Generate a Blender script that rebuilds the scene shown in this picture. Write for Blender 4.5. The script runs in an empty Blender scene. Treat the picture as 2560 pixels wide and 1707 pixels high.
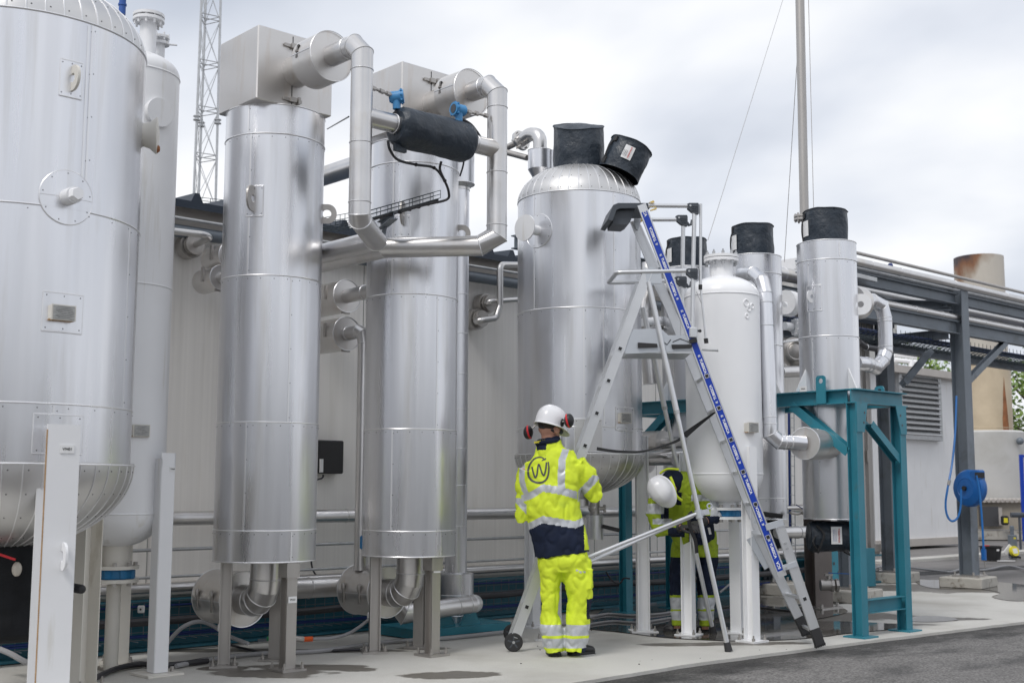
import bpy, math, random
from mathutils import Vector as V, Matrix, noise as mnoise
from mathutils.bvhtree import BVHTree
R_=math.radians
random.seed(7)
SC=bpy.context.scene
COL=SC.collection
# ------------------------------------------------------------ camera
F=3050.0; TILT=math.atan(365/3050); CH=1.30; AZ=R_(47.5); ROLL=0.003
hd=V((math.cos(AZ),math.sin(AZ),0)); rt=V((math.sin(AZ),-math.cos(AZ),0)); up=V((0,0,1))
fw=(hd*math.cos(TILT)+up*math.sin(TILT)).normalized(); cu=(up*math.cos(TILT)-hd*math.sin(TILT)).normalized()
CAM=V((0,0,CH))
xa=rt*math.cos(ROLL)+cu*math.sin(ROLL); ya=cu*math.cos(ROLL)-rt*math.sin(ROLL)
cam=bpy.data.cameras.new("camera"); co=bpy.data.objects.new("camera",cam); COL.objects.link(co)
M=Matrix.Identity(4)
for i in range(3): M[i][0]=xa[i]; M[i][1]=ya[i]; M[i][2]=-fw[i]; M[i][3]=CAM[i]
co.matrix_world=M
cam.sensor_width=36; cam.lens=36*F/2560; cam.clip_end=3000; cam.clip_start=.1
cam.dof.use_dof=True; cam.dof.focus_distance=10.3; cam.dof.aperture_fstop=3.2
SC.camera=co
# ------------------------------------------------------------ world and sun
SC.view_settings.view_transform='Standard'; SC.view_settings.look='None'
SC.view_settings.exposure=0.27; SC.view_settings.gamma=1.0
w=bpy.data.worlds.new("World"); SC.world=w; w.use_nodes=True
nt=w.node_tree; nt.nodes.clear()
def N(nt,t,**k):
    n=nt.nodes.new(t)
    for a,b in k.items(): setattr(n,a,b)
    return n
def wmath(op,a,b=None,c=None,nt_=None):
    n=N(nt_ or nt,'ShaderNodeMath',operation=op)
    for i,x in enumerate((a,b,c)):
        if x is None: continue
        if isinstance(x,(int,float)): n.inputs[i].default_value=x
        else: (nt_ or nt).links.new(x,n.inputs[i])
    return n.outputs[0]
SUN_EL=R_(52); SUN_AZ_DIR=(-hd*0.8-rt*0.5).normalized()   # horizontal direction towards the sun
sky=N(nt,'ShaderNodeTexSky',sky_type='NISHITA'); sky.sun_disc=False; sky.sun_elevation=SUN_EL
sky.sun_rotation=math.atan2(SUN_AZ_DIR.x,SUN_AZ_DIR.y); sky.air_density=1.5; sky.dust_density=3
tc=N(nt,'ShaderNodeTexCoord'); sx=N(nt,'ShaderNodeSeparateXYZ'); nt.links.new(tc.outputs['Generated'],sx.inputs[0])
zz=wmath('ADD',wmath('MAXIMUM',sx.outputs[2],0.0),.34)
cx=wmath('DIVIDE',sx.outputs[0],zz); cy=wmath('DIVIDE',sx.outputs[1],zz)
cb=N(nt,'ShaderNodeCombineXYZ'); nt.links.new(cx,cb.inputs[0]); nt.links.new(cy,cb.inputs[1])
mp=N(nt,'ShaderNodeMapping'); mp.inputs['Location'].default_value=(3.1,1.7,0); mp.inputs['Rotation'].default_value=(0,0,R_(25)); mp.inputs['Scale'].default_value=(1.25,1.05,1); nt.links.new(cb.outputs[0],mp.inputs[0])
nz=N(nt,'ShaderNodeTexNoise'); nz.inputs['Scale'].default_value=1.5; nz.inputs['Detail'].default_value=5; nz.inputs['Roughness'].default_value=.45; nz.inputs['Distortion'].default_value=.15
nt.links.new(mp.outputs[0],nz.inputs['Vector'])
rp=N(nt,'ShaderNodeValToRGB'); e=rp.color_ramp.elements
e[0].position=.33; e[0].color=(.47,.51,.59,1); e[1].position=.62; e[1].color=(.90,.905,.92,1)
m_=rp.color_ramp.elements.new(.48); m_.color=(.68,.71,.775,1)
nt.links.new(nz.outputs['Fac'],rp.inputs[0])
vs=N(nt,'ShaderNodeVectorMath',operation='SCALE'); vs.inputs['Scale'].default_value=10.0; nt.links.new(rp.outputs[0],vs.inputs[0])
mx=N(nt,'ShaderNodeMix',data_type='RGBA'); mx.inputs[0].default_value=.94
nt.links.new(sky.outputs[0],mx.inputs[6]); nt.links.new(vs.outputs[0],mx.inputs[7])
bg=N(nt,'ShaderNodeBackground'); bg.inputs[1].default_value=.1; nt.links.new(mx.outputs[2],bg.inputs[0])
wo=N(nt,'ShaderNodeOutputWorld'); nt.links.new(bg.outputs[0],wo.inputs[0])
sl=bpy.data.lights.new("sun",'SUN'); sl.energy=1.3; sl.angle=R_(18); sl.color=(1,.97,.93)
so=bpy.data.objects.new("sun",sl); COL.objects.link(so)
sd=(SUN_AZ_DIR*math.cos(SUN_EL)+up*math.sin(SUN_EL)); so.rotation_euler=(-sd).to_track_quat('-Z','Y').to_euler()
# ------------------------------------------------------------ measuring helpers (photo pixel -> point at a real distance)
def ray(px,py):
    return fw+xa*((px-1280)/F)+ya*(-(py-853.5)/F)
def G(px,py,z=0.0):
    d=ray(px,py); return CAM+d*((z-CH)/d.z)
def YP(px,py,Y):
    d=ray(px,py); return CAM+d*(Y/d.y)
def XP(px,py,X):
    d=ray(px,py); return CAM+d*(X/d.x)
def DP(px,py,D):
    d=ray(px,py); return CAM+d*(D/d.dot(hd))
def ZP(P,py,px=None):
    if px is None:
        q=V((P[0],P[1],1.5))-CAM; px=1280+F*q.dot(xa)/q.dot(fw)
    return DP(px,py,V((P[0],P[1],0)).dot(hd)).z
def PL(px,py,p0,n):
    d=ray(px,py); return CAM+d*((V(p0)-CAM).dot(n)/d.dot(n))
def CYL(px,py,cx,cy,R):
    d=ray(px,py); a=d.x*d.x+d.y*d.y; b=-2*(d.x*cx+d.y*cy); c=cx*cx+cy*cy-R*R
    q=b*b-4*a*c; t=(-b-math.sqrt(max(q,0)))/(2*a); return CAM+d*t
# ------------------------------------------------------------ mesh builder
def perp(d,hint=None):
    d=V(d).normalized(); h=V(hint) if hint is not None else (V((0,0,1)) if abs(d.z)<.9 else V((1,0,0)))
    x=(h-d*h.dot(d)).normalized(); return x,d.cross(x)
class MB:
    def __init__(s): s.v=[];s.f=[];s.m=[];s.cur=0;s.ang=None
    def mat(s,i): s.cur=i; return s
    def add(s,vs,fs):
        b=len(s.v); s.v+= [V(p) for p in vs]
        for f in fs: s.f.append([b+i for i in f]); s.m.append(s.cur)
        return s
    def loft(s,rings,caps=(1,1),closed=False):
        n=len(rings[0]); vs=[p for r in rings for p in r]; fs=[]
        k=len(rings)
        for i in range(k if closed else k-1):
            a=i*n; b=((i+1)%k)*n
            for j in range(n):
                j2=(j+1)%n; fs.append((a+j,a+j2,b+j2,b+j))
        if not closed:
            if caps[0]: fs.append(tuple(range(n))[::-1])
            if caps[1]: fs.append(tuple((k-1)*n+j for j in range(n)))
        return s.add(vs,fs)
    def tube(s,pts,r,seg=20,caps=(1,1),hint=None):
        pts=[V(p) for p in pts]; n=len(pts); rr=r if isinstance(r,(list,tuple)) else [r]*n
        rings=[]; x=None
        for i,p in enumerate(pts):
            d0=(pts[i]-pts[i-1]).normalized() if i>0 else None
            d1=(pts[i+1]-pts[i]).normalized() if i<n-1 else None
            if d0 is None: d0=d1
            if d1 is None: d1=d0
            if x is None: x,_=perp(d0,hint)
            x=(x-d0*x.dot(d0)).normalized(); y=d0.cross(x)
            nn=(d0+d1)
            nn=nn.normalized() if nn.length>1e-6 else d0
            ring=[]
            for k in range(seg):
                a=2*math.pi*k/seg; q=x*math.cos(a)+y*math.sin(a)
                q=q*rr[i]; t=-q.dot(nn)/max(d0.dot(nn),.3); ring.append(p+q+d0*t)
            rings.append(ring)
            # transport
            x=(x-d1*x.dot(d1)).normalized() if i<n-1 else x
        return s.loft(rings,caps)
    def cyl(s,p0,p1,r0,r1=None,seg=24,caps=(1,1)): return s.tube([p0,p1],[r0,r0 if r1 is None else r1],seg,caps)
    def lathe(s,o,ax,prof,seg=48,caps=(1,1)):
        o=V(o); ax=V(ax).normalized(); x,y=perp(ax)
        rings=[[o+ax*h+(x*math.cos(2*math.pi*k/seg)+y*math.sin(2*math.pi*k/seg))*r for k in range(seg)] for r,h in prof]
        return s.loft(rings,caps)
    def torus(s,c,ax,Rr,r,seg=64,sm=6):
        c=V(c); x,y=perp(ax); a3=V(ax).normalized(); rings=[]
        for k in range(seg):
            a=2*math.pi*k/seg; q=x*math.cos(a)+y*math.sin(a)
            rings.append([c+q*(Rr+r*math.cos(2*math.pi*j/sm))+a3*(r*math.sin(2*math.pi*j/sm)) for j in range(sm)])
        return s.loft(rings,closed=True)
    def bar(s,p0,p1,w,h,upv=None,bev=0):
        p0,p1=V(p0),V(p1); d=(p1-p0).normalized(); y,x=perp(d,upv)   # y along hint (h), x sideways (w)
        o=[(-w/2,-h/2),(w/2,-h/2),(w/2,h/2),(-w/2,h/2)]
        if bev: o=[(-w/2+bev,-h/2),(w/2-bev,-h/2),(w/2,-h/2+bev),(w/2,h/2-bev),(w/2-bev,h/2),(-w/2+bev,h/2),(-w/2,h/2-bev),(-w/2,-h/2+bev)]
        return s.loft([[p+x*a+y*b for a,b in o] for p in (p0,p1)])
    def box(s,c,sz,xd=(1,0,0),zd=(0,0,1),bev=0):
        c=V(c); z=V(zd).normalized(); x=V(xd); x=(x-z*x.dot(z)).normalized(); y=z.cross(x)
        a,b,h=sz[0]/2,sz[1]/2,sz[2]/2
        if not bev:
            vs=[c+x*i*a+y*j*b+z*k*h for k in(-1,1) for j in(-1,1) for i in(-1,1)]
            return s.add(vs,[(0,2,3,1),(4,5,7,6),(0,1,5,4),(2,6,7,3),(0,4,6,2),(1,3,7,5)])
        e=bev
        def ring(aa,bb,hh,e):
            o=[(-aa+e,-bb),(aa-e,-bb),(aa,-bb+e),(aa,bb-e),(aa-e,bb),(-aa+e,bb),(-aa,bb-e),(-aa,-bb+e)]
            return [c+x*p+y*q+z*hh for p,q in o]
        return s.loft([ring(a-e,b-e,-h,e*.4),ring(a,b,-h+e,e),ring(a,b,h-e,e),ring(a-e,b-e,h,e*.4)])
    def hbeam(s,p0,p1,w,h,t=.012,upv=None):
        p0,p1=V(p0),V(p1); d=(p1-p0).normalized(); y,x=perp(d,upv)
        o=[(-w/2,-h/2),(w/2,-h/2),(w/2,-h/2+t),(t/2,-h/2+t),(t/2,h/2-t),(w/2,h/2-t),(w/2,h/2),(-w/2,h/2),(-w/2,h/2-t),(-t/2,h/2-t),(-t/2,-h/2+t),(-w/2,-h/2+t)]
        n=12; vs=[p+x*a+y*b for p in (p0,p1) for a,b in o]
        fs=[(j,(j+1)%n,n+(j+1)%n,n+j) for j in range(n)]
        for b,fl in ((0,1),(n,0)):
            for q in ((0,1,2,11),(11,2,3,10),(10,3,4,9),(9,4,5,8),(8,5,6,7)):
                q=[b+i for i in q]; fs.append(tuple(q[::-1] if fl else q))
        return s.add(vs,fs)
    def prism(s,poly,o,X,Y,th):
        o,X,Y=V(o),V(X),V(Y); Nn=X.cross(Y).normalized()
        r0=[o+X*a+Y*b-Nn*th/2 for a,b in poly]; r1=[p+Nn*th for p in r0]
        return s.loft([r0,r1])
    def lug(s,o,X,Y,wd,ht,th,hr,rnd=None):
        # plate with a hole; o = middle of the bottom edge, X across, Y up
        o,X,Y=V(o),V(X).normalized(),V(Y).normalized(); Nn=X.cross(Y).normalized(); rnd=rnd or wd*.35
        cyh=ht-wd*.5; n=40; out=[];inn=[]
        for k in range(n):
            a=2*math.pi*(k+.5)/n; dx,dy=math.cos(a),math.sin(a)
            # ray from hole centre to rounded outline
            tmax=1e9
            if abs(dx)>1e-6: tmax=min(tmax,(wd/2)/abs(dx))
            if dy>1e-6: tmax=min(tmax,(ht-cyh)/dy)
            if dy<-1e-6: tmax=min(tmax,cyh/-dy)
            px,py=dx*tmax,dy*tmax
            if py>0:
                ccx=(wd/2-rnd)*(1 if px>0 else -1); ccy=(ht-cyh)-rnd
                if abs(px)>wd/2-rnd and py>ccy:
                    # intersect circle
                    b=dx*ccx+dy*ccy; c=ccx*ccx+ccy*ccy-rnd*rnd; q=b*b-c
                    if q>0: t=b+math.sqrt(q); px,py=dx*t,dy*t
            out.append((px,py+cyh)); inn.append((hr*dx,hr*dy+cyh))
        P=lambda q,z:o+X*q[0]+Y*q[1]+Nn*z
        rings=[[P(q,-th/2) for q in inn],[P(q,-th/2) for q in out],[P(q,th/2) for q in out],[P(q,th/2) for q in inn]]
        return s.loft(rings,closed=True)
    def ball(s,c,r,sc=(1,1,1),seg=16,rg=10,X=None,Z=None):
        c=V(c); z=V(Z).normalized() if Z is not None else V((0,0,1)); x,y=perp(z,X if X is not None else (1,0,0.01))
        rings=[]
        for i in range(1,rg):
            t=math.pi*i/rg; rings.append([c+x*(r*sc[0]*math.sin(t)*math.cos(2*math.pi*k/seg))+y*(r*sc[1]*math.sin(t)*math.sin(2*math.pi*k/seg))-z*(r*sc[2]*math.cos(t)) for k in range(seg)])
        return s.loft(rings)
    def rivet(s,p,n,r=.006):
        x,y=perp(n); n=V(n).normalized(); p=V(p)
        vs=[p+(x*math.cos(k*math.pi/3)+y*math.sin(k*math.pi/3))*r-n*.002 for k in range(6)]+[p+n*r*.8]
        return s.add(vs,[(k,(k+1)%6,6) for k in range(6)])
    def merge(s,o):
        b=len(s.v); s.v+=o.v
        for f,m in zip(o.f,o.m): s.f.append([b+i for i in f]); s.m.append(m)
        return s
    def build(s,name,mats,parent=None,label=None,smooth=True,ang=30,cat=None,group=None,kind=None,off=None):
        me=bpy.data.meshes.new(name)
        o=V((0,0,0))
        if off is not None: o=V(off)
        elif parent is not None:
            r=parent
            while r.parent is not None: r=r.parent
            o=V(r.location)
        me.from_pydata([tuple(p-o) for p in s.v],[],s.f)
        if not isinstance(mats,(list,tuple)): mats=[mats]
        for m in mats: me.materials.append(MT[m] if isinstance(m,str) else m)
        if len(mats)>1: me.polygons.foreach_set('material_index',[min(i,len(mats)-1) for i in s.m])
        me.validate(clean_customdata=False)
        if getattr(s,'ang',None): ang=s.ang
        if smooth:
            me.polygons.foreach_set('use_smooth',[True]*len(me.polygons)); me.set_sharp_from_angle(angle=R_(ang))
        ob=bpy.data.objects.new(name,me); COL.objects.link(ob)
        if parent is not None: ob.parent=parent
        elif off is not None: ob.location=o
        tag(ob,label,cat,group,kind)
        return ob
def tag(o,label=None,cat=None,group=None,kind=None):
    if label: o['label']=label
    if cat: o['category']=cat
    if group: o['group']=group
    if kind: o['kind']=kind
    return o
def thing(name,label,cat,loc,group=None):
    o=bpy.data.objects.new(name,None); COL.objects.link(o); o.location=V(loc); o.empty_display_size=.1
    return tag(o,label,cat,group)
def copy_tree(o,parent=None):
    c=o.copy(); COL.objects.link(c)
    if parent is not None: c.parent=parent
    for ch in [x for x in o.children]: copy_tree(ch,c)
    return c
def fillet(pts,r,n=6):
    pts=[V(p) for p in pts]; out=[pts[0]]
    for i in range(1,len(pts)-1):
        a=(pts[i-1]-pts[i]); b=(pts[i+1]-pts[i]); la,lb=a.length,b.length; a.normalize();b.normalize()
        ang=a.angle(b); 
        if ang>3.1: out.append(pts[i]); continue
        t=min(r/math.tan(ang/2),la*.49,lb*.49); rr=t*math.tan(ang/2)
        bis=(a+b).normalized(); c=pts[i]+bis*(rr/math.sin(ang/2))
        p0=pts[i]+a*t-c; p1=pts[i]+b*t-c; tot=p0.angle(p1)
        for k in range(n+1):
            f=k/n; q=(p0*math.sin((1-f)*tot)+p1*math.sin(f*tot))/math.sin(tot); out.append(c+q)
    out.append(pts[-1]); return out
def sag(p0,p1,h,n=12,side=(0,0,0)):
    p0,p1=V(p0),V(p1); return [p0.lerp(p1,i/n)+V((0,0,-h*4*(i/n)*(1-i/n)))+V(side)*(4*(i/n)*(1-i/n)) for i in range(n+1)]
def catmull(pts,n=6):
    pts=[V(p) for p in pts]; P=[pts[0]]+pts+[pts[-1]]; out=[]
    for i in range(1,len(P)-2):
        for k in range(n):
            t=k/n; a,b,c,d=P[i-1],P[i],P[i+1],P[i+2]
            out.append(.5*((2*b)+(c-a)*t+(2*a-5*b+4*c-d)*t*t+(3*b-a-3*c+d)*t**3))
    out.append(pts[-1]); return out
def text_mb(txt,size,o,X,Y,mb=None,bold=.0,align='CENTER',shear=0,lift=.0):
    cu_=bpy.data.curves.new("t",'FONT'); cu_.body=txt; cu_.size=size; cu_.align_x=align; cu_.align_y='CENTER'; cu_.offset=bold; cu_.shear=shear; cu_.resolution_u=3
    ob=bpy.data.objects.new("t",cu_); COL.objects.link(ob); dg=bpy.context.evaluated_depsgraph_get(); dg.update()
    me=ob.evaluated_get(dg).to_mesh(); mb=mb or MB(); X,Y=V(X).normalized(),V(Y).normalized(); Nn=X.cross(Y)
    mb.add([V(o)+X*v.co.x+Y*v.co.y+Nn*lift for v in me.vertices],[tuple(p.vertices) for p in me.polygons])
    ob.evaluated_get(dg).to_mesh_clear(); bpy.data.objects.remove(ob); bpy.data.curves.remove(cu_); return mb
# ------------------------------------------------------------ materials
MT={}
def pm(name,col,rough=.5,metal=0,var=0,vs=4,stretch=(1,1,1),bump=0,bs=20,bdet=3,bstretch=(1,1,1),col2=None,c2=(.5,.65),c2s=3,c2stretch=(1,1,1),rv=0,aniso=0,spec=.5,coat=0,trans=0,wet=None,fine=0,fs=150):
    m=bpy.data.materials.new(name); m.use_nodes=True; t=m.node_tree; b=t.nodes['Principled BSDF']; MT[name]=m
    L=t.links.new
    b.inputs['Roughness'].default_value=rough; b.inputs['Metallic'].default_value=metal; b.inputs['Specular IOR Level'].default_value=spec
    b.inputs['Coat Weight'].default_value=coat
    b.inputs['Base Color'].default_value=(*col,1); m.diffuse_color=(*col,1)
    tc=N(t,'ShaderNodeTexCoord')
    def nz(scale,st,det=4,rough=.55,dist=0):
        mp=N(t,'ShaderNodeMapping'); mp.inputs['Scale'].default_value=st; L(tc.outputs['Object'],mp.inputs[0])
        n=N(t,'ShaderNodeTexNoise'); n.inputs['Scale'].default_value=scale; n.inputs['Detail'].default_value=det; n.inputs['Roughness'].default_value=rough; n.inputs['Distortion'].default_value=dist
        L(mp.outputs[0],n.inputs['Vector']); return n.outputs['Fac']
    def mr(x,a,b_,c,d):
        n=N(t,'ShaderNodeMapRange'); L(x,n.inputs[0])
        for i,q in enumerate((a,b_,c,d)): n.inputs[i+1].default_value=q
        return n.outputs[0]
    csock=None
    if col2:
        f=mr(nz(c2s,c2stretch,6,.6,.3),c2[0],c2[1],0,1)
        mx=N(t,'ShaderNodeMix',data_type='RGBA'); L(f,mx.inputs[0]); mx.inputs[6].default_value=(*col,1); mx.inputs[7].default_value=(*col2,1); csock=mx.outputs[2]
    if var:
        f=mr(nz(vs,stretch,5),.3,.7,1-var,1+var)
        if fine: f=wmath('MULTIPLY',f,mr(nz(fs,(1,1,1),2),.3,.7,1-fine,1+fine),nt_=t)
        sc=N(t,'ShaderNodeVectorMath',operation='SCALE'); L(f,sc.inputs['Scale'])
        if csock: L(csock,sc.inputs[0])
        else: sc.inputs[0].default_value=col
        csock=sc.outputs[0]
    if csock: L(csock,b.inputs['Base Color'])
    if rv: L(mr(nz(vs*1.7,stretch,4),.3,.7,rough-rv,rough+rv),b.inputs['Roughness'])
    if bump:
        bp=N(t,'ShaderNodeBump'); bp.inputs['Strength'].default_value=1; bp.inputs['Distance'].default_value=bump; L(nz(bs,bstretch,bdet),bp.inputs['Height']); L(bp.outputs[0],b.inputs['Normal'])
    if aniso:
        b.inputs['Anisotropic'].default_value=aniso; b.inputs['Anisotropic Rotation'].default_value=0
        tg=N(t,'ShaderNodeTangent',direction_type='RADIAL',axis='Z'); L(tg.outputs[0],b.inputs['Tangent'])
    return m
pm('aluminium',(.75,.755,.78),.305,.97,var=.05,vs=3,stretch=(3,3,.12),col2=(.62,.61,.60),c2=(.54,.78),c2s=2.2,c2stretch=(3,3,.25),bump=.020,bs=1.6,bstretch=(3,3,.10),bdet=1,rv=.05,aniso=.5)
pm('dome_aluminium',(.64,.635,.63),.42,.95,var=.04,vs=3,bump=.008,bs=3,bdet=0,rv=.04)
pm('pipe_cladding',(.66,.65,.645),.32,.95,var=.07,vs=3,bump=.002,bs=5,bdet=0,rv=.03,col2=(.60,.57,.53),c2=(.55,.75),c2s=2.5)
pm('steel_plate',(.68,.66,.64),.38,.9,var=.04,vs=2,bump=.012,bs=2.0,bdet=0,rv=.04,col2=(.62,.57,.52),c2=(.55,.72),c2s=3,c2stretch=(3,3,.5))
pm('stainless',(.44,.42,.40),.42,.8,var=.08,vs=3,rv=.06,stretch=(4,4,.5))
pm('stainless_bright',(.62,.61,.60),.3,.95,var=.05,vs=4)
pm('rivet',(.10,.10,.105),.5,.6)
pm('seam',(.82,.82,.83),.35,.8)
pm('white_paint',(.78,.785,.80),.38,0,var=.03,vs=2,col2=(.60,.58,.53),c2=(.58,.8),c2s=3,c2stretch=(4,4,.35),spec=.5)
pm('cream_paint',(.68,.655,.60),.42,0,var=.05,vs=3,col2=(.46,.42,.35),c2=(.60,.78),c2s=3,c2stretch=(3,3,.6))
pm('rusty_edge',(.42,.26,.13),.8,0,var=.2,vs=20)
pm('bright_white',(.90,.905,.92),.33,0,var=.02,vs=2,spec=.5,coat=.15)
pm('black_vinyl',(.020,.030,.044),.46,0,var=.2,vs=6,bump=.035,bs=6,bdet=4,spec=.55,rv=.1)
pm('black_plastic',(.018,.018,.02),.45)
pm('rubber',(.028,.028,.030),.7)
pm('grey_plastic',(.06,.07,.085),.5,0,var=.1,vs=10)
pm('teal_paint',(.030,.205,.275),.38,0,var=.10,vs=3,spec=.5,rv=.08,col2=(.05,.17,.21),c2=(.60,.72),c2s=6)
pm('teal_skid',(.018,.135,.19),.42,0,var=.12,vs=2.5)
pm('steel_grey',(.16,.185,.215),.5,.15,var=.10,vs=3,col2=(.10,.11,.12),c2=(.55,.7),c2s=2)
pm('galvanised',(.50,.51,.52),.45,.75,var=.10,vs=14)
pm('ladder_aluminium',(.70,.71,.725),.40,.85,var=.04,vs=5)
pm('ladder_grey',(.55,.58,.62),.45,.5,var=.04,vs=5)
pm('ladder_blue',(.005,.045,.40),.35,0,spec=.5)
pm('letter_white',(.82,.84,.88),.5)
pm('label_white',(.78,.78,.78),.45)
pm('plate_grey',(.36,.36,.35),.4,.5,var=.3,vs=60,stretch=(.4,.4,3))
pm('print_dark',(.08,.08,.08),.6)
pm('print_blue',(.03,.10,.35),.6)
pm('print_red',(.5,.04,.03),.6)
pm('valve_blue',(.012,.15,.33),.42,0,var=.08,vs=8)
pm('transmitter_blue',(.06,.27,.55),.35,0)
pm('reel_blue',(.008,.10,.34),.4,0,var=.05,vs=6)
pm('hose_blue',(.01,.13,.40),.4)
pm('yellow',(.75,.66,.03),.5)
pm('gate_yellow',(.72,.52,.14),.55)
pm('red_plastic',(.62,.02,.03),.45)
pm('green_cable',(.03,.25,.10),.5)
pm('orange_cable',(.8,.12,.02),.5)
pm('grey_cable',(.32,.32,.33),.55)
pm('dark_cable',(.03,.03,.035),.5)
pm('blue_cable',(.006,.03,.17),.5)
pm('wall_panel',(.84,.82,.79),.5,0,var=.045,vs=9,stretch=(3,1,.03),col2=(.70,.675,.63),c2=(.52,.8),c2s=1.6,c2stretch=(3,3,.3),spec=.35)
pm('wall_joint',(.33,.33,.32),.6)
pm('flashing',(.50,.465,.43),.5,.2,var=.06,vs=3)
pm('roof_sheet',(.020,.032,.052),.45,0,var=.1,vs=3)
pm('concrete',(.53,.52,.49),.82,0,var=.07,vs=1.1,col2=(.43,.415,.38),c2=(.48,.72),c2s=.9,bump=.002,bs=60,fine=.08,fs=110)
WETS=[(G(690,1682),.42,.24,0),(G(780,1668),.50,.16,-8),(G(860,1664),.22,.07,0),(G(1125,1687),.36,.19,0),(G(565,1670),.19,.13,0),(G(296,1668),.20,.15,0),(G(1054,1620),.22,.10,0),
 (G(1800,1609),.75,.13,5),(G(1650,1560),1.0,.62,0),(G(1900,1555),1.1,.75,0),(G(2080,1540),.9,.42,0),(G(1560,1525),.8,.6,0),(G(2190,1560),.6,.12,0),(G(2330,1546),.55,.22,0),(G(2060,1500),.9,.35,0),(G(2460,1470),1.9,.75,0),(G(1790,1500),1.6,.7,0),(G(700,1625),1.2,.12,0)]
def wetmask(mat,lst):
    t=mat.node_tree; L=t.links.new; b=t.nodes['Principled BSDF']
    M2=lambda *a:wmath(*a,nt_=t)
    tc=N(t,'ShaderNodeTexCoord'); sp=N(t,'ShaderNodeSeparateXYZ'); L(tc.outputs['Object'],sp.inputs[0]); x,y=sp.outputs[0],sp.outputs[1]
    n1=N(t,'ShaderNodeTexNoise'); n1.inputs['Scale'].default_value=2.6; n1.inputs['Detail'].default_value=8; n1.inputs['Roughness'].default_value=.6; L(tc.outputs['Object'],n1.inputs['Vector'])
    acc=None
    for c,rx,ry,rot in lst:
        # long axis across the view
        X=rt; ca,sa=math.cos(R_(rot)),math.sin(R_(rot)); ux,uy=X.x*ca-X.y*sa,X.x*sa+X.y*ca
        u=M2('MULTIPLY_ADD',x,ux/rx,M2('MULTIPLY_ADD',y,uy/rx,-(c.x*ux+c.y*uy)/rx)); v=M2('MULTIPLY_ADD',x,-uy/ry,M2('MULTIPLY_ADD',y,ux/ry,-(-c.x*uy+c.y*ux)/ry))
        d=M2('SQRT',M2('MULTIPLY_ADD',u,u,M2('MULTIPLY',v,v))); acc=d if acc is None else M2('MINIMUM',acc,d)
    f=M2('ADD',acc,M2('MULTIPLY_ADD',n1.outputs['Fac'],1.7,-.85))
    mr=N(t,'ShaderNodeMapRange'); mr.interpolation_type='SMOOTHSTEP'; L(f,mr.inputs[0]); mr.inputs[1].default_value=.86; mr.inputs[2].default_value=1.02; mr.inputs[3].default_value=1; mr.inputs[4].default_value=0
    old=b.inputs['Base Color'].links[0].from_socket; vs=N(t,'ShaderNodeVectorMath',operation='MULTIPLY'); L(old,vs.inputs[0]); vs.inputs[1].default_value=(.30,.28,.26)
    mx=N(t,'ShaderNodeMix',data_type='RGBA'); L(mr.outputs[0],mx.inputs[0]); L(old,mx.inputs[6]); L(vs.outputs[0],mx.inputs[7]); L(mx.outputs[2],b.inputs['Base Color'])
    L(M2('MULTIPLY_ADD',mr.outputs[0],-.42,.84),b.inputs['Roughness'])
wetmask(MT['concrete'],WETS)
pm('plinth_concrete',(.44,.42,.38),.85,0,var=.12,vs=6,col2=(.16,.13,.10),c2=(.55,.68),c2s=7,bump=.004,bs=40)
pm('asphalt',(.175,.168,.162),.85,0,var=.10,vs=.8,col2=(.09,.087,.085),c2=(.50,.64),c2s=1.4,c2stretch=(.7,1.2,1),bump=.006,bs=70,fine=.55,fs=60)
def edgemask(mat):
    t=mat.node_tree; L=t.links.new; b=t.nodes['Principled BSDF']; M2=lambda *a:wmath(*a,nt_=t)
    tc=N(t,'ShaderNodeTexCoord'); sp=N(t,'ShaderNodeSeparateXYZ'); L(tc.outputs['Object'],sp.inputs[0]); x,y=sp.outputs[0],sp.outputs[1]
    ye=M2('MULTIPLY_ADD',M2('MAXIMUM',M2('SUBTRACT',x,8.3),0.0),-.078,5.96); d=M2('SUBTRACT',ye,y)
    mp=N(t,'ShaderNodeMapping'); mp.inputs['Scale'].default_value=(.8,1.6,1); L(tc.outputs['Object'],mp.inputs[0])
    n1=N(t,'ShaderNodeTexNoise'); n1.inputs['Scale'].default_value=2.2; n1.inputs['Detail'].default_value=9; n1.inputs['Roughness'].default_value=.72; L(mp.outputs[0],n1.inputs['Vector'])
    f=M2('ADD',d,M2('MULTIPLY_ADD',n1.outputs['Fac'],1.7,-.85))
    mr=N(t,'ShaderNodeMapRange'); mr.interpolation_type='SMOOTHSTEP'; L(f,mr.inputs[0]); mr.inputs[1].default_value=.16; mr.inputs[2].default_value=.62; mr.inputs[3].default_value=1; mr.inputs[4].default_value=0
    g=M2('MULTIPLY',mr.outputs[0],M2('GREATER_THAN',d,-.3))
    old=b.inputs['Base Color'].links[0].from_socket; vs=N(t,'ShaderNodeVectorMath',operation='MULTIPLY'); L(old,vs.inputs[0]); vs.inputs[1].default_value=(.36,.36,.36)
    mx=N(t,'ShaderNodeMix',data_type='RGBA'); L(g,mx.inputs[0]); L(old,mx.inputs[6]); L(vs.outputs[0],mx.inputs[7]); L(mx.outputs[2],b.inputs['Base Color'])
edgemask(MT['asphalt'])
pm('asphalt_edge',(.05,.05,.05),.75,0,var=.25,vs=8,bump=.006,bs=90,fine=.4,fs=90)
pm('old_asphalt',(.20,.19,.185),.85,0,var=.10,vs=.5,col2=(.13,.125,.12),c2=(.5,.65),c2s=.35,c2stretch=(.4,2,1),fine=.2,fs=60)
pm('wet_concrete',(.185,.17,.15),.6,0,var=.12,vs=3,spec=.5,rv=.12)
pm('puddle',(.085,.08,.072),.045,0,spec=.6,bump=.0006,bs=3)
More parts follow.
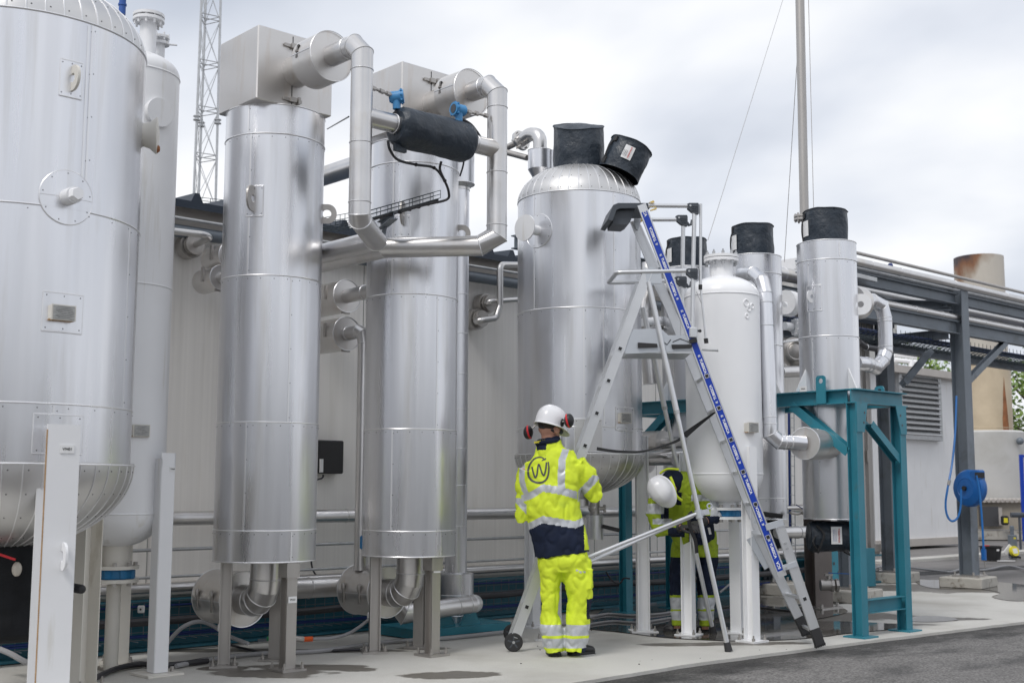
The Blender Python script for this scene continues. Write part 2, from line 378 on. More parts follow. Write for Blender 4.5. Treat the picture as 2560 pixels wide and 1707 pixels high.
pm('tan_steel',(.50,.41,.29),.5,.15,var=.10,vs=.8,col2=(.60,.50,.36),c2=(.4,.65),c2s=.9)
pm('tan_pale',(.52,.48,.42),.5,.15,var=.07,vs=.9,stretch=(2,2,.3))
pm('scorched',(.05,.05,.075),.5,.3,var=.3,vs=2,col2=(.22,.10,.05),c2=(.45,.6),c2s=2)
def soot(mat,zt,left):
    t=mat.node_tree; L=t.links.new; b=t.nodes['Principled BSDF']; M2=lambda *a:wmath(*a,nt_=t)
    tc=N(t,'ShaderNodeTexCoord'); sp=N(t,'ShaderNodeSeparateXYZ'); L(tc.outputs['Object'],sp.inputs[0])
    mp=N(t,'ShaderNodeMapping'); mp.inputs['Scale'].default_value=(1,1,.45); L(tc.outputs['Object'],mp.inputs[0])
    n1=N(t,'ShaderNodeTexNoise'); n1.inputs['Scale'].default_value=2.2; n1.inputs['Detail'].default_value=5; L(mp.outputs[0],n1.inputs['Vector'])
    side=M2('MULTIPLY_ADD',sp.outputs[0],left.x,M2('MULTIPLY',sp.outputs[1],left.y))
    f=M2('ADD',M2('ADD',M2('MULTIPLY_ADD',sp.outputs[2],1/1.6,-(zt-.25)/1.6),M2('MULTIPLY',side,.75)),M2('MULTIPLY_ADD',n1.outputs['Fac'],1.0,-.5))
    rp=N(t,'ShaderNodeValToRGB'); e=rp.color_ramp.elements; e[0].position=.0; e[0].color=(1,1,1,1); e[1].position=.62; e[1].color=(.10,.09,.13,1)
    for p,c in((.22,(.62,.50,.42,1)),(.36,(.45,.22,.12,1)),(.50,(.13,.10,.12,1))): q=rp.color_ramp.elements.new(p); q.color=c
    L(f,rp.inputs[0]); old=b.inputs['Base Color'].links[0].from_socket; vs=N(t,'ShaderNodeVectorMath',operation='MULTIPLY'); L(old,vs.inputs[0]); L(rp.outputs[0],vs.inputs[1]); L(vs.outputs[0],b.inputs['Base Color'])
pm('rust',(.27,.11,.045),.85,0,var=.3,vs=4)
pm('tank_white',(.54,.535,.52),.6,0,var=.05,vs=.8,col2=(.44,.43,.40),c2=(.5,.75),c2s=1)
pm('tank_base',(.30,.27,.225),.8,0,var=.15,vs=1.5)
pm('hivis',(.68,.82,.045),.68,0,var=.12,vs=7,col2=(.50,.66,.06),c2=(.56,.8),c2s=5,spec=.3,bump=.004,bs=16)
pm('hivis_shaded_dirty',(.33,.44,.025),.65,0,var=.20,vs=9,col2=(.16,.20,.02),c2=(.52,.75),c2s=9,spec=.3,bump=.006,bs=18)  # hivis darkened for the shade under the white vessel, with dirt blotches
pm('reflective',(.52,.54,.57),.40,.15,var=.05,vs=14,bump=.002,bs=25)
pm('navy_cloth',(.008,.014,.035),.8,0,var=.2,vs=12,bump=.003,bs=25,spec=.3)
pm('logo_grey',(.085,.09,.085),.6)
pm('skin',(.50,.26,.18),.5,0,var=.08,vs=20)
pm('hair',(.03,.022,.016),.7)
pm('helmet',(.84,.84,.86),.3,0,spec=.5,coat=.2)
pm('leaf',(.10,.17,.035),.6,0,var=.35,vs=1.3)
pm('leaf_light',(.20,.30,.06),.6,0,var=.3,vs=1.3)
pm('bark',(.10,.08,.06),.9,0,var=.2,vs=5)
pm('steel_brown',(.17,.15,.14),.5,.3,var=.12,vs=3)
pm('mesh_dark',(.03,.045,.055),.7)
pm('bag_black',(.012,.013,.015),.75,0,var=.2,vs=6,bump=.012,bs=7,spec=.2)
pm('added_foliage',(.03,.045,.02),.9,0,var=.4,vs=.3)  # colour of the unseen tree belt added for reflections
# ============================================================ SETTING
def sheet(name,poly,z,mat,label=None,kind='structure',cat=None,th=0):
    m=MB()
    if th: m.prism(poly,(0,0,z-th/2),(1,0,0),(0,1,0),th)
    else: m.add([(x,y,z) for x,y in poly],[tuple(range(len(poly)))])
    return m.build(name,mat,label=label,kind=kind,smooth=False,off=(0,0,0))
sheet('ground',[(-300,-300),(500,-300),(500,400),(-300,400)],-.024,'asphalt',label='grey worn asphalt yard in the foreground')
front=[(-8,5.92),(5.95,5.93),(7.4,5.97),(9.5,5.85),(12,5.66),(16.5,5.3)]
def jag(pts,n,a,seed=0):
    out=[]
    for i in range(len(pts)-1):
        p,q=V((*pts[i],0)),V((*pts[i+1],0)); L=(q-p).length; k=max(1,int(L/n))
        for j in range(k):
            c=p.lerp(q,j/k); out.append((c.x,c.y+a*mnoise.noise(V((c.x*3,seed,0)))+a*.5*mnoise.noise(V((c.x*11,seed,3)))))
    out.append(pts[-1]); return out
fr=jag(front,.08,.012)
sheet('concrete_slab',fr+[(16.5,14),(-8,14)],0,'concrete',th=.06,label='pale concrete slab under the vessels with stained patches')
sheet('yard',[(16.55,5.3),(60,3),(60,40),(16.55,40)],-.018,'old_asphalt',label='pale old asphalt yard beyond the slab')
sheet('yard_kerb',[(19.5,11.6),(34,11.6),(34,12.0),(19.5,12.0)],.03,'concrete',th=.09,label='pale kerb strip across the far yard')
sheet('road_patch',[(16.6,9.9),(30,8.2),(30,8.6),(16.6,10.4)],-.013,'asphalt_edge',label='dark asphalt repair strip in the far yard')
def blob(c,rx,ry,rot,seed,n=90,a=.28):
    out=[]
    for k in range(n):
        t=2*math.pi*k/n; r=1+a*mnoise.noise(V((math.cos(t)*1.3+seed,math.sin(t)*1.3,seed)))+.5*a*mnoise.noise(V((math.cos(t)*3.5+seed,math.sin(t)*3.5,seed+4)))
        x,y=rx*r*math.cos(t),ry*r*math.sin(t); out.append((c[0]+x*math.cos(rot)-y*math.sin(rot),c[1]+x*math.sin(rot)+y*math.cos(rot)))
    return out
def gp(pts): return [(G(x,y).x,G(x,y).y) for x,y in pts]
def smoothpoly(pts,n=5):
    p=[V((*q,0)) for q in pts]; k=len(p); out=[]
    for i in range(k):
        a,b,c,d=p[i-1],p[i],p[(i+1)%k],p[(i+2)%k]
        for j in range(n):
            t=j/n; q=.5*((2*b)+(c-a)*t+(2*a-5*b+4*c-d)*t*t+(3*b-a-3*c+d)*t**3); out.append((q.x,q.y))
    return out
WET='wet_concrete'
sheet('puddle',smoothpoly(gp([(1460,1570),(1480,1556),(1500,1530),(1560,1505),(1680,1500),(1850,1492),(1990,1500),(2060,1508),(2120,1528),(2060,1545),(2020,1552),(2100,1554),(2160,1556),(2250,1562),(2240,1572),(2110,1585),(2060,1592),(1960,1600),(1850,1603),(1760,1600),(1660,1594),(1560,1582)]),4),.008,'puddle',label='wide dark puddle on the slab under the vessels')
sheet('puddle',smoothpoly(gp([(2250,1548),(2300,1540),(2360,1541),(2395,1549),(2350,1554),(2290,1554)])),.005,'puddle',label='small puddle beyond the teal frame leg')
sheet('puddle',smoothpoly(gp([(2290,1452),(2380,1450),(2460,1452),(2560,1462),(2620,1478),(2600,1498),(2530,1502),(2480,1492),(2500,1482),(2440,1472),(2330,1470)])),.006,'puddle',label='puddle round the concrete plinth of the rack post')
sheet('puddle',smoothpoly(gp([(2060,1500),(2110,1490),(2190,1488),(2200,1496),(2140,1504),(2080,1510)])),.005,'puddle',label='thin puddle behind the teal frame')

# ------------------------------------------------------------ main building
bd=thing('equipment_building','long pale grey panel building with dark corrugated roof behind the vessels','building',(5,9.4,0))
m=MB(); m.box((4.8,11.6,2.06),(21.6,4.4,3.2)); wl=m.build('wall','wall_panel',bd,smooth=False)
m=MB()
x=-5.9
while x<15.5:
    m.box((x,9.3985,2.06),(.006,.004,3.19)); x+=1.05
for k in range(60):
    pass
m.build('panel_joint','wall_joint',wl,smooth=False)
m=MB(); m.box((4.8,9.37,.475),(21.7,.05,.10)); m.box((4.8,9.385,.40),(21.7,.03,.05)); m.build('flashing','flashing',bd,smooth=False)
m=MB(); m.box((4.8,11.5,.20),(21.3,4.3,.40)); m.box((4.8,9.30,.385),(21.3,.16,.022)); m.box((4.8,9.30,.02),(21.3,.16,.022))
m.build('base_frame','teal_skid',bd,smooth=False)
m=MB(); m.box((4.8,9.375,3.56),(21.7,.05,.20)); m.build('fascia','flashing',bd,smooth=False)
# corrugated roof
m=MB(); pr=[]; x=-6.1
while x<15.9:
    pr+=[(x,0),(x+.09,.0),(x+.125,.075),(x+.165,.075),(x+.20,0)]; x+=.30
rows=[]
for Y,Zz in((9.22,3.675),(9.225,3.655),(13.9,3.90)): rows.append([(px,Y,Zz+(pz if Zz!=3.655 else -.05)) for px,pz in pr])
rows=[[(px,9.22,3.615) for px,pz in pr],[(px,9.22,3.68+pz) for px,pz in pr],[(px,13.9,3.93+pz) for px,pz in pr]]
vs=[p for r in rows for p in r]; n=len(pr)
m.add(vs,[(a*n+i,a*n+i+1,(a+1)*n+i+1,(a+1)*n+i) for a in range(2) for i in range(n-1)])
m.build('roof','roof_sheet',bd,smooth=False)
m=MB()
P=[YP(436,572,9.25),YP(570,578,9.25)]
m.tube([(-6,9.27,3.42),(15.4,9.27,3.42)],.055,16); 
for k in range(12): m.torus((-4.2+k*1.7,9.27,3.42),(1,0,0),.056,.006,20)
gt=m.build('gutter_pipe','steel_grey',bd)
m=MB(); m.tube([(-6,9.22,3.52),(15.4,9.22,3.52)],.014,8); m.build('rail','galvanised',bd)
# door posts at the building's right end
for px_,w_ in((2152,10),(2170,10)):
    P=YP(px_+5,1300,9.33); m=MB(); m.box((P.x,9.33,1.95),(.09,.06,3.1)); m.build('door_frame','stainless',bd,smooth=False)
P=YP(2163,1300,9.36); m=MB(); m.box((P.x,9.365,1.95),(.10,.02,3.0)); m.build('door','bright_white',bd,smooth=False)
m=MB(); m.box((P.x,9.31,1.75),(.03,.05,.16)); m.box((P.x-.12,9.31,1.5),(.10,.03,.02)); m.build('door_handle','stainless',bd,smooth=False)

# ------------------------------------------------------------ wall side services
def run(name,pts,r,mat,label,cat='pipe',group=None,bands=(),seg=16,clamps=0,fil=0):
    m=MB(); pts=[V(p) for p in pts]; pp=fillet(pts,fil) if fil else pts
    m.tube(pp,r,seg); d=(pts[-1]-pts[0]).normalized()
    for t in bands: m.torus(pts[0].lerp(pts[-1],t),d,r+.001,.004,seg*2,5)
    t=thing(name,label,cat,pts[0],group); m.build('pipe_body',mat,t)
    return t
t=run('wall_pipe',[(-4,9.16,1.05),(14.2,9.16,1.04)],.058,'pipe_cladding','long horizontal silver pipe running low along the grey wall',bands=[.44,.475,.53,.57,.62,.7,.75,.8])
m=MB()
for x in(5.6,7.3,9.0,10.6,12.2):
    m.box((x,9.27,.75),(.035,.035,.75)); m.box((x,9.27,.0125+.0),(.12,.12,.025))
m.build('strut_post','steel_grey',t,smooth=False)
def small(zc,r,lab,mat='galvanised'):
    t=run('wall_conduit',[(-4,9.17,zc),(14.5,9.17,zc)],r,mat,lab,cat='conduit')
    m=MB()
    for x in(5.57,7.27,8.9,10.45,12.17): m.torus((x,9.17,zc),(1,0,0),r+.008,.007,14,5); m.box((x,9.17,zc+r+.02),(.02,.02,.03))
    m.build('clamp','rubber',t)
small(.80,.014,'thin grey conduit running along the wall, upper of the three')
small(.50,.038,'thick pale pipe just above the teal base of the building','pipe_cladding')
small(.585,.012,'thin conduit right above the thick pale pipe on the wall')
m=MB(); m.tube(catmull([(-4,9.12,.27),(2,9.12,.26),(5,9.12,.245),(6,9.12,.235),(7.2,9.12,.27),(8.2,9.12,.25),(9.6,9.12,.28),(11,9.12,.25),(13.5,9.12,.27)],6),.032,10)
tag(m.build('black_hose','dark_cable',off=(5,9.1,.2)),'thick black hose lying in the wire tray along the teal base','hose')
# wire tray with cables
m=MB(); X0,X1=-2.0,13.0
for z in(.10,.16,.22,.28,.34,.39): m.bar((X0,9.205,z),(X1,9.205,z),.005,.005)
x=X0
while x<X1: m.bar((x,9.205,.10),(x,9.205,.39),.005,.005,(1,0,0)); x+=.10
for z in(.10,):
    x=X0
    while x<X1: m.bar((x,9.205,z),(x,9.08,z),.005,.005); x+=.10
t=thing('cable_tray','wire mesh cable tray along the foot of the grey building','cable tray',(5,9.2,.1)); m.build('wire_mesh','steel_grey',t,smooth=False)
m=MB()
for z,y in((.36,9.19),(.13,9.16),(.145,9.15)):
    m.tube([(X0+i*.5,y,z+.006*math.sin(i*1.7+z*50)) for i in range(int((X1-X0)*2)+1)],.008,6)
tag(m.build('tray_cable','blue_cable',off=(5,9.18,.13)),'bundle of blue cables clipped along the wire tray','cables')
zb_=YP(822,1142,9.33).z; m=MB(); m.box((YP(822,1142,9.33).x,9.335,zb_),(.27,.10,.30),bev=.01)
t=thing('black_cabinet','flat black cabinet on the wall between the two steel towers','cabinet',(YP(825,1140,9.33).x,9.33,1.5)); m.build('housing','black_plastic',t)
X=t.location.x; m=MB(); m.box((X-.125,9.28,zb_-.08),(.03,.02,.12)); m.build('label_strip','label_white',t,smooth=False)
m=MB(); m.tube(catmull([(X-.09,9.3,zb_-.16),(X-.10,9.3,zb_-.19),(X-.19,9.3,zb_-.24),(X-.2,9.3,1.1),(X-.2,9.3,.8),(X-.2,9.28,.6),(X-.13,9.27,.5),(X-.02,9.22,.44)]),.008,8); m.build('cable','dark_cable',t)

# ------------------------------------------------------------ louvre building
lb=thing('louvre_building','white flat building with a large louvre vent at the right','building',(22,14.1,0))
hL=ZP((27.1,14.1),948,2390)
m=MB(); m.box((21.9,16.1,hL/2+.08),(10.4,4,hL-.2)); m.build('wall','tank_white' if 0 else 'white_paint',lb,smooth=False)
m=MB(); m.box((21.9,16.0,hL+.04),(10.6,4.3,.16)); m.build('roof','flashing',lb,smooth=False)
m=MB(); m.box((21.9,14.06,.13),(10.5,.1,.16)); m.build('plinth','flashing',lb,smooth=False)
a=YP(2245,1090,14.08); b=YP(2343,948,14.08)
a2=YP(2343,1092,14.08); z0=ZP((a2.x,14.08),1092,2343); z1=ZP((b.x,14.08),949,2343); x0,x1=a.x,a2.x
m=MB(); n=11; fr_=MB()
for k in range(n):
    z=z0+(z1-z0)*(k+.5)/n; h=(z1-z0)/n
    m.bar((x0,14.02,z),(x1,14.02,z),.09,.02,(0,-.6,.8)) if 0 else m.box(((x0+x1)/2,14.0,z),(x1-x0,.13,.03),zd=(0,-.75,.66))
vent=m.build('louvre_slat','galvanised',lb,smooth=False)
for q in((x0,(z0+z1)/2,.12,z1-z0+.2),(x1,(z0+z1)/2,.12,z1-z0+.2)): fr_.box((q[0],14.02,q[1]),(q[2],.1,q[3]))
for z in(z0-.04,z1+.04): fr_.box(((x0+x1)/2,14.02,z),(x1-x0-.12,.1,.1))
fr_.build('vent_frame','galvanised',lb,smooth=False)
m=MB(); m.box(((x0+x1)/2,14.09,(z0+z1)/2),(x1-x0,.01,z1-z0)); m.build('vent_backing','steel_grey',lb,smooth=False)
# ------------------------------------------------------------ chimney, tank
def pxr(n,D): return n*D/F
C1=DP(2463,700,35); cxy=(DP(2470,1200,35).x,DP(2470,1200,35).y)
t=thing('chimney','tall tan steel flue stack with scorched and rusted rim','chimney',(cxy[0],cxy[1],0))
zt=ZP(cxy,645,2463); zb=ZP(cxy,915,2470)
m=MB(); m.lathe((cxy[0],cxy[1],0),(0,0,1),[(pxr(64,35),zb),(pxr(60,35),zb+.01),(pxr(60,35),zt),(pxr(57,35),zt+.01),(pxr(57,35),zt-2)],64,(0,0)); m.build('upper_shell','tan_pale',t)
m=MB(); m.lathe((cxy[0],cxy[1],0),(0,0,1),[(pxr(64,35),.5),(pxr(64,35),zb)],64,(1,1)); m.torus((cxy[0],cxy[1],zb),(0,0,1),pxr(64,35),.03,64); m.torus((cxy[0],cxy[1],zb-1.8),(0,0,1),pxr(64,35),.012,64); m.build('lower_shell','tan_steel',t)
soot(MT['tan_pale'],zt,-rt)
def shellpatch(name,c,R,a0,a1,fz0,fz1,mat,parent,n=40,lift=.004):
    m=MB(); lo=[];hi=[]
    for k in range(n+1):
        a=a0+(a1-a0)*k/n; d=V((math.cos(a),math.sin(a),0))*(R+lift); lo.append(V((c[0],c[1],fz0(k/n)))+d); hi.append(V((c[0],c[1],fz1(k/n)))+d)
    m.add(lo+hi,[(i,i+1,n+2+i,n+1+i) for i in range(n)]); return m.build(name,mat,parent)
base=math.atan2(-cxy[1],-cxy[0])
shellpatch('rust_streak',cxy,pxr(64,35),base+R_(38),base+R_(56),lambda t:2.9,lambda t:zb-2.9*(.12+.9*abs(t-.45))-.15*mnoise.noise(V((t*6,0,0))),'rust',t,16)
for k in range(1):pass
t=thing('storage_tank','wide low white tank standing at the foot of the tan flue stack','tank',(cxy[0]-.6,cxy[1]-.5,0))
cc=(DP(2474,1200,33.5).x,DP(2474,1200,33.5).y); R0=pxr(86,33.5)
m=MB(); m.lathe((cc[0],cc[1],0),(0,0,1),[(R0,1.0),(R0,ZP(cc,1078,2478)-.05),(R0-.06,ZP(cc,1078,2478)),(0.05,ZP(cc,1078,2478)+.02)],64); m.build('shell','tank_white',t)
q=DP(2550,1102,33.5-R0); m=MB(); m.ball(q,.10,(1,1,1)); m.build('porthole','steel_grey',t)
t2=thing('tank_enclosure','weathered concrete enclosure wall with sheet capping below the white tank','wall',(cc[0],cc[1],0))
p0=DP(2400,1300,32.6); 
m=MB(); xd=(rt.x,rt.y,0); c=DP(2520,1290,32.2); c.z=.62; m.box(c,(3.6,.3,.72),xd); w_=m.build('wall','tank_base',t2,smooth=False)
m=MB()
for k in range(30): m.cyl(c+V(xd)*(-1.8+k*.12)+V((0,0,.38))-hd*.3,c+V(xd)*(-1.8+k*.12)+V((0,0,.40))+hd*.2,.05,seg=8)
m.box(c+V((0,0,.36)),(3.7,.5,.05),xd); m.build('capping','flashing',t2)
m=MB(); m.box(c+V((-.45,0,-.02))*1-hd*.16+V(xd)*(-.35),(.5,.03,.5),xd); m.build('vent_opening','rivet',t2,smooth=False)
m=MB(); m.box(c-hd*.19+V(xd)*(-.40)+V((0,0,-.02)),(.34,.03,.46),xd); m.build('door','flashing',t2,smooth=False)
m=MB(); m.box(c-hd*.12+V((0,0,-.50)),(4.2,.7,.22),xd); m.build('footing','plinth_concrete',t2,smooth=False)
# gas meter box, standpipe
p=DP(2512,1300,31.5); t=thing('meter_box','small black meter with a yellow label on the enclosure wall','meter',p); m=MB(); m.box(p,(.18,.12,.24),xd,bev=.03); m.build('housing','black_plastic',t)
m=MB(); m.box(p-hd*.065,(.10,.01,.12),xd); m.build('sticker','yellow',t,smooth=False)
g=G(2533,1395); t=thing('pump_unit','grey standing pump cabinet beside the black bucket','pump',g); D=g.dot(hd)
m=MB(); m.box(g+V((0,0,.22)),(.13,.13,.44),xd,bev=.01); m.cyl(g+V((0,0,.44)),g+V((0,0,.54)),.035,seg=12); m.box(g+V((0,0,.57)),(.07,.07,.08),xd,bev=.01); m.build('housing','steel_grey',t)
m=MB(); m.box(g+V((.0,0,.38))-hd*.067+V(xd)*.02,(.04,.004,.03),xd); m.build('sticker','yellow',t,smooth=False)
g2=G(2552,1375); m=MB(); m.cyl(g2,g2+V((0,0,.75)),.025,seg=10); m.tube([g2+V((0,0,.75))-V(xd)*.18,g2+V((0,0,.75))+V(xd)*.5],.055,12)
tag(m.build('stand','grey_plastic',off=g2),'dark padded bar stand behind the grey pump cabinet','stand')
# bucket etc
g=G(2478,1399); t=thing('tub','black plastic tub with a flared rim on the far asphalt','bucket',g); m=MB(); k_=21.9/F
m.lathe(g,(0,0,1),[(22*k_,0),(27*k_,.235),(30*k_,.24),(30*k_,.255),(26*k_,.255),(21*k_,.02)],32,(1,1)); m.build('body','black_plastic',t)
m=MB(); m.box(g+V((0,0,.19))-hd*(25*k_)+V(xd)*.06,(.05,.01,.035),xd); m.build('label_sticker','label_white',t,smooth=False)
m=MB(); m.box(g+V((0,0,.262))-V(xd)*.08,(.10,.03,.015),xd); m.box(g+V((0,0,.262))-V(xd)*.12,(.03,.09,.02),xd); tag(m.build('tool','red_plastic',off=g+V((0,0,.25))),'small red hand tool lying on the tub rim','tool')
g=G(2536,1396); 
def disc_thing(): 
    t=thing('tape_reel','yellow round reel with a white face leaning beside the tub','reel',g); c=g+V((0,0,.14)); ax=(-hd*.85+rt*.35+up*.25).normalized()
    m=MB(); m.cyl(c-ax*.03,c+ax*.03,.095,seg=32); m.build('disc','yellow',t)
    m=MB(); x,y=perp(ax,(0,0,1)); m.prism([(-.06,-.045),(.05,-.05),(.06,.04),(-.05,.05)],c+ax*.033,y,x,.004); m.build('face_label','label_white',t,smooth=False)
    m=MB(); m.bar(c-V(xd)*.14-V((0,0,.03))-ax*.05,c-V(xd)*.02+V((0,0,.12))-ax*.05,.08,.03,ax); m.build('handle','label_white',t,smooth=False)
    m=MB(); m.bar(c-V(xd)*.10-V((0,0,.06)),g+V(xd)*.12+V((0,0,.02)),.03,.04); m.build('foot','black_plastic',t,smooth=False)
disc_thing()
m=MB(); o=G(2512,1402); m.prism([(-.16,-.05),(.15,-.06),(.2,.02),(.05,.06),(-.1,.05)],o+V((0,0,.006)),rt,hd,.012); tag(m.build('plastic_sheet','label_white',smooth=False,off=o),'crumpled white plastic sheet lying flat beside the tub','sheet')
# blue gate frame at right edge
g=G(2562,1352); t=thing('steel_gate','blue perforated steel gate post at the right edge','gate',g); D=g.dot(hd); hh=ZP(g,1136,2553)
m=MB(); m.bar(g+V((0,0,0)),g+V((0,0,hh)),.09,.05,hd); m.bar(g+V((0,0,hh-.04))+rt*.045,g+V((0,0,hh-.04))+rt*.9,.05,.06,up); m.bar(g+rt*.95,g+rt*.95+V((0,0,hh)),.09,.05,hd); m.build('post','ladder_blue',t,smooth=False)
# roof railing behind louvre building
o=DP(2262,915,30); t=thing('roof_rail','white pipe railing above the louvre building','railing',o)
m=MB()
for z,l in((888,0),(901,0)):
    a=DP(2236,z-2,30); b=DP(2292,z+4,30); m.tube([a,b],.06,8)
for p in(2278,2302): a=DP(p,899,30); b=DP(p,945,30); m.tube([a,b],.07,8)
m.build('rail','bright_white',t)
# far white building behind vessels
o=DP(1985,700,45); t=thing('far_building','pale flat roofed building far behind the vessels','building',(o.x,o.y,0)); zt_=ZP(o,672,1985)
m=MB(); m.box((o.x+2,o.y+2,zt_/2-.2),(7,6,zt_-.4)); m.build('wall','tank_white',t,smooth=False); m=MB(); m.box((o.x+2,o.y+2,zt_-.2),(7.6,6.6,.4)); m.build('roof','white_paint',t,smooth=False)
# ------------------------------------------------------------ unseen halls and trees added behind the camera to darken the cladding reflections
def hall(c,wd,dp,h,mat,lab):
    t=thing('added_hall',lab,'building',(c.x,c.y,0)); m=MB(); m.box((c.x,c.y,h/2),(wd,dp,h),rt); m.build('wall',mat,t,smooth=False); m=MB(); m.box((c.x,c.y,h+.15),(wd+.6,dp+.6,.3),rt); m.build('roof','roof_sheet',t,smooth=False)
    m=MB()
    for k in(-.3,0,.3): m.box(V((c.x,c.y,1.7))+rt*(wd*k)+hd*(dp/2+.02),(wd*.12,.06,3.4),rt)
    m.build('gate','steel_grey',t,smooth=False)
hall(-hd*30-rt*19,13,8,4.2,'steel_grey','unseen long grey hall added behind the viewer for reflections')
hall(-hd*34+rt*10,8,8,5.5,'tank_base','unseen brown block added behind the viewer for reflections')
hall(-hd*26+rt*35,14,8,4.5,'roof_sheet','unseen dark hall added behind the viewer, to the right, for reflections')
random.seed(5); m=MB()
for k in range(60):
    a=math.pi*(.62+.76*k/60); d=hd*math.cos(a)+rt*math.sin(a); m.ball(d*70+V((0,0,1)),random.uniform(3,5),(1,1,1.1),10,7)
m.build('added_woodland','added_foliage',kind='stuff',label='unseen dark belt of trees added behind the viewer for reflections',off=(0,0,0))  # out of view, put in as a dark band for the metal to reflect
# ------------------------------------------------------------ trees
def tree(px_,ytop,D,wm,label,seed,dens=1500,species='leaf_light'):
    random.seed(seed); b=DP(px_,1225,D); b.z=0; H=ZP(b,ytop,px_); t=thing('tree',label,'tree',b,'trees beyond the plant yard')
    m=MB(); m.tube([b,b+V((.1,0,H*.35)),b+V((.05,.1,H*.85))],[.22,.16,.04],8)
    limbs=[]
    for k in range(12):
        a=random.random()*6.28; h=H*(.3+.5*random.random()); r=wm*.5*(.5+.5*random.random()); e=b+V((math.cos(a)*r,math.sin(a)*r,h+r*.6)); m.tube([b+V((0,0,h*.8)),(b+V((0,0,h*.8))).lerp(e,.5)+V((0,0,.2)),e],[.07,.05,.02],5); limbs.append(e)
    m.build('trunk','bark',t)
    cl=[]
    for e in limbs+[b+V((random.uniform(-.3,.3)*wm,random.uniform(-.3,.3)*wm,H*random.uniform(.35,.97))) for _ in range(26)]:
        cl.append((e,random.uniform(.35,.95)))
    for nm,mt,cnt in(('crown',species,dens),('foliage','leaf',dens//2)):
        m=MB()
        for _ in range(cnt):
            c,r=random.choice(cl); d=V((random.gauss(0,1),random.gauss(0,1),random.gauss(0,.8))); p=c+d*r*.55
            if p.z>H: continue
            s=random.uniform(.06,.15); x=V((random.uniform(-1,1),random.uniform(-1,1),random.uniform(-.6,.6))).normalized(); y,_=perp(x,(random.uniform(-1,1),random.uniform(-1,1),1))
            m.add([p-x*s,p+y*s*.5,p+x*s,p-y*s*.5],[(0,1,2,3)])
        m.build(nm,mt,t,smooth=False)
tree(2262,866,58,4.6,'light green tree showing above the louvre building, left one',3)
tree(2388,890,62,4.2,'small green tree beside the grey rack post',4)
tree(2600,850,50,5.5,'bright green tree at the right edge behind the flue stack',5,3000)
tree(2120,880,60,4,'light green tree hidden mostly behind the right silver tower',6)
# ------------------------------------------------------------ masts
def lattice():
    D=26; b=DP(482,1225,D); b.z=0
    t=thing('lattice_mast','slender galvanised lattice mast rising behind the roof at left','mast',b)
    cps=[]; zz0=0; zz1=ZP(b,-60,482)
    import itertools
    L0=DP(446,500,D)-DP(510,500,D)
    r0=.30; r1=.20
    H=zz1
    def corner(k,z):
        a=R_(200+120*k); r=.335-.09*(z/H); return V((b.x+r*math.cos(a),b.y+r*math.sin(a),z))
    for k in range(3):
        m=MB(); m.tube([corner(k,0),corner(k,H)],.028,8); m.build('leg','galvanised',t)
    m=MB(); n=12; hs=H/n
    for i in range(n):
        for k in range(3):
            a,b_=corner(k,i*hs),corner((k+1)%3,(i+1)*hs); c,d=corner((k+1)%3,i*hs),corner(k,(i+1)*hs)
            m.tube([a,b_],.007,5); m.tube([c,d],.007,5); m.tube([a,corner((k+1)%3,i*hs)],.010,5)
            m.tube([corner(k,i*hs+.10),corner((k+1)%3,i*hs+.10)],.010,5)
    m.build('bracing','galvanised',t)
    for z in(H*.24,H*.49,H*.735):
        for k in range(3): m=MB(); c=corner(k,z); m.cyl(c-V((0,0,.05)),c-V((0,0,.03)),.08,seg=10); m.cyl(c+V((0,0,.03)),c+V((0,0,.05)),.08,seg=10); m.cyl(c-V((0,0,.03)),c+V((0,0,.03)),.05,seg=8); m.build('joint_flange','galvanised',t)
lattice()
# vent mast on the right
D=13.6; pb=DP(2012,540,D); mb_=V((pb.x,pb.y,0)); t=thing('vent_mast','tall thin grey vent pipe with a bolted flange behind the right tower','mast',mb_)
a=DP(2011,545,D); b=DP(2011-13,-80,D); m=MB(); m.tube([a,b],.052,16); m.build('upper_pipe','stainless',t)
m=MB(); m.tube([V((a.x,a.y,2.2)),a],.030,12); m.build('lower_pipe','stainless',t)
m=MB()
for dz in(-.018,.018): m.cyl(a+V((-.03,.02,dz-.012)),a+V((-.03,.02,dz+.012)),.085,seg=24)
for k in range(6): q=a+V((.066*math.cos(k*1.05)-.03,.066*math.sin(k*1.05)+.02,0)); m.cyl(q-V((0,0,.05)),q+V((0,0,.05)),.011,seg=6)
m.build('flange','stainless',t)
def wire(name,pts,r,lab,mat='stainless'):
    m=MB(); m.tube(pts,r,5); tag(m.build(name,mat,off=pts[0]),lab,'guy wire')
wire('guy_wire',[DP(1961,-12,20),DP(1770,600,15)],.004,'leftmost guy wire slanting down the open sky')
wire('guy_wire',[DP(2003,-12,13.6),DP(1961,655,15)],.004,'guy wire running just left of the tall vent mast')
wire('guy_wire',[DP(2021,-12,13.6),DP(2034,520,13.2)],.004,'guy wire running just right of the tall vent mast')
wire('guy_wire',[DP(574,418,20),DP(543,592,11)],.005,'dark guy wire crossing the roof edge by the left steel tower','dark_cable')
wire('guy_wire',[DP(818,323,14),DP(872,292,10)],.007,'short dark stay between the left steel tower and its pipe','dark_cable')

random.seed(11); m=MB()
for k in range(45):
    x=random.uniform(1250,2500); y=random.uniform(1560,1660); g=G(x,y)
    if g.y<5.9: continue
    r=random.uniform(.002,.006); m.ball(g+V((0,0,r*.4)),r,(1,1.4,.7),6,4,X=(random.random(),random.random(),0))
m.build('grit','asphalt_edge',kind='stuff',label='scattered dark grit on the pale slab',off=(0,0,0))
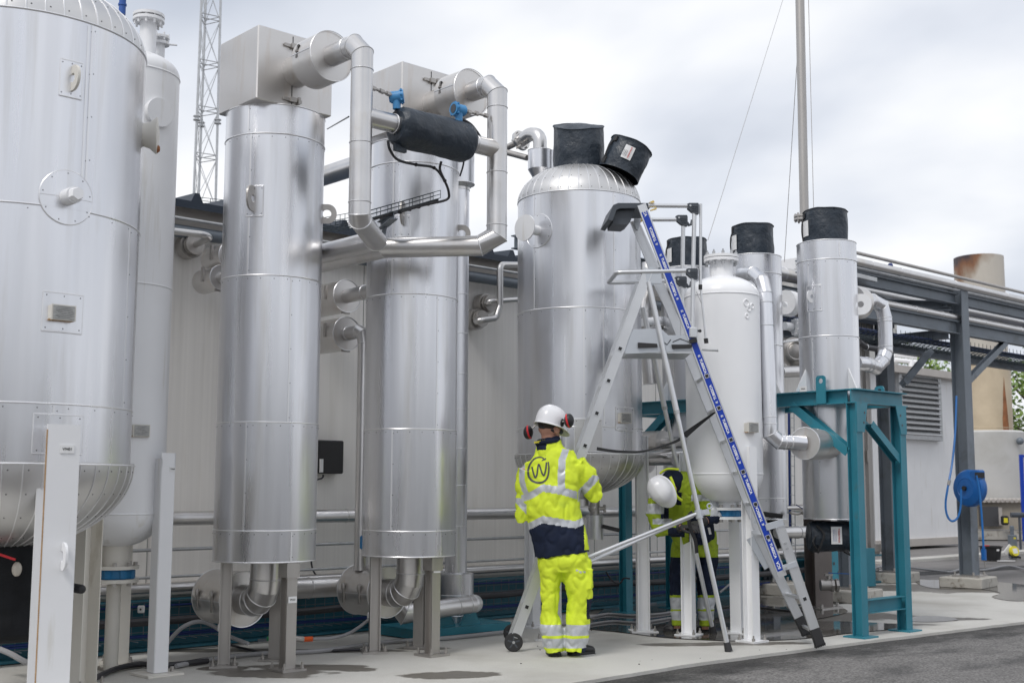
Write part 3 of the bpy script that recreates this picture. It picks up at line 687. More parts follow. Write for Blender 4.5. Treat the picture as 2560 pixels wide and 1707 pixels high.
# ============================================================ VESSELS
def bang(c): return math.atan2(-c[1],-c[0])
def dv(c,deg):
    a=bang(c)+R_(deg); return V((math.cos(a),math.sin(a),0))
def P3(c,z): return V((c[0],c[1],z))
def shell(root,c,R,z0,z1,rings,seams,mat='aluminium',name='shell',rv=24,top=True,bot=True,botr=0,seg=96):
    m=MB(); prof=[(R,z0),(R,z1)]
    m.lathe(P3(c,0),(0,0,1),prof,seg,(1 if bot else 0,1 if top else 0))
    m.mat(1)
    for z in rings: m.torus(P3(c,z),(0,0,1),R+.001,.0055,seg,6)
    if bot: m.torus(P3(c,z0),(0,0,1),R-.002,.006,seg,6)
    if top: m.torus(P3(c,z1),(0,0,1),R-.002,.006,seg,6)
    for a,za,zb in seams:
        d=dv(c,a); s=MB(); m.bar(P3(c,za)+d*(R),P3(c,zb)+d*(R),.012,.007,d)
    m.mat(2)
    for z in rings:
        for k in range(rv):
            a=360*k/rv+7*math.sin(z*9); dz=-.025
            m.rivet(P3(c,z+dz)+dv(c,a)*R,dv(c,a),.0055)
    for a,za,zb in seams:
        n=max(1,int((zb-za)/.24))
        for k in range(n+1): d=dv(c,a+1.6); m.rivet(P3(c,za+.03+(zb-za-.06)*k/n)+d*R,d,.0055)
    return m.build(name,[mat,'seam','rivet'],root)
def dome(root,c,R,z,h,sgn,rmin,gores,name,mat='dome_aluminium',lip=.0):
    m=MB(); prof=[]; n=14
    t1=math.acos(rmin/R)
    for i in range(n+1):
        t=t1*i/n; prof.append((R*math.cos(t),sgn*h*math.sin(t)))
    if lip: prof=[(R,-sgn*.012)]+prof
    if sgn<0: prof=prof[::-1]
    m.lathe(P3(c,z),(0,0,1),prof,96,(0,0) if rmin>.05 else (1,1))
    m.mat(1)
    if sgn>0: pass
    for g in range(gores):
        a=360*g/gores; pts=[]
        for i in range(0,n+1,1):
            t=t1*i/n; pts.append(P3(c,z+sgn*(h*math.sin(t)))+dv(c,a)*(R*math.cos(t)+.001))
        m.tube(pts,.004,5)
    m.torus(P3(c,z),(0,0,1),R+.001,.006,96,6)
    m.mat(2)
    for g in range(gores):
        for t_ in (.06,.28,.52,.8):
            t=t1*t_; d=dv(c,360*(g)/gores+2.2); nn=(d*(math.cos(t)*h)+V((0,0,sgn*math.sin(t)*R))).normalized(); m.rivet(P3(c,z+sgn*h*math.sin(t))+d*(R*math.cos(t)),nn,.006)
    return m.build(name,[mat,'seam','rivet'],root)
def plate_on(root,c,R,px0,py0,px1,py1,name='cover_plate',mat='aluminium',th=.006,extra=None):
    # thin bordered plate following the shell, spanning photo corners
    A=CYL(px0,py0,c[0],c[1],R); B=CYL(px1,py1,c[0],c[1],R)
    a0=math.atan2(A.y-c[1],A.x-c[0]); a1=math.atan2(B.y-c[1],B.x-c[0]); z1,z0=A.z,B.z
    a1=a0+((a1-a0+math.pi)%(2*math.pi)-math.pi)
    m=MB(); n=8
    def ring(rr): return rr
    def pt(a,z,r): return V((c[0]+math.cos(a)*r,c[1]+math.sin(a)*r,z))
    vs=[];fs=[]
    for i in range(n+1):
        a=a0+(a1-a0)*i/n; vs+=[pt(a,z0,R+th),pt(a,z1,R+th)]
    for i in range(n): fs.append((2*i,2*i+2,2*i+3,2*i+1) if a1>a0 else (2*i,2*i+1,2*i+3,2*i+2))
    m.add(vs,fs); m.mat(1)
    for z in(z0,z1): m.tube([pt(a0+(a1-a0)*i/n,z,R+th*.6) for i in range(n+1)],.0055,6)
    for a in(a0,a1): m.tube([pt(a,z0,R+th*.6),pt(a,z1,R+th*.6)],.004,6)
    m.mat(2)
    for fa in(.08,.5,.92):
        for z in(z0+.018,z1-.018): a=a0+(a1-a0)*fa; m.rivet(pt(a,z,R+th),pt(a,z,1)-pt(a,z,0),.006)
    o=m.build(name,[mat,'seam','rivet'],root)
    am=(a0+a1)/2; return o,V((math.cos(am),math.sin(am),0)),pt(am,(z0+z1)/2,R+th),abs(a1-a0)*R,z1-z0
def curved_pad(root,c,R,p,r,lift=.006):
    a0=math.atan2(p.y-c[1],p.x-c[0]); m=MB(); n=48
    def pt(u,v,l): a=a0+u/R; return V((c[0]+math.cos(a)*(R+l),c[1]+math.sin(a)*(R+l),p.z+v))
    rings=[[pt(q*r*math.cos(2*math.pi*k/n),q*r*math.sin(2*math.pi*k/n),lift) for k in range(n)] for q in(1,.75,.5,.25,.05)]
    m.loft(rings,(0,1)); m.mat(1); m.loft([[pt((r+.004*math.cos(t))*math.cos(2*math.pi*k/n),(r+.004*math.cos(t))*math.sin(2*math.pi*k/n),lift*.6+.004*math.sin(t)) for t in(0,1.57,3.14,4.71)] for k in range(n)],closed=True)
    m.tube([pt(-r+2*r*i/12,0,lift+.001) for i in range(13)],.0015,4)
    m.mat(2)
    for k in range(9): a=k*.698+.2; q=pt(.89*r*math.cos(a),.89*r*math.sin(a),lift); m.rivet(q,q-V((c[0],c[1],q.z)),.006)
    return m.build('nozzle_pad',['aluminium','seam','rivet'],root)
def nameplate(root,c,R,x0,y0,x1,y1,stand=.05,rust=True):
    A=CYL(x0,y0,c[0],c[1],R+stand); B=CYL(x1,y1,c[0],c[1],R+stand); mid=(A+B)/2; n=V((mid.x-c[0],mid.y-c[1],0)).normalized(); X=V((-n.y,n.x,0)); w=(V((A.x,A.y,0))-V((B.x,B.y,0))).length; h=A.z-B.z
    m=MB(); m.box(mid,(w,.012,h),X); m.mat(1)
    m.box(mid-n*stand/2-X*0-V((0,0,h/2-.004)),(w,stand,.008),X); m.mat(0); m.box(mid-n*stand/2-X*(w/2-.004),(.008,stand,h-.01),X); m.box(mid-n*stand/2+X*(w/2-.004),(.008,stand,h-.01),X)
    br=m.build('nameplate_bracket',['cream_paint','rusty_edge'],root,smooth=False)
    m=MB(); m.box(mid+n*.008,(w*.88,.004,h*.88),X)
    m.mat(1)
    for k in range(7): m.box(mid+n*.0105+V((0,0,h*(.33-.11*k))),(w*(.7 if k%3 else .5),.001,h*.02),X)
    m.build('nameplate',['plate_grey','print_dark'],br,smooth=False)
def legh(root,c,x,y,z0,z1,w,mat,deg=0,base=.24,th=.016,dep=None,bolts=True,tag_txt=None,tagpy=None,name='leg'):
    # H section leg whose flange normal points away from the vessel axis
    o=V((x-c[0],y-c[1],0)).normalized(); 
    if deg is not None: a=R_(deg); o=V((o.x*math.cos(a)-o.y*math.sin(a),o.x*math.sin(a)+o.y*math.cos(a),0))
    m=MB(); m.hbeam((x,y,z0+.018),(x,y,z1),w,dep or w,.010,o); lg=m.build(name,mat,root,smooth=False)
    m=MB(); m.box((x,y,z0+.009),(base,base,th),(o.x,o.y,0)); m.mat(1)
    if bolts:
        t=V((-o.y,o.x,0))
        for i in(-1,1):
            for j in(-1,1):
                q=V((x,y,z0+.018))+o*(i*base*.38)+t*(j*base*.38); m.cyl(q,q+V((0,0,.022)),.014,seg=6); m.cyl(q+V((0,0,.022)),q+V((0,0,.045)),.007,seg=8)
    m.build('foot_plate',[mat,'stainless'],lg,smooth=False)
    return lg,o
def tagplate(parent,p,n,w,h,txt,size=.02):
    n=V(n).normalized(); X=V((-n.y,n.x,0)).normalized()
    m=MB(); m.box(p+n*.003,(w,.004,h),X); m.mat(1); text_mb(txt,size,p+n*.0062,X,(0,0,1),m,bold=.0006)
    return m.build('tag_plate',['label_white','print_dark'],parent,smooth=False)
def flange(m,p,ax,r,t,bolts=8,br=.012,bl=.03):
    ax=V(ax).normalized(); m.cyl(p-ax*t/2,p+ax*t/2,r,seg=40); x,y=perp(ax)
    for k in range(bolts):
        a=2*math.pi*(k+.5)/bolts; q=p+(x*math.cos(a)+y*math.sin(a))*(r*.84); m.cyl(q-ax*(t/2+bl),q+ax*(t/2+bl),br,seg=6)

# ---------------------------------------- towers V9101 / V9102
def steel_tower(name_txt,c,R,zs,lab,legs,box,noz,seams,lugpx,legtag):
    T_=thing('steel_tower',lab,'process tower',P3(c,0),'twin steel clad towers')
    z0,r1,r2,r3,r4,zt=zs
    shell(T_,c,R,z0,zt,[x for x in(r1,r2,r3,r4) if x],seams)
    # head box
    x0,x1,y0,y1,zb,zc=box
    m=MB(); m.box(((x0+x1)/2,(y0+y1)/2,(zb+zc)/2),(x1-x0,y1-y0,zc-zb),bev=.008); m.mat(1)
    m.bar((noz[0]-.03,y0-.001,zb+.02),(noz[0]-.03,y0-.001,zc-.02),.006,.004,(0,1,0))
    hb=m.build('head_box',['steel_plate','rivet'],T_,smooth=False)
    m=MB()
    for z in(zb+.05,zc-.10): 
        m.box((noz[0]-.03,y0-.012,z),(.16,.012,.022)); m.box((noz[0]-.03,y0-.022,z),(.05,.02,.035)); m.box((noz[0]+.02,y0-.02,z),(.02,.03,.05))
    m.build('latch','stainless',hb,smooth=False)
    # lifting lug plate on the front-left
    if lugpx:
        o,n,mid,w,h=plate_on(T_,c,R,*lugpx[:4])
        p=CYL(lugpx[4],lugpx[5],c[0],c[1],R); n=V((p.x-c[0],p.y-c[1],0)).normalized()
        m=MB(); m.lug(p-V((0,0,0))+n*.0,V((0,0,1)),n,.19,.12,.014,.028,.08); m.build('lifting_lug','stainless',T_,smooth=False)
    for (lx,ly,first) in legs:
        lg,o=legh(T_,c,lx,ly,0,z0+.02,.085,'stainless',base=.20)
        if first:
            q=V((lx,ly,0))+o*.0435; P=V((lx,ly,legtag))
            tagplate(lg,P+o*.046,o,.07,.045,name_txt,.019)
            m=MB(); m.box((lx,ly,z0-.06),(.11,.11,.10),(o.x,o.y,0)); m.build('packer','stainless',lg,smooth=False)
    return T_
c1=(4.84,7.99); c2=(6.11,7.89)
T1=steel_tower('V9101',c1,.375,(.765,.988,1.764,2.836,3.90,4.124),'tall clad steel tower with square head box, left one of two, leg tag V9101',[(4.85,7.66,1),(4.61,8.13,0),(5.07,8.17,0)],(4.47,5.13,7.66,8.22,4.125,4.69),(4.80,4.40),[(-32,3.90,4.12),(-28,2.84,3.9),(22,1.77,2.83),(-24,.99,1.76),(30,.77,.98)],(618,467,657,540,634,498),.50)
T2=steel_tower('V9102',c2,.375,(.763,.96,1.755,2.826,3.9,4.10),'tall clad steel tower with square head box, right one of two, leg tag V9102',[(6.12,7.59,1),(5.88,8.02,0),(6.35,8.04,0)],(5.74,6.40,7.58,8.14,4.15,4.70),(6.07,4.40),[(-25,2.83,4.09),(33,1.76,2.82),(-22,.97,1.75),(42,.77,.95)],(987,540,1025,592,1009,535),.66)
# side lugs (round eye plates seen edge-on at the shells' right)
for T_,c,px_,py_ in((T1,c1,846,532),(T2,c2,1176,585)):
    d=dv(c,84); p=P3(c,ZP(c,py_)); m=MB(); m.lug(p+d*.36,V((0,0,1)),d,.15,.12,.014,.034,.07); m.build('lifting_lug','stainless',T_,smooth=False)
# ---------------------------------------- cladding pipe helper with mitred bends and seam rings
def pipe_mb(pts,r,bands=(),seg=28,caps=(1,1)):
    seg=max(seg,30); m=MB(); m.tube(pts,r,seg,caps); m.mat(1); pts=[V(p) for p in pts]; m.ang=13
    for i in range(1,len(pts)-1):
        d0=(pts[i]-pts[i-1]).normalized(); d1=(pts[i+1]-pts[i]).normalized(); nn=(d0+d1).normalized(); x,y=perp(d0); ring=[]
        for k in range(32):
            a=2*math.pi*k/32; q=(x*math.cos(a)+y*math.sin(a))*(r+.0005); q=q+d0*(-q.dot(nn)/max(d0.dot(nn),.3)); ring.append(pts[i]+q)
        m.loft([[p+(p-pts[i]).normalized()*(.0035*math.cos(t))+nn*(.0035*math.sin(t)) for t in(0,1.57,3.14,4.71)] for p in ring],closed=True)
    for i,t in bands:
        a,b=pts[i],pts[i+1]; m.torus(a.lerp(b,t),b-a,r+.001,.004,seg*2,5)
    return m
def mitre(pts,cut):
    # replace 90 degree corners by two 45 degree mitres
    pts=[V(p) for p in pts]; out=[pts[0]]
    for i in range(1,len(pts)-1):
        a=(pts[i-1]-pts[i]).normalized(); b=(pts[i+1]-pts[i]).normalized(); out+=[pts[i]+a*cut,pts[i]+b*cut]
    out.append(pts[-1]); return out
zn=4.40
def head_pipe(c,X,Y,yb,lab,pts,zn):
    t=thing('overhead_pipe',lab,'pipe',(X,Y,3.9),'overhead pipes of the twin towers')
    m=MB(); m.cyl((X,yb,zn),(X,yb-.33,zn),.118,seg=40); m.build('nozzle','steel_plate',t)
    m=MB(); m.lathe((X,yb-.22,zn),(0,-1,0),[(.12,0),(.185,.01),(.185,.25),(.10,.26)],56); m.mat(1); m.torus((X,yb-.48,zn),(0,1,0),.185,.003,56,5); m.bar((X-.1855,yb-.23,zn+.02),(X-.1855,yb-.47,zn+.02),.004,.005); m.build('flange_box',['steel_plate','seam'],t)
    m=MB(); 
    for k in range(2):
        a=R_(168); q=V((X+.187*math.cos(a),yb-.30-.0*k,zn+.187*math.sin(a))); m.bar(q+V((.012,0,.05)),q-V((.0,0,.05)),.022,.012); m.ball(q,.014,seg=8,rg=6)
    m.build('latch','stainless',t)
    full=[(X,yb-.40,zn),(X,Y+.09,zn),(X,Y,zn-.05),(X,Y,zn-.16)]
    m=pipe_mb([(X,yb-.40,zn),(X,Y+.10,zn),(X,Y,zn-.09)]+pts,.077,[(0,.8),(2,.10),(2,.56),(2,.93)]); m.build('pipe_body',['pipe_cladding','seam'],t)
    return t
H1=head_pipe(c1,4.80,6.80,7.66,'clad pipe looping down from the head box of the left twin tower',[(4.80,6.80,3.17),(4.86,6.86,3.12) if 0 else (4.815,6.815,3.135),(5.28,7.27,3.12),(5.28,8.95,3.12)],4.40)
H2=head_pipe(c2,6.07,6.80,7.58,'clad pipe looping down from the head box of the right twin tower',[(6.07,6.80,3.20),(5.97,6.88,3.12),(5.50,7.45,3.12),(5.50,8.95,3.12)],4.40)
m=pipe_mb([(4.80,6.80,3.87),(6.07,6.80,3.87)],.068,[(0,.22),(0,.82)]); 
t=thing('cross_pipe','short clad pipe joining the two overhead loops, half hidden in a black jacket','pipe',(5.4,6.8,3.87)); m.build('pipe_body',['pipe_cladding','seam'],t)
# black jacket on the cross pipe
JX0=YP(995,320,6.8).x; JX1=YP(1172,350,6.8).x
def jacket(pts,r,name,lab,cat,wob=.05,seed=0,mat='black_vinyl',endr=.75):
    # soft padded sleeve along pts
    m=MB(); rings=[]; n=36; K=30; pts=[V(p) for p in pts]; d=(pts[-1]-pts[0]).normalized(); x,y=perp(d)
    for i in range(K+1):
        t=i/K; e=min(t,1-t)*K
        rr=r*(endr+(1-endr)*min(1,(e/2.2))**.5) if e<2.2 else r
        p=pts[0].lerp(pts[-1],t)
        rings.append([p+(x*math.cos(a)+y*math.sin(a))*(rr*(1+wob*mnoise.noise(V((math.cos(a)*1.4+seed,math.sin(a)*1.4,t*3)))+wob*.5*mnoise.noise(V((math.cos(a)*4+seed,math.sin(a)*4,t*(9 if e>3 else 22)))))) for a in [2*math.pi*k/n for k in range(n)]])
    m.loft(rings); return m
m=jacket([(JX0-.02,6.80,3.86),(JX1+.0,6.80,3.86)],.148,'','','')
t=thing('black_jacket','long black padded jacket wrapped round the overhead cross pipe','insulation jacket',((JX0+JX1)/2,6.8,3.7)); m.build('sleeve','black_vinyl',t)
m=MB(); m.box((JX0+.02,6.80,3.70),(.10,.03,.05),(.8,0,-.5)); m.build('strap_end','black_vinyl',t)
def transmitter(p,ax,stem0,lab,dn=V((0,0,-1)),disp=False):
    t=thing('transmitter',lab,'transmitter',p,'blue transmitters on the overhead pipes'); ax=V(ax).normalized()
    m=MB(); m.cyl(p-ax*.045,p+ax*.02,.043,seg=28); m.cyl(p+ax*.02,p+ax*.05,.050,seg=28); m.cyl(p-ax*.055,p-ax*.045,.035,seg=20)
    for k in range(8):
        x,y=perp(ax); a=k*math.pi/4; m.box(p+ax*.035+(x*math.cos(a)+y*math.sin(a))*.05,(.012,.028,.012),ax)
    m.tube([p+V((0,0,-.02)),p+V((0,0,-.09))],[.032,.028],16); m.build('housing','transmitter_blue',t)
    if disp: m=MB(); m.cyl(p+ax*.050,p+ax*.053,.034,seg=24); m.build('display','grey_plastic',t)
    m=MB(); m.tube([p-(V(stem0)-p).normalized()*-.03,V(stem0)],.011,10); d=(V(stem0)-p).normalized(); 
    for f in(.35,.62,.95): q=p.lerp(V(stem0),f); m.cyl(q-d*.015,q+d*.015,.019,seg=6)
    m.build('stem','stainless',t)
    m=MB(); m.tube([p+V((0,0,-.09)),p+V((-.01,-.01,-.13)),p+V((-.03,0,-.2))],.006,6); m.cyl(p+V((-.02,-.01,-.12))-ax*.003,p+V((-.02,-.01,-.12))+ax*.003,.015,seg=14); m.build('cable','dark_cable',t)
p=YP(992,243,6.80); transmitter(p,rt*.9+V((0,0,.1)),YP(930,220,6.8),'blue round transmitter head on a stem, left one above the black jacket')
p=YP(1147,275,6.80); transmitter(p,-rt*.75-hd*.6,YP(1218,290,6.8),'blue round transmitter head with a glass display, right one beside the black jacket',disp=True)
# cables from the jacket
t=thing('jacket_cable','looping dark cable from the black jacket down to the wire tray','cable',(5.6,7,3.3)); m=MB()
cp=[YP(970,352,6.85),YP(975,375,6.85),YP(995,400,6.9),YP(1040,412,6.95),YP(1085,420,7.0),YP(1110,450,7.05),YP(1122,482,7.1),YP(1115,500,7.15),YP(1060,513,7.2),YP(1000,530,7.2)]
m.tube(catmull(cp,6),.010,8); cp=[YP(1103,405,6.85),YP(1100,425,6.9),YP(1112,452,7.0)]; m.tube(catmull(cp,6),.010,8); m.build('cable_body','dark_cable',t)
m=MB()
for q in(cp[2],YP(1040,412,6.94),YP(1085,420,6.99)): m.ball(q,.015,seg=8,rg=6)
m.build('cable_tie','black_plastic',t)
t=thing('rear_cable','thick black cable arching behind the right blue transmitter','cable',(6.2,7,3.9)); m=MB(); m.tube(catmull([YP(1150,297,7.0),YP(1175,312,7.0),YP(1190,330,7.0),YP(1200,345,7.0)],6),.016,8); m.tube(catmull([YP(1150,300,7.1),YP(1158,330,7.2),YP(1160,400,7.3),YP(1150,440,7.4)],5),.008,6); m.build('cable_body','dark_cable',t)
# wire mesh tray
def basket(a,b,w,h,name,lab,bx=(0,0,1)):
    a,b=V(a),V(b); d=(b-a).normalized(); s=d.cross(V((0,0,1))).normalized(); L=(b-a).length
    m=MB(); u=V((0,0,1))
    for i in(-1,-.33,.33,1): m.tube([a+s*(w/2*i),b+s*(w/2*i)],.0028,4)
    for i in(-1,1):
        for k in(.5,1): m.tube([a+s*(w/2*i)+u*(h*k),b+s*(w/2*i)+u*(h*k)],.0028,4)
    n=int(L/.10)
    for k in range(n+1):
        p=a.lerp(b,k/n); m.tube([p-s*w/2+u*h,p-s*w/2,p+s*w/2,p+s*w/2+u*h],.0028,4)
    t=thing(name,lab,'cable tray',a); m.build('wire_mesh','mesh_dark',t,smooth=False); return t,a,b,s
A_=YP(1092,498,7.2); B_=YP(905,552,7.25); 
t,a,b,s=basket(A_,B_,.10,.06,'wire_tray','wire mesh cable tray held out in front of the right steel tower')
m=MB(); m.tube([a-(b-a).normalized()*-.0+V((0,0,-.012)),b+V((0,0,-.012))],.012,8)
for k in range(8): m.cyl(a.lerp(b,k/8)+V((0,0,-.03)),a.lerp(b,k/8)+V((0,0,.0)),.014,seg=8)
m.build('cable_bundle','dark_cable',t)
q=YP(985,538,7.2); m=MB(); m.hbeam(q,q+V((.10,.30,-.02)),.06,.06,.006,(0,0,1)); m.bar(q+V((.08,.22,-.04)),q+V((.09,.27,-.17)),.04,.012,(1,0,0)); m.build('bracket','steel_grey',t,smooth=False)
a=YP(815,560,8.6); b=YP(905,590,8.6); basket(YP(810,575,9.0),YP(905,560,8.2),.22,.08,'wire_tray','wire mesh cable tray between the two steel towers above the roof edge')
basket(YP(500,532,10.2),YP(572,540,10.0),.25,.12,'wire_tray','wire mesh cable tray over the roof edge left of the steel towers')
# ---------------------------------------- bottom outlets
def outlet(c,lab,coll,dzz=0):
    t=thing('bottom_outlet',lab,'pipe',P3(c,0),'outlets under the twin towers')
    z=.46+dzz; X=c[0]-.01
    pts=fillet([(X,c[1]-.04,.80),(X,c[1]-.04,z),(X,c[1]+.34,z)],.19,4)
    m=MB(); m.ang=11; m.tube(pts,.112,40); m.mat(1)
    for i in(1,3,4,5,6): 
        if i<len(pts)-1: m.torus(pts[i],pts[i+1]-pts[i-1],.113,.004,48,5)
    m.build('elbow',['pipe_cladding','seam'],t)
    m=MB(); y0=c[1]+.26; m.lathe((X,y0,z),(0,1,0),[(.112,0),(.205,.006),(.205,.40),(.205,.42),(.11,.58)],56); m.mat(1); m.torus((X,y0,z),(0,1,0),.205,.004,56,5); m.torus((X,y0+.42,z),(0,1,0),.205,.004,56,5)
    a=R_(175); m.bar((X-.206,y0+.01,z-.01),(X-.206,y0+.41,z-.01),.004,.006)
    m.build('flange_box',['steel_plate','seam'],t)
    for y in(y0+.10,y0+.32): m=MB(); m.bar((X-.212,y,z+.07),(X-.214,y,z-.09),.02,.012); m.ball((X-.218,y,z+.04),.018,(1,1,2),seg=8,rg=6); m.build('latch','stainless',t)
    return z
zz=outlet(c1,'big elbow and round flange box under the left twin tower',0)
outlet(c2,'big elbow and round flange box under the right twin tower',0,-.01)
t=run('header_pipe',[(4.84,8.80,.47),(6.12,8.80,.46)],.085,'pipe_cladding','clad header pipe joining the flange boxes under the twin towers',bands=[.45,.72])
# outlet nozzles hanging near tower bottoms
# ---------------------------------------- riser
rc=(7.30,8.72)
T_=thing('riser','tall slim clad riser on a teal base behind the right steel tower','riser',P3(rc,0))
m=MB(); m.lathe(P3(rc,0),(0,0,1),[(.165,.09),(.165,.52),(.10,.53)],48); m.mat(1)
for z in(.15,.33): m.torus(P3(rc,z),(0,0,1),.166,.004,48,5)
m.build('base_jacket',['aluminium','seam'],T_)
m=MB(); m.lathe(P3(rc,0),(0,0,1),[(.10,.5),(.10,ZP(rc,462,1165)-.02)],40); m.mat(1)
for z in(.95,1.32,1.66,2.02,2.35,2.73,3.1): m.torus(P3(rc,z),(0,0,1),.101,.004,40,5)
m.build('pipe_body',['aluminium','seam'],T_)
zA=ZP(rc,462,1165); m=MB(); m.lathe(P3(rc,0),(0,0,1),[(.10,zA-.04),(.145,zA),(.145,zA+.42),(.10,zA+.45)],40); m.mat(1); m.torus(P3(rc,zA),(0,0,1),.146,.006,40,5); m.build('upper_jacket',['aluminium','seam'],T_)
m=MB(); o=V((7.05,8.62,0)); m.box((7.12,8.66,.05),(1.05,.62,.08)); m.prism([(-.12,0),(.12,0),(.0,.20)],(6.95,8.45,.09),(1,0,0),(0,0,1),.02); m.prism([(-.12,0),(.12,0),(.0,.20)],(7.2,8.40,.09),(1,0,0),(0,0,1),.02); m.build('base_frame','teal_paint',T_,smooth=False)
t=thing('high_pipe','clad pipe crossing high behind the towers over the roof','pipe',(7.3,8.9,4.5))
zq=XP(1080,352,7.3).z; m=pipe_mb(mitre([(7.3,8.72,4.1),(7.3,8.72,zq),(7.3,13,zq)],.1),.105,[(2,.15),(2,.35),(2,.62)]); m.build('pipe_body',['pipe_cladding','seam'],t)
# low pipe with round end in front of the riser
a=G(1182,1508,.40); b=G(1010,1546,.30)
zc=.40; a=V((7.22,8.42,.40)); b_=DP(1025,1524,10.35)
t=thing('low_pipe','short clad pipe with a rounded end lying in front of the riser base','pipe',(a.x,a.y,0)); ae=DP(1185,1508,10.9); 
m=pipe_mb([DP(985,1500,10.55),DP(1012,1535,10.5),ae],.078,[(1,.12),(1,.75),(1,.92)]); m.ball(ae,.079,(1,1,1),24,12); m.build('pipe_body',['pipe_cladding','seam'],t)
# ---------------------------------------- wall flange boxes (round) with pipes
def wallbox(px_,py_,X,r,L,lab,pr,after,Yf=None,grp=None):
    f=XP(px_,py_,X); t=thing('round_flange_box',lab,'flange box',f,'round flange boxes behind the twin towers')
    m=MB(); m.lathe((X,f.y,f.z),(0,1,0),[(pr,0),(r,.004),(r,L),(r*.8,L+.04)],56); m.mat(1); m.torus((X,f.y,f.z),(0,1,0),r,.004,56,5); m.build('flange_box',['steel_plate','seam'],t)
    m=MB(); m.box((X-r,f.y+.12,f.z+.03),(.02,.03,.12)); m.box((X,f.y+.02,f.z-r),(.08,.02,.025)); m.build('latch','stainless',t,smooth=False)
    if after: m=pipe_mb(after(f),pr,[(0,.35)]); m.build('pipe_body',['pipe_cladding','seam'],t)
    return f
wallbox(868,740,6.11,.145,.42,'round silver flange box on the wall, upper of two between the steel towers',.062,lambda f:[(6.11,f.y+.05,f.z),(6.11,7.95,f.z)])
def dn(f):
    x=f.x; y=XP(911,900,x).y; return [(x,f.y+.05,f.z),(x,y+.09,f.z),(x,y+.02,f.z-.03),(x,y,f.z-.11),(x,y,.62)]
wallbox(868,834,6.0,.145,.42,'round silver flange box on the wall, lower of two with a downpipe',.058,dn)
wallbox(553,694,4.84,.10,.30,'round silver flange box left of the left steel tower, lower one',.05,lambda f:[(4.84,f.y+.05,f.z),(4.84,8.05,f.z)])
wallbox(580,640,4.95,.12,.30,'round silver flange box half hidden behind the left steel tower, upper one',.05,lambda f:[(4.95,f.y+.05,f.z),(4.95,8.05,f.z)])
# wall nozzles with flange and bent bare pipe
def wallnozzle(px_,py_,pts,lab,r=.028,fr=.085,upx=None):
    f=YP(px_,py_,9.36); t=thing('wall_nozzle',lab,'pipe',f,'bare bent pipes on the grey wall')
    m=MB(); m.cyl(f,f+V((0,-.10,0)),fr*1.25,seg=32); m.build('wall_box','stainless',t)
    m=MB(); flange(m,f+V((0,-.125,0)),(0,1,0),fr,.02,6,.010,.02); flange(m,f+V((0,-.155,0)),(0,1,0),fr,.02,0); m.build('flange','stainless',t)
    m=MB(); m.tube(fillet([f+V((0,-.14,0))]+[V(p) for p in pts],.07,5),r,16); m.build('pipe_body','stainless_bright',t)
wallnozzle(466,618,[YP(536,590,8.85),YP(500,580,8.85) if 0 else YP(436,578,9.0)],'bare pipe bent out of a wall flange left of the steel towers')
wallnozzle(1202,762,[YP(1208,755,9.05),YP(1300,748,9.05)],'bare pipe leaving a wall flange behind the big vessel, straight one')
wallnozzle(1180,800,[YP(1183,805,9.0),YP(1240,795,9.0),YP(1250,765,9.0),YP(1250,662,9.0),YP(1300,662,9.05)],'bare pipe looping up and over from a wall flange behind the big vessel',r=.033)
# ---------------------------------------- big clad vessel (V3)
c3=(8.10,7.91); R3=.577
T3=thing('clad_vessel','big clad vessel with domed ends and two black caps on top','vessel',P3(c3,0))
zr=[3.96,2.895,1.834,1.597]
shell(T3,c3,R3,zr[3],zr[0],[zr[1],zr[2]],[(-45,2.9,3.95),(4,1.84,2.89),(33,2.9,3.95),(22,1.84,2.89),(-12,1.6,1.83)],top=False,bot=False,rv=26)
dome(T3,c3,R3,zr[0],.36,1,.03,38,'top_dome')
dome(T3,c3,R3+.022,zr[3],.36,-1,.16,40,'bottom_dome',lip=.01)
m=MB(); m.lathe(P3(c3,0),(0,0,1),[(.16,zr[3]-.34),(.10,zr[3]-.40),(.10,zr[3]-.46)],32); m.build('outlet_neck','pipe_cladding',T3)
# nozzle with blind disc
p=CYL(1345,577,*c3,R3); n=V((p.x-c3[0],p.y-c3[1],0)).normalized()
curved_pad(T3,c3,R3,p,.155)
q=p+n*.17+V((0,0,.0)); m=MB(); m.cyl(p,q,.045,seg=28); m.cyl(q,q+n*.014,.12,seg=48); m.build('nozzle','white_paint',T3)
plate_on(T3,c3,R3,1539,1017,1583,1077); nameplate(T3,c3,R3,1551,1031,1578,1058,.035)
plate_on(T3,c3,R3,1436,1047,1505,1128,mat='dome_aluminium')
for x,y,f in((8.07,8.51,0),(8.55,7.55,0),(7.51,7.66,0)):
    lg,o=legh(T3,c3,x,y,0,1.78,.11,'cream_paint' if f else 'white_paint',base=.24)
# valve and drum under it
t=thing('drain_valve','stainless drain valve with a drum and black lever under the big vessel','valve',P3(c3,.9))
vc=(c3[0]+.02,c3[1]-.03); zv=ZP(c3,1268,1482); dc=V((DP(1487,1300,11.2).x,DP(1487,1300,11.2).y,0))
m=MB(); z0=ZP(dc,1347,1487); z1=ZP(dc,1287,1487); m.lathe(dc,(0,0,1),[(.078,z0),(.078,z1),(.05,z1+.01)],40); m.build('drum','aluminium',t)
m=MB(); m.cyl(dc+V((0,0,z1)),dc+V((0,0,zr[3]-.36)),.045,seg=20); q=dc+V((0,0,z1+.06)); m.ball(q-rt*.01,.05,(1,1,.9)); m.cyl(q,q+rt*.09-hd*.02,.018); 
for k in range(6): a=k*1.047; m.ball(q+rt*.09+V((0,0,math.sin(a)*.028))+hd*(math.cos(a)*.028),.013,seg=8,rg=6)
m.build('valve_body','stainless',t)
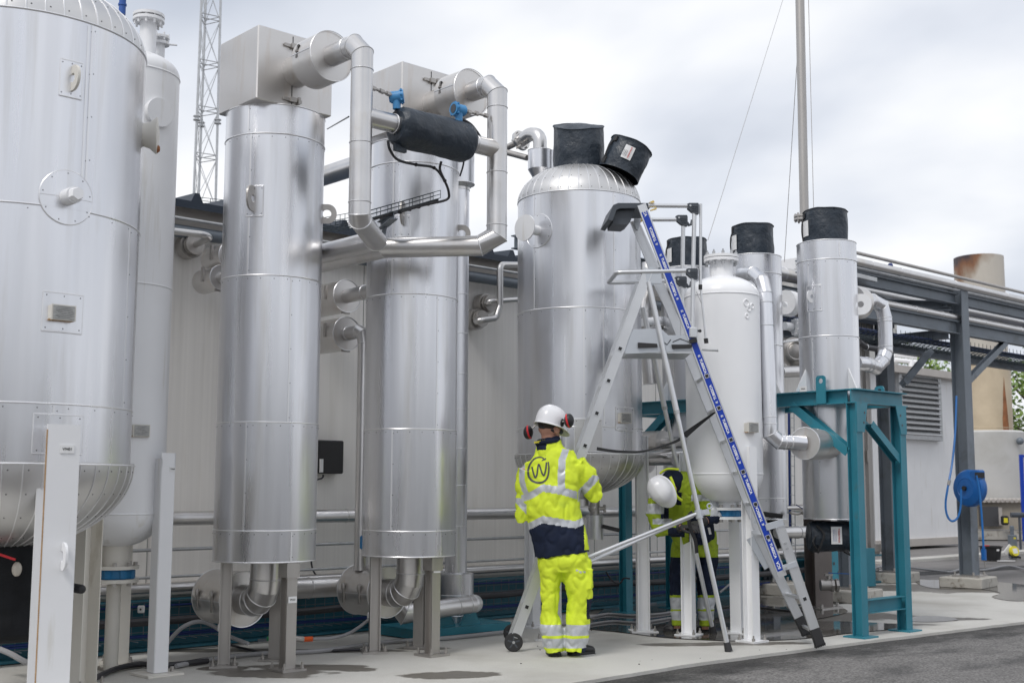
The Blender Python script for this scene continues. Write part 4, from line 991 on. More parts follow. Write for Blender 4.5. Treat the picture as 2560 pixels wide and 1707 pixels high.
m=MB(); a=DP(1506,1315,11.15); b=DP(1548,1325,11.1); m.bar(a,b,.025,.035); m.build('lever','rubber',t)
# pipe drum and elbow on top, behind the caps
t=thing('top_elbow_pipe','clad elbow pipe rising from a short drum beside the black caps on the big vessel','pipe',(8,8.2,4.1))
dc=DP(1350,400,11.75); zd0=DP(1350,425,11.75).z; zd1=DP(1350,378,11.75).z; m=MB(); m.lathe((dc.x,dc.y,0),(0,0,1),[(.06,zd0-.1),(.12,zd0),(.12,zd1),(.06,zd1+.005)],40); m.mat(1); m.torus((dc.x,dc.y,zd1),(0,0,1),.12,.004,40,5); m.build('drum',['aluminium','seam'],t)
m=MB(); m.lathe((dc.x+.14,dc.y-.08,0),(0,0,1),[(.10,zd0),(.10,zd1+.0)],40); m.build('side_drum','aluminium',t)
pe=DP(1302,352,11.95); pts=fillet([V((dc.x,dc.y,zd1)),DP(1350,338,11.75),DP(1325,336,11.85),pe],.10,4); m=MB(); m.tube(pts,.068,28); m.mat(1)
for p in pts[1:-1]: pass
m.build('elbow',['pipe_cladding','seam'],t)
m=MB(); d=(pts[-1]-pts[-2]).normalized(); flange(m,pe,d,.105,.03,6,.012,.02); m.build('flange','stainless_bright',t)
m=MB(); m.tube([pe,DP(1262,372,12.1)],.032,14); m.tube([DP(1318,395,11.8),DP(1262,380,12.0)],.030,14); m.build('branch_pipe','stainless',t)
# black caps
def cap(c,ax,r,h,lab,seed,label=None,slant=0,strap=None,dent=.05,bulge=.01,parent_mat='black_vinyl',axx=None):
    ax=V(ax).normalized(); c=V(c); x,y=perp(ax,axx); t=thing('insulation_hood',lab,'insulation hood',c,'black insulation caps on the vessels')
    m=MB(); n=56; K=16; rings=[]
    for i in range(K+1):
        f=i/K; row=[]
        for k in range(n):
            a=2*math.pi*k/n
            rr=r*(1+.025*math.sin(math.pi*f)+dent*mnoise.noise(V((math.cos(a)*1.5+seed,math.sin(a)*1.5,f*2)))+dent*.45*mnoise.noise(V((math.cos(a)*6+seed,math.sin(a)*6+f*2,f*4+seed))))
            hh=h*f+(.012*mnoise.noise(V((math.cos(a)*1.5,math.sin(a)*1.5,seed+9))) if f>.5 else 0)
            if f==1: rr*=1.02
            dd=x*math.cos(a)+y*math.sin(a); row.append(c+dd*rr+ax*(hh+slant*f*dd.dot(hd)))
        rings.append(row)
    top=rings[-1]
    for q,lift in((.97,-.006),(.7,.004),(.4,.012),(.1,.012)):
        row=[]
        for k in range(n):
            a=2*math.pi*k/n; w_=1
            rd=(top[k]-c-ax*(top[k]-c).dot(ax)); row.append(c+rd*q+ax*(h+slant*q*rd.dot(hd)/r+bulge*(1-q)*1.5+lift+.012*mnoise.noise(V((math.cos(a)*q*2+seed,math.sin(a)*q*2,3)))))
        rings.append(row)
    m.loft(rings,(0,1)); m.build('cover',parent_mat,t,ang=50)
    m=MB(); tr=[p+(p-c-ax*(p-c).dot(ax)).normalized()*.002 for p in top]; m.loft([[p+ (p-c-ax*(p-c).dot(ax)).normalized()*(.005*math.cos(s))+ax*.005*math.sin(s) for s in (0,1.57,3.14,4.71)] for p in tr],closed=True); m.build('rim_piping',parent_mat,t)
    if strap is not None:
        for da in (0,):
            a=strap; d=x*math.cos(a)+y*math.sin(a); s=ax.cross(d)
            m=MB(); m.tube(catmull([c+d*r*1.03+ax*h*.80,c+d*(r*1.03+.012)+ax*h*.66,c+d*(r*1.03+.014)+ax*h*.40,c+d*r*1.03+ax*h*.16],5),.008,6)
            m.bar(c+d*(r*1.03)+ax*h*.95+s*.03,c+d*(r*1.03)+ax*h*.8+s*.03,.05,.012,d); m.bar(c+d*(r*1.03)+ax*h*.05,c+d*(r*1.03)+ax*h*.25,.05,.012,d); m.build('strap','rubber',t)
    if label is not None:
        a,f,w,hh,txt=label; d=x*math.cos(a)+y*math.sin(a); s=ax.cross(d).normalized(); p=c+d*(r*1.035+.004)+ax*(h*f)
        m=MB(); 
        nn=6; vs=[]
        for i in range(nn+1):
            b=a+(i/nn-.5)*(w/r); dd=x*math.cos(b)+y*math.sin(b); vs+=[c+dd*(r*1.03+.006)+ax*(h*f-hh/2),c+dd*(r*1.03+.006)+ax*(h*f+hh/2)]
        m.add(vs,[(2*i,2*i+2,2*i+3,2*i+1) for i in range(nn)]); lb_=m.build('paper_label','label_white',t,smooth=False)
        if txt:
            m=MB(); text_mb(txt[0],.016,p+d*.008+s*.016,ax,-s,m,bold=.0006)
            m.mat(1)
            for k in range(3): m.bar(p+d*.008-ax*hh*.35-s*(.01+.014*k),p+d*.008+ax*hh*.1-s*(.01+.014*k),.003,.001,d)
            m.build('label_print',['print_red','print_dark'],lb_,smooth=False)
    return t
zc0=ZP(c3,418,1445); zc1=ZP(c3,319,1445)
cap(P3(c3,zc0-.04),(0,0,1),.236,zc1-zc0+.05,'large black padded cap standing upright on top of the big clad vessel',1,slant=.10)
q=DP(1550,430,11.05); axn=(V((0,0,1))*.90+rt*.42+hd*.03).normalized()
aa=math.radians(0)
cap(q-axn*.03,axn,.198,.30,'black padded cap leaning to the right on the big vessel, with a white label',5,label=(R_(-90),.55,.09,.13,('THERMOTRACE','')),strap=R_(-150),axx=rt)
# ---------------------------------------- left big clad vessel
cL=(2.727,7.52); RL=.738
TL=thing('clad_vessel','huge clad vessel cut off by the left edge of the picture','vessel',P3(cL,0))
shell(TL,cL,RL,1.424,4.01,[2.88,1.76],[(28,2.89,3.99),(62,1.77,2.87),(20,1.43,1.75),(30,2.9,4.0)],top=False,bot=False,rv=26)
dome(TL,cL,RL,4.01,.42,1,.03,44,'top_dome'); dome(TL,cL,RL+.025,1.424,.50,-1,.25,44,'bottom_dome',lip=.012)
plate_on(TL,cL,RL,152,147,203,250); p=CYL(180,198,*cL,RL); n=V((p.x-cL[0],p.y-cL[1],0)).normalized(); m=MB(); m.lug(p,V((0,0,1)),n,.15,.10,.016,.028,.07); m.build('lifting_lug','cream_paint',TL,smooth=False)
plate_on(TL,cL,RL,108,728,203,835); nameplate(TL,cL,RL,129,759,188,804,.05)
p=CYL(168,494,*cL,RL); n=V((p.x-cL[0],p.y-cL[1],0)).normalized(); curved_pad(TL,cL,RL,p,.158)
m=MB(); m.cyl(p,p+n*.10,.048,seg=28); m.build('nozzle','white_paint',TL); m=MB(); m.cyl(p+n*.10,p+n*.145,.042,.036,seg=6); m.build('hex_plug','bright_white',TL,smooth=False)
# side nozzle with flared rim at its right edge
p=CYL(357,332,*cL,RL) ; d=dv(cL,82); z=ZP((p.x,p.y),332,360); q=P3(cL,z)+d*RL
m=MB(); m.lathe(q-d*.05,d,[(.075,0),(.075,.05),(.085,.09),(.115,.125),(.118,.135),(.02,.15)],40); m.mat(1); m.box(q+d*.08-V((0,0,.085)),(.05,.07,.05),d,bev=.015); m.build('side_nozzle',['cream_paint','rust'],TL)
plate_on(TL,cL,RL,84,1034,203,1136)
legtop=ZP((2.73,6.70),1062,137)
lg,o=legh(TL,cL,2.735,6.70,0,legtop,.178,'white_paint',deg=-8,base=.32)
m=MB(); pp=V((2.735,6.70,0))+o*.092; s=V((-o.y,o.x,0)); m.box(pp+V((0,0,ZP(pp,1122,152)))+s*.02,(.075,.004,.045),s); m.mat(1); text_mb('V9401',.02,pp+o*.0045+V((0,0,ZP(pp,1122,152)))+s*.02,s if s.dot(rt)>0 else -s,(0,0,1),m,bold=.0006); m.build('tag_plate',['label_white','print_dark'],lg,smooth=False)
q=pp+V((0,0,ZP(pp,1390,150)))+s*.02; m=MB(); m.lug(q,V((0,0,1)),o,.15,.09,.014,.03,.06); m.build('lifting_eye','white_paint',lg,smooth=False)
m=MB(); q0=V((2.735,6.70,0))+o*.088-s*(s.dot(rt)/abs(s.dot(rt)))*.089; m.bar(q0+V((0,0,.1)),q0+V((0,0,legtop-.03)),.004,.007,s); m.build('rust_edge','rusty_edge',lg,smooth=False)
legh(TL,cL,3.42,7.92,0,1.5,.18,'cream_paint',base=.30)
legh(TL,cL,2.03,7.92,0,1.5,.18,'cream_paint',base=.30)
# blue pipe stub above the vessel
q=DP(306,15,7.6); m=MB(); m.cyl(q-V((0,0,.06)),q+V((0,0,.3)),.022,seg=16); m.cyl(q-V((0,0,.0)),q+V((0,0,.012)),.027,seg=16); tag(m.build('blue_stub','print_blue',off=q),'blue pipe stub poking up behind the left vessel dome','pipe stub')
# black bag valve under the dome
q=DP(30,1470,7.45); m=jacket([q+V((0,0,.42)),q-V((0,0,.30))],.26,'','','',.12,3)
t=thing('black_valve_bag','black padded bag hanging under the left vessel with a red strap','insulation bag',q); m.build('bag','bag_black',t); m=MB(); m.bar(DP(-10,1382,7.1),DP(38,1398,7.1),.014,.012); m.build('strap','red_plastic',t)
m=MB(); m.ball(DP(42,1422,7.15),.028,(1,1,1.5),seg=12); m.build('loose_wool','tan_pale',t)
m=MB(); a=DP(170,1466,7.6); b=DP(203,1472,7.5); m.tube([a,b],.028,16); m.ball(b,.028,seg=16); t=tag(m.build('lever_grip','rubber',off=a),'black rubber lever grip sticking out between the white left legs','lever')
# ---------------------------------------- slim white vessel behind (L2)
cW=(3.88,8.42); RW=.325
T4=thing('white_vessel','slim tall white vessel behind the huge clad vessel at left','vessel',P3(cW,0))
def painted(root,c,R,z0,z1,dh0,dh1,mat,neck_r,zneck,bands):
    m=MB(); prof=[]; n=12; t1=math.acos(min(1,neck_r/R))
    for i in range(n+1): t=t1*(1-i/n); prof.append((R*math.cos(t),z0-dh0*math.sin(t)))
    for i in range(n+1): t=(math.pi/2-.05)*i/n; prof.append((R*math.cos(t),z1+dh1*math.sin(t)))
    m.lathe(P3(c,0),(0,0,1),prof,80); 
    for z in bands: m.torus(P3(c,z),(0,0,1),R-.002,.008,80,6)
    return m.build('shell',mat,root)
zt4=ZP(cW,190,440); zb4=ZP(cW,1283,300)
painted(T4,cW,RW,zb4,zt4,.24,.17,'white_paint',.10,0,[zt4-.02,ZP(cW,722,400),zb4])
zf=ZP(cW,1417,289); zf2=ZP(cW,1450,289)
def bottomflange(T_,c,zf,zf2,r,neck,ztop,mat):
    m=MB(); m.cyl(P3(c,zf),P3(c,ztop),neck,seg=32); m.build('outlet_neck',mat,T_)
    m=MB(); m.mat(0); m.cyl(P3(c,zf-.012),P3(c,zf+.012),r,seg=48); m.cyl(P3(c,zf2-.012),P3(c,zf2+.012),r,seg=48); m.mat(1)
    for k in range(8):
        a=R_(k*45+20); q=V((math.cos(a)*r*.84,math.sin(a)*r*.84,0)); m.cyl(P3(c,zf2-.035)+q,P3(c,zf2-.012)+q,.017,seg=6); m.cyl(P3(c,zf+.012)+q,P3(c,zf+.036)+q,.017,seg=6)
    m.build('flange_pair',[mat,'stainless'],T_,smooth=True)
    m=MB(); rows=[]; n=96; zz0,zz1=zf2+.014,zf-.014
    prof=lambda a:.80*r+ .07*r*(1 if math.cos(8*a)>.1 else 0)
    rings=[[P3(c,z)+V((math.cos(a),math.sin(a),0))*(prof(a)*(1.0 if 0<i<3 else .97)) for a in [2*math.pi*k/n for k in range(n)]] for i,z in enumerate((zz0,zz0+.008,zz1-.008,zz1))]
    m.loft(rings); m.build('butterfly_valve','valve_blue',T_,smooth=False)
bottomflange(T4,cW,zf,zf2,.168,.105,zb4-.20,'cream_paint')
m=MB(); m.cyl(P3(cW,.02),P3(cW,zf2-.03),.05,seg=24); m.build('drain_pipe','cream_paint',T4)
nk=(DP(369,120,9.0).x,DP(369,120,9.0).y); zA=ZP(nk,52,369); 
m=MB(); m.cyl(P3(nk,zt4+.05),P3(nk,zA),.062,seg=28); flange(m,P3(nk,zA),(0,0,1),.118,.022,10,.010,.03); flange(m,P3(nk,zA+.035),(0,0,1),.118,.022,0); m.build('top_nozzle','white_paint',T4)
q=DP(402,95,9.25); m=MB(); m.cyl(P3((q.x,q.y),zt4),q,.035,seg=20); flange(m,q,(0,0,1),.068,.02,6,.009,.02); flange(m,q-V((0,0,.05)),(0,0,1),.068,.02,0); m.bar(q+V((0,0,-.05)),q+rt*.13+V((0,0,-.06)),.02,.008); m.build('small_nozzle','white_paint',T4)
p=CYL(395,283,*cW,RW); n=V((p.x-cW[0],p.y-cW[1],0)).normalized(); m=MB(); m.cyl(p-n*.04,p+n*.03,.105,seg=48); m.build('manhole_pad','white_paint',T4)
nameplate(T4,cW,RW,333,1060,374,1092,.02)
ztL=ZP((4.07,8.09),1150,400)
o=(-hd*.72+rt*.69).normalized(); s=V((-o.y,o.x,0)); m=MB(); m.bar((4.07,8.09,.02),(4.07,8.09,ztL-.05),.11,.11,o,bev=.006)
cc_=V((4.07,8.09,ztL-.05))
for a_,b_ in((-1,0),(1,0),(0,-1),(0,1)):
    m.box(cc_+o*(a_*.051)+s*(b_*.051)+V((0,0,.03 if a_+b_<0 else .05)),(.008 if a_ else .11,.008 if b_ else .11,.06 if a_+b_<0 else .10),o)
lg=m.build('leg','white_paint',T4,smooth=False); m=MB(); m.box((4.07,8.09,.009),(.27,.27,.016),o); m.mat(1); m.cyl(V((4.07,8.09,.018))+o*.02+s*.10,V((4.07,8.09,.05))+o*.02+s*.10,.016,seg=6); m.build('foot_plate',['cream_paint','stainless'],lg,smooth=False)
pp=V((4.07,8.09,0))+o*.057; 
m=MB(); zq=ZP(pp,1172,412); m.box(pp+V((0,0,zq))+s*.03,(.045,.004,.035),s); m.mat(1); text_mb('V9402',.013,pp+o*.0045+V((0,0,zq))+s*.03,s if s.dot(rt)>0 else -s,(0,0,1),m,bold=.0004); m.build('tag_plate',['label_white','print_dark'],lg,smooth=False)
legh(T4,cW,4.08,8.75,0,zf2+.6,.15,'cream_paint',deg=10,base=.24)
legh(T4,cW,3.50,8.42,0,1.4,.15,'cream_paint',base=.24)
# ---------------------------------------- white vessel right (W)
cR=(8.71,6.73); kR=DP(1800,1000,10.9); cR=(8.80,6.785); RR=.336
T5=thing('white_vessel','glossy white vessel with a bolted flange on top beside the ladder','vessel',P3(cR,0))
z1=ZP(cR,745,1815); z0=ZP(cR,1185,1815); zf=ZP(cR,1271,1820); zf2=ZP(cR,1294,1820)
painted(T5,cR,RR,z0,z1,.26,.20,'bright_white',.085,0,[z1-.0,z0])
bottomflange(T5,cR,zf,zf2,.158,.09,z0-.2,'bright_white')
zt_=ZP(cR,652,1804); m=MB(); m.cyl(P3(cR,z1+.15),P3(cR,zt_),.105,seg=36); flange(m,P3(cR,zt_),(0,0,1),.158,.026,10,.012,.0); m.mat(1); 
m.cyl(P3(cR,zt_+.013),P3(cR,zt_+.019),.150,seg=36)
m.mat(0); m.cyl(P3(cR,zt_+.019),P3(cR,zt_+.043),.158,seg=48); m.mat(2)
for k in range(10):
    a=R_(36*k+9); q=V((math.cos(a),math.sin(a),0))*.135; m.cyl(P3(cR,zt_-.045)+q,P3(cR,zt_-.013)+q,.014,seg=6); m.cyl(P3(cR,zt_+.043)+q,P3(cR,zt_+.068)+q,.014,seg=6); m.cyl(P3(cR,zt_+.06)+q,P3(cR,zt_+.085)+q,.007,seg=8)
m.build('top_flange',['bright_white','rivet','galvanised'],T5)
nameplate(T5,cR,RR,1870,1055,1896,1081,.05,False)
for (px_,py_,r) in((1866,757,.03),(1880,765,.022),(1867,790,.018),(1872,772,.02)):
    p=CYL(px_,py_,*cR,RR); n=V((p.x-cR[0],p.y-cR[1],0)).normalized(); m=MB(); m.torus(p,n,r,.007,20,6); m.build('weld_ring','bright_white',T5)
gL=G(1722,1588)
for x,y,dg,z in((gL.x,gL.y,-7,1.62),(8.705,6.455,14,1.66),(9.095,6.905,0,1.5)):
    legh(T5,cR,x,y,0,z,.070 if x<8.6 else .10,'bright_white',deg=dg,base=.20)
# ---------------------------------------- row of three slim clad columns A,B,C on the teal frame
FX0,FX1,FY0,FY1=9.70,10.45,6.02,8.80; FZ=2.20
fr_=thing('support_stand','long teal steel stand carrying the three slim clad columns','steel stand',((FX0+FX1)/2,7.4,0))
hb=.13; zc=FZ-.005
for Y in(FY0,FY1): m=MB(); m.hbeam((FX0-.05,Y,zc-hb/2+.0),(FX1+.08,Y,zc-hb/2),.12,hb,.010,up); m.build('end_beam','teal_paint',fr_,smooth=False)
for X in(FX0,FX1): m=MB(); m.hbeam((X,FY0+.062,zc-hb/2-.0015),(X,FY1-.062,zc-hb/2-.0015),.12,hb,.010,up); m.build('side_beam','teal_paint',fr_,smooth=False)
for (X,Y) in((FX0,FY0),(FX1,FY0),(FX0,FY1),(FX1,FY1)):
    m=MB(); m.hbeam((X,Y,.014),(X,Y,FZ-hb-.008),.10,.10,.008,(0,1,0)); m.box((X,Y,.007),(.22,.22,.013)); lg=m.build('leg','teal_paint',fr_,smooth=False)
for X,s_ in((FX0,1),(FX1,-1)):
    for Y in(FY0,):
        m=MB()
        m.prism([(-.05,0),(.05+.07 if s_>0 else .05,0),(.03 if s_>0 else .05,-.27),(-.02 if s_<0 else -.0,-.27),(-.05-.0 if s_>0 else -.12,0)][:5] if 0 else ([(-.05,0),(.13,0),(.07,-.26),(-.05,-.26)] if s_>0 else [(-.13,0),(.05,0),(.05,-.26),(-.05,-.26)]),(X,Y-.056,FZ-hb-.006),(1,0,0),(0,0,1),.008); m.build('gusset','teal_paint',fr_,smooth=False)
m=MB()
for X,z in((FX0+.075,-.09),(FX0+.06,-.18),(FX1-.055,-.09),(FX1-.03,-.18)): m.cyl((X,FY0-.0605,FZ-hb+z),(X,FY0-.0615,FZ-hb+z),.011,seg=12)
m.build('bolt_hole','rivet',fr_,smooth=False)
def brace(p,q,w=.07,h=.07): m=MB(); m.hbeam(p,q,w,h,.007,(p[1]==q[1]) and (0,1,0) or (1,0,0)); m.build('brace','teal_paint',fr_,smooth=False)
brace((FX0+.10,FY0,1.86),(FX1-.05,FY0,1.40)) if 0 else None
zA=ZP((FX0,FY0),1052,2160); a=YP(2172,1060,FY0); b=YP(2243,1150,FY0); brace(tuple(a),tuple(b),.07,.075)
a=XP(1985,1000,FX0); b=XP(2118,1125,FX0); a.x=b.x=FX0; a.z=min(a.z,FZ-hb); brace((FX0,a.y,FZ-hb),(FX0,FY0+.05,b.z-.02),.08,.10)
zb_=XP(1628,1130,FX0).z; brace((FX0,FY1-.62,FZ-hb),(FX0,FY1-.05,b.z-.02),.08,.10)
a=YP(2172,1514,FY0); m=MB(); m.hbeam((FX0+.05,FY0,a.z),(FX1-.05,FY0,a.z),.09,.12,.008,up); m.build('lower_beam','teal_paint',fr_,smooth=False)
for Y,X in((XP(2062,950,FX0).y,FX0-.0),(FY1-.10,FX0)):
    m=MB(); m.lug((X-.065,Y,FZ-hb),V((0,1,0)),up,.10,.26,.014,.024,.03); m.build('lifting_lug','teal_paint',fr_,smooth=False)
a=YP(2198,950,FY0+.6); m=MB(); m.lug((FX1+.067,XP(2198,950,FX1+.067).y,FZ-.12),V((0,1,0)),up,.10,.20,.014,.024,.03); m.build('lifting_lug','teal_paint',fr_,smooth=False)
P_=XP(2007,972,FX0-.07); m=MB(); m.box((FX0-.0625,P_.y,P_.z),(.004,.075,.05)); m.mat(1); text_mb('V9203',.018,V((FX0-.066,P_.y,P_.z)),(0,-1,0),(0,0,1),m,bold=.0005); m.build('tag_plate',['label_white','print_dark'],fr_,smooth=False)
cols=[]
def column_(Y,lab,ytop,pxx,rings_px,seams,wl,capdef,label,bottom=1.0):
    c=(10.07,Y); R=.28; dn_=V((c[0],c[1],0)).dot(hd)-R
    zr_=lambda py:CH+0+DP(pxx,py,dn_).z-CH
    T_=thing('clad_column',lab,'process column',P3(c,1.0),'slim clad columns on the teal frame')
    zt=zr_(ytop); z0=zr_(1298)
    m_=shell(T_,c,R,z0,zt,[zr_(y) for y in rings_px],seams(zr_),rv=16,seg=72)
    # white support wings standing on the frame
    for a in (38,-52,128,-142):
        d=dv(c,a); q=P3(c,FZ+.004)+d*(R-.004); m=MB(); m.prism([(0,0),(.12,0),(.11,.02),(.0,.22)],q,d,up,.012); m.build('support_wing','white_paint',T_,smooth=False)
    if wl:
        d=dv(c,wl); q=P3(c,zr_(755)); m=MB(); m.lug(q+d*(R-.01),V((0,0,1)) ,d,.20,.14,.014,.03,.09); m.build('lifting_lug','white_paint',T_,smooth=False)
    zt2=zr_(capdef); q=P3(c,zt-.03); cp=cap(q,(0,0,1),.205,zt2-zt+.045,label,int(Y*10),label=(bang(c)+R_(-62),.5,.10,.15,None),strap=bang(c)+R_(-80),axx=(1,0,0))
    return T_,c,zr_
TA,cA,zrA=column_(6.50,'slim clad column nearest the camera on the teal frame',598,2073,[646,838],lambda z:[(-38,z(835),z(650)),(-33,z(1000),z(842)),(25,z(640),z(605)),(-25,z(1240),z(990))],78,518,'black padded cap on the front slim column of the teal frame')
shA=[plate_on(TA,cA,.28,2018,716,2055,776)]
p=CYL(2031,742,*cA,.28); n=V((p.x-cA[0],p.y-cA[1],0)).normalized(); m=MB(); m.lug(p,V((0,0,1)),(n-rt*.3).normalized(),.12,.075,.012,.02,.05); m.build('lifting_lug','white_paint',TA,smooth=False)
TB,cB,zrB=column_(7.36,'slim clad column in the middle of the three on the teal frame',633,1890,[680,860,1245],lambda z:[(40,z(676),z(636))],78,557,'black padded cap on the middle slim column, behind the white vessel')
TC,cC,zrC=column_(8.22,'slim clad column farthest back on the teal frame behind the ladder',664,1719,[860],lambda z:[(-10,z(860),z(670))],60,592,'black padded cap on the rear slim column, seen through the ladder rails')
# lower flange box on A with pipe and long downpipe
t=thing('side_pipe','clad pipe with a long drop ending in a round flange box on the front column','pipe',(9.6,6.6,1.5))
p=CYL(2062,1110,*cA,.28); f0=DP(2012,1108,10.95); f1=DP(2072,1112,11.35); d=(f1-f0).normalized()
m=MB(); m.lathe(f0,d,[(.06,-.002),(.143,0),(.143,.21),(.12,.6)],48); m.mat(1); m.torus(f0,d,.143,.004,48,5); m.build('flange_box',['steel_plate','seam'],t)
zp=f0.z; e=DP(1932,1103,10.9); top=DP(1910,705,10.95)
pts=[f0,e+ (f0-e).normalized()*.06, DP(1926,1085,10.9),DP(1926,1060,10.9),DP(1912,735,11.0),DP(1905,702,11.05),DP(1885,684,11.25),DP(1855,686,11.6)]
m=pipe_mb(pts,.066,[(0,.55),(0,.8),(3,.05),(3,.75),(3,.93)]); m.build('pipe_body',['aluminium','seam'],t)
m=MB(); q=f0+d*.12; m.ball(q+V((0,0,.10))+rt*.07,.02,(1,1,2),seg=8,rg=6); m.build('latch','stainless',t)
# A right loop pipe
t=thing('loop_pipe','clad pipe looping out from the right side of the front column','pipe',(10.5,6.6,2.7))
q0=DP(2140,745,11.75); pts=fillet([DP(2132,745,11.8),DP(2168,742,11.95)],0); 
f0=DP(2150,748,12.1); m=MB(); dd=V((1,0,0)); m.lathe(DP(2128,755,12.0),dd,[(.16,0),(.16,.16),(.07,.165)],48); m.build('flange_box','steel_plate',t)
a=DP(2140,752,12.05); b=DP(2205,758,12.5)
pts=[a,DP(2180,752,12.35),DP(2204,765,12.45),DP(2212,795,12.45),DP(2214,878,12.45),DP(2207,900,12.42),DP(2190,918,12.35),DP(2165,910,12.2),DP(2140,908,12.1)]
m=pipe_mb(pts,.072,[(3,.1),(3,.85),(6,.7),(0,.6),(4,.1)]); m.build('pipe_body',['aluminium','seam'],t)
# black bags under A and B
for (c,px_,lab,sd) in((cA,2086,'black strapped insulation bag under the front slim column, with a white label',11),(cB,1893,'black insulation bag under the middle slim column behind the ladder foot',12)):
    z1_=CH+(zrA(1300)-CH); t=thing('valve_bag',lab,'insulation bag',P3(c,.8)); q=P3(c,.98); x=V((.74,-.67,0))
    m=jacket([q-x*.24+V((0,0,-.125)),q+x*.24+V((0,0,-.125))],.145,'','','',.10,sd,endr=.85); m.build('bag','black_vinyl',t)
    if sd==11:
        nn=V((-.67,-.74,0)); p=q+nn*.155-x*.02+V((0,0,-.11)); m=MB(); m.box(p,(.10,.006,.16),x); m.mat(1); text_mb('THERMOTRACE',.018,p+nn*.0045+x*.022,(0,0,-1),x,m,bold=.0006); m.mat(2)
        for k in range(3): m.box(p+nn*.004-x*(.005+.012*k),(.002,.001,.11),x)
        m.build('paper_label',['label_white','print_red','print_blue'],t,smooth=False)
    m=MB(); nn=V((-.67,-.74,0)); p=q-x*.19+nn*.12
    m.tube(catmull([p+V((0,0,-.02)),p+nn*.05+V((0,0,-.10))+x*.05,p+nn*.04+V((0,0,-.20))+x*.02,p+V((0,0,-.27))],5),.012,6); m.build('strap','rubber',t); m=MB(); m.tube(catmull([p+V((0,0,-.1)),p-x*.05+nn*.03+V((0,0,-.17)),p+V((0,0,-.25))],5),.010,6); m.build('strap','rubber',t); m=MB(); m.tube([p+x*.25+V((0,0,-.25)),p+x*.33+V((0,0,-.31))],[.02,.004],6); m.build('strap','rubber',t)
# clutter of pipes behind/between the columns
def simple(name,pts,r,mat,lab,cat='pipe',fl=0,bands=(),grp=None):
    t=thing(name,lab,cat,pts[0],grp); m=pipe_mb(fillet(pts,fl) if fl else pts,r,bands,20); m.build('pipe_body',[mat,'seam'],t); return t
simple('branch_pipe',[DP(1640,722,12.6),DP(1720,718,13.2)],.085,'pipe_cladding','thick clad pipe behind the ladder top at the rear column',bands=[(0,.4)])
simple('branch_pipe',[DP(1605,806,12.5),DP(1700,795,13.2)],.042,'bright_white','thin white pipe below the thick clad one behind the ladder')
simple('branch_pipe',[DP(1608,822,12.5),DP(1700,815,13.2)],.022,'stainless_bright','thin steel pipe pair behind the ladder platform')
simple('branch_pipe',[DP(1620,660,13),DP(1610,780,12.9),DP(1625,960,12.9)],.07,'pipe_cladding','upright clad pipe behind the ladder platform')
simple('flexible_pipe',[DP(1610,1137,11.9),DP(1720,1130,12.6)],.040,'stainless_bright','braided steel pipe from the big vessel towards the white one')
for (px_,py_,l) in((1620,1150,'round grey flange box right of the big vessel, lower one'),(1660,1108,'round grey flange box right of the big vessel, upper one')):
    q=DP(px_,py_,12.4); t=thing('round_flange_box',l,'flange box',q); m=MB(); m.lathe(q,(0,1,0),[(.05,0),(.13,.004),(.13,.25),(.08,.3)],48); m.build('flange_box','steel_plate',t); m=MB(); m.cyl(q+V((0,.05,0)),q+V((.0,-.35,.0)),.055,seg=24); m.build('pipe_body','pipe_cladding',t)
simple('branch_pipe',[DP(1955,768,12.9),DP(2012,765,13.4)],.06,'bright_white','white clad pipe between the front and middle columns, top one')
simple('branch_pipe',[DP(1960,815,12.9),DP(2002,818,13.2)],.044,'bright_white','flanged white pipe between the front and middle columns')
t=thing('pipe_flange','white bolted pipe flange between the front and middle columns','flange',DP(1992,818,13)); m=MB(); dd=(rt*.9+hd*.3).normalized(); flange(m,DP(1990,818,13.0),dd,.095,.025,8,.010,.02); flange(m,DP(1996,820,13.03),dd,.095,.025,0); m.build('flange_pair','white_paint',t)
simple('branch_pipe',[DP(1955,855,13.2),DP(2010,848,13.6)],.014,'bright_white','thin white conduit between the front and middle columns')
simple('branch_pipe',[DP(1950,930,12.9),DP(2020,928,13.3)],.062,'pipe_cladding','clad pipe just above the teal beam between two columns')
q=DP(1985,880,13.6); t=thing('grey_valve','round grey valve body between the front and middle columns','valve',q); m=MB(); m.ball(q,.17,(1,.8,1),28,16); m.torus(q-hd*.12,hd,.10,.02,32,8); m.build('valve_body','stainless',t)
t=thing('round_flange_box','white round flange box beside the middle column','flange box',DP(1975,755,12.9)); m=MB(); q=DP(1962,757,12.95); m.lathe(q,(1,0,0),[(.14,0),(.14,.12),(.06,.125)],48); m.build('flange_box','white_paint',t)
simple('bottom_pipe',[DP(1945,1331,12.0),DP(2020,1329,12.4)],.058,'pipe_cladding','clad pipe between the two black bags under the columns',bands=[(0,.65)])
simple('branch_pipe',[DP(1965,1269,13.2),DP(2035,1267,13.6)],.02,'pipe_cladding','short pipe between the front and middle columns near their bottoms')
t=thing('small_valve','small tangled hose valve between two column bottoms','valve',DP(2005,1285,12.2)); m=MB(); m.tube(catmull([DP(1976,1281,12.0),DP(1995,1284,12.1),DP(2010,1280,12.1),DP(2020,1292,12.1)],5),.014,8); m.ball(DP(2008,1280,12.05),.025,seg=10,rg=8); m.build('valve_body','stainless',t); m=MB(); m.bar(DP(1990,1261,12),DP(2008,1272,12),.012,.008); m.build('lever','blue_cable',t)
t=thing('long_lever','long black handle below the middle column bottom','handle',DP(1930,1287,11.9)); t['category']='lever'; m=MB(); m.bar(DP(1908,1284,11.9),DP(1956,1290,11.9),.03,.045,bev=.008); m.build('grip','black_plastic',t)
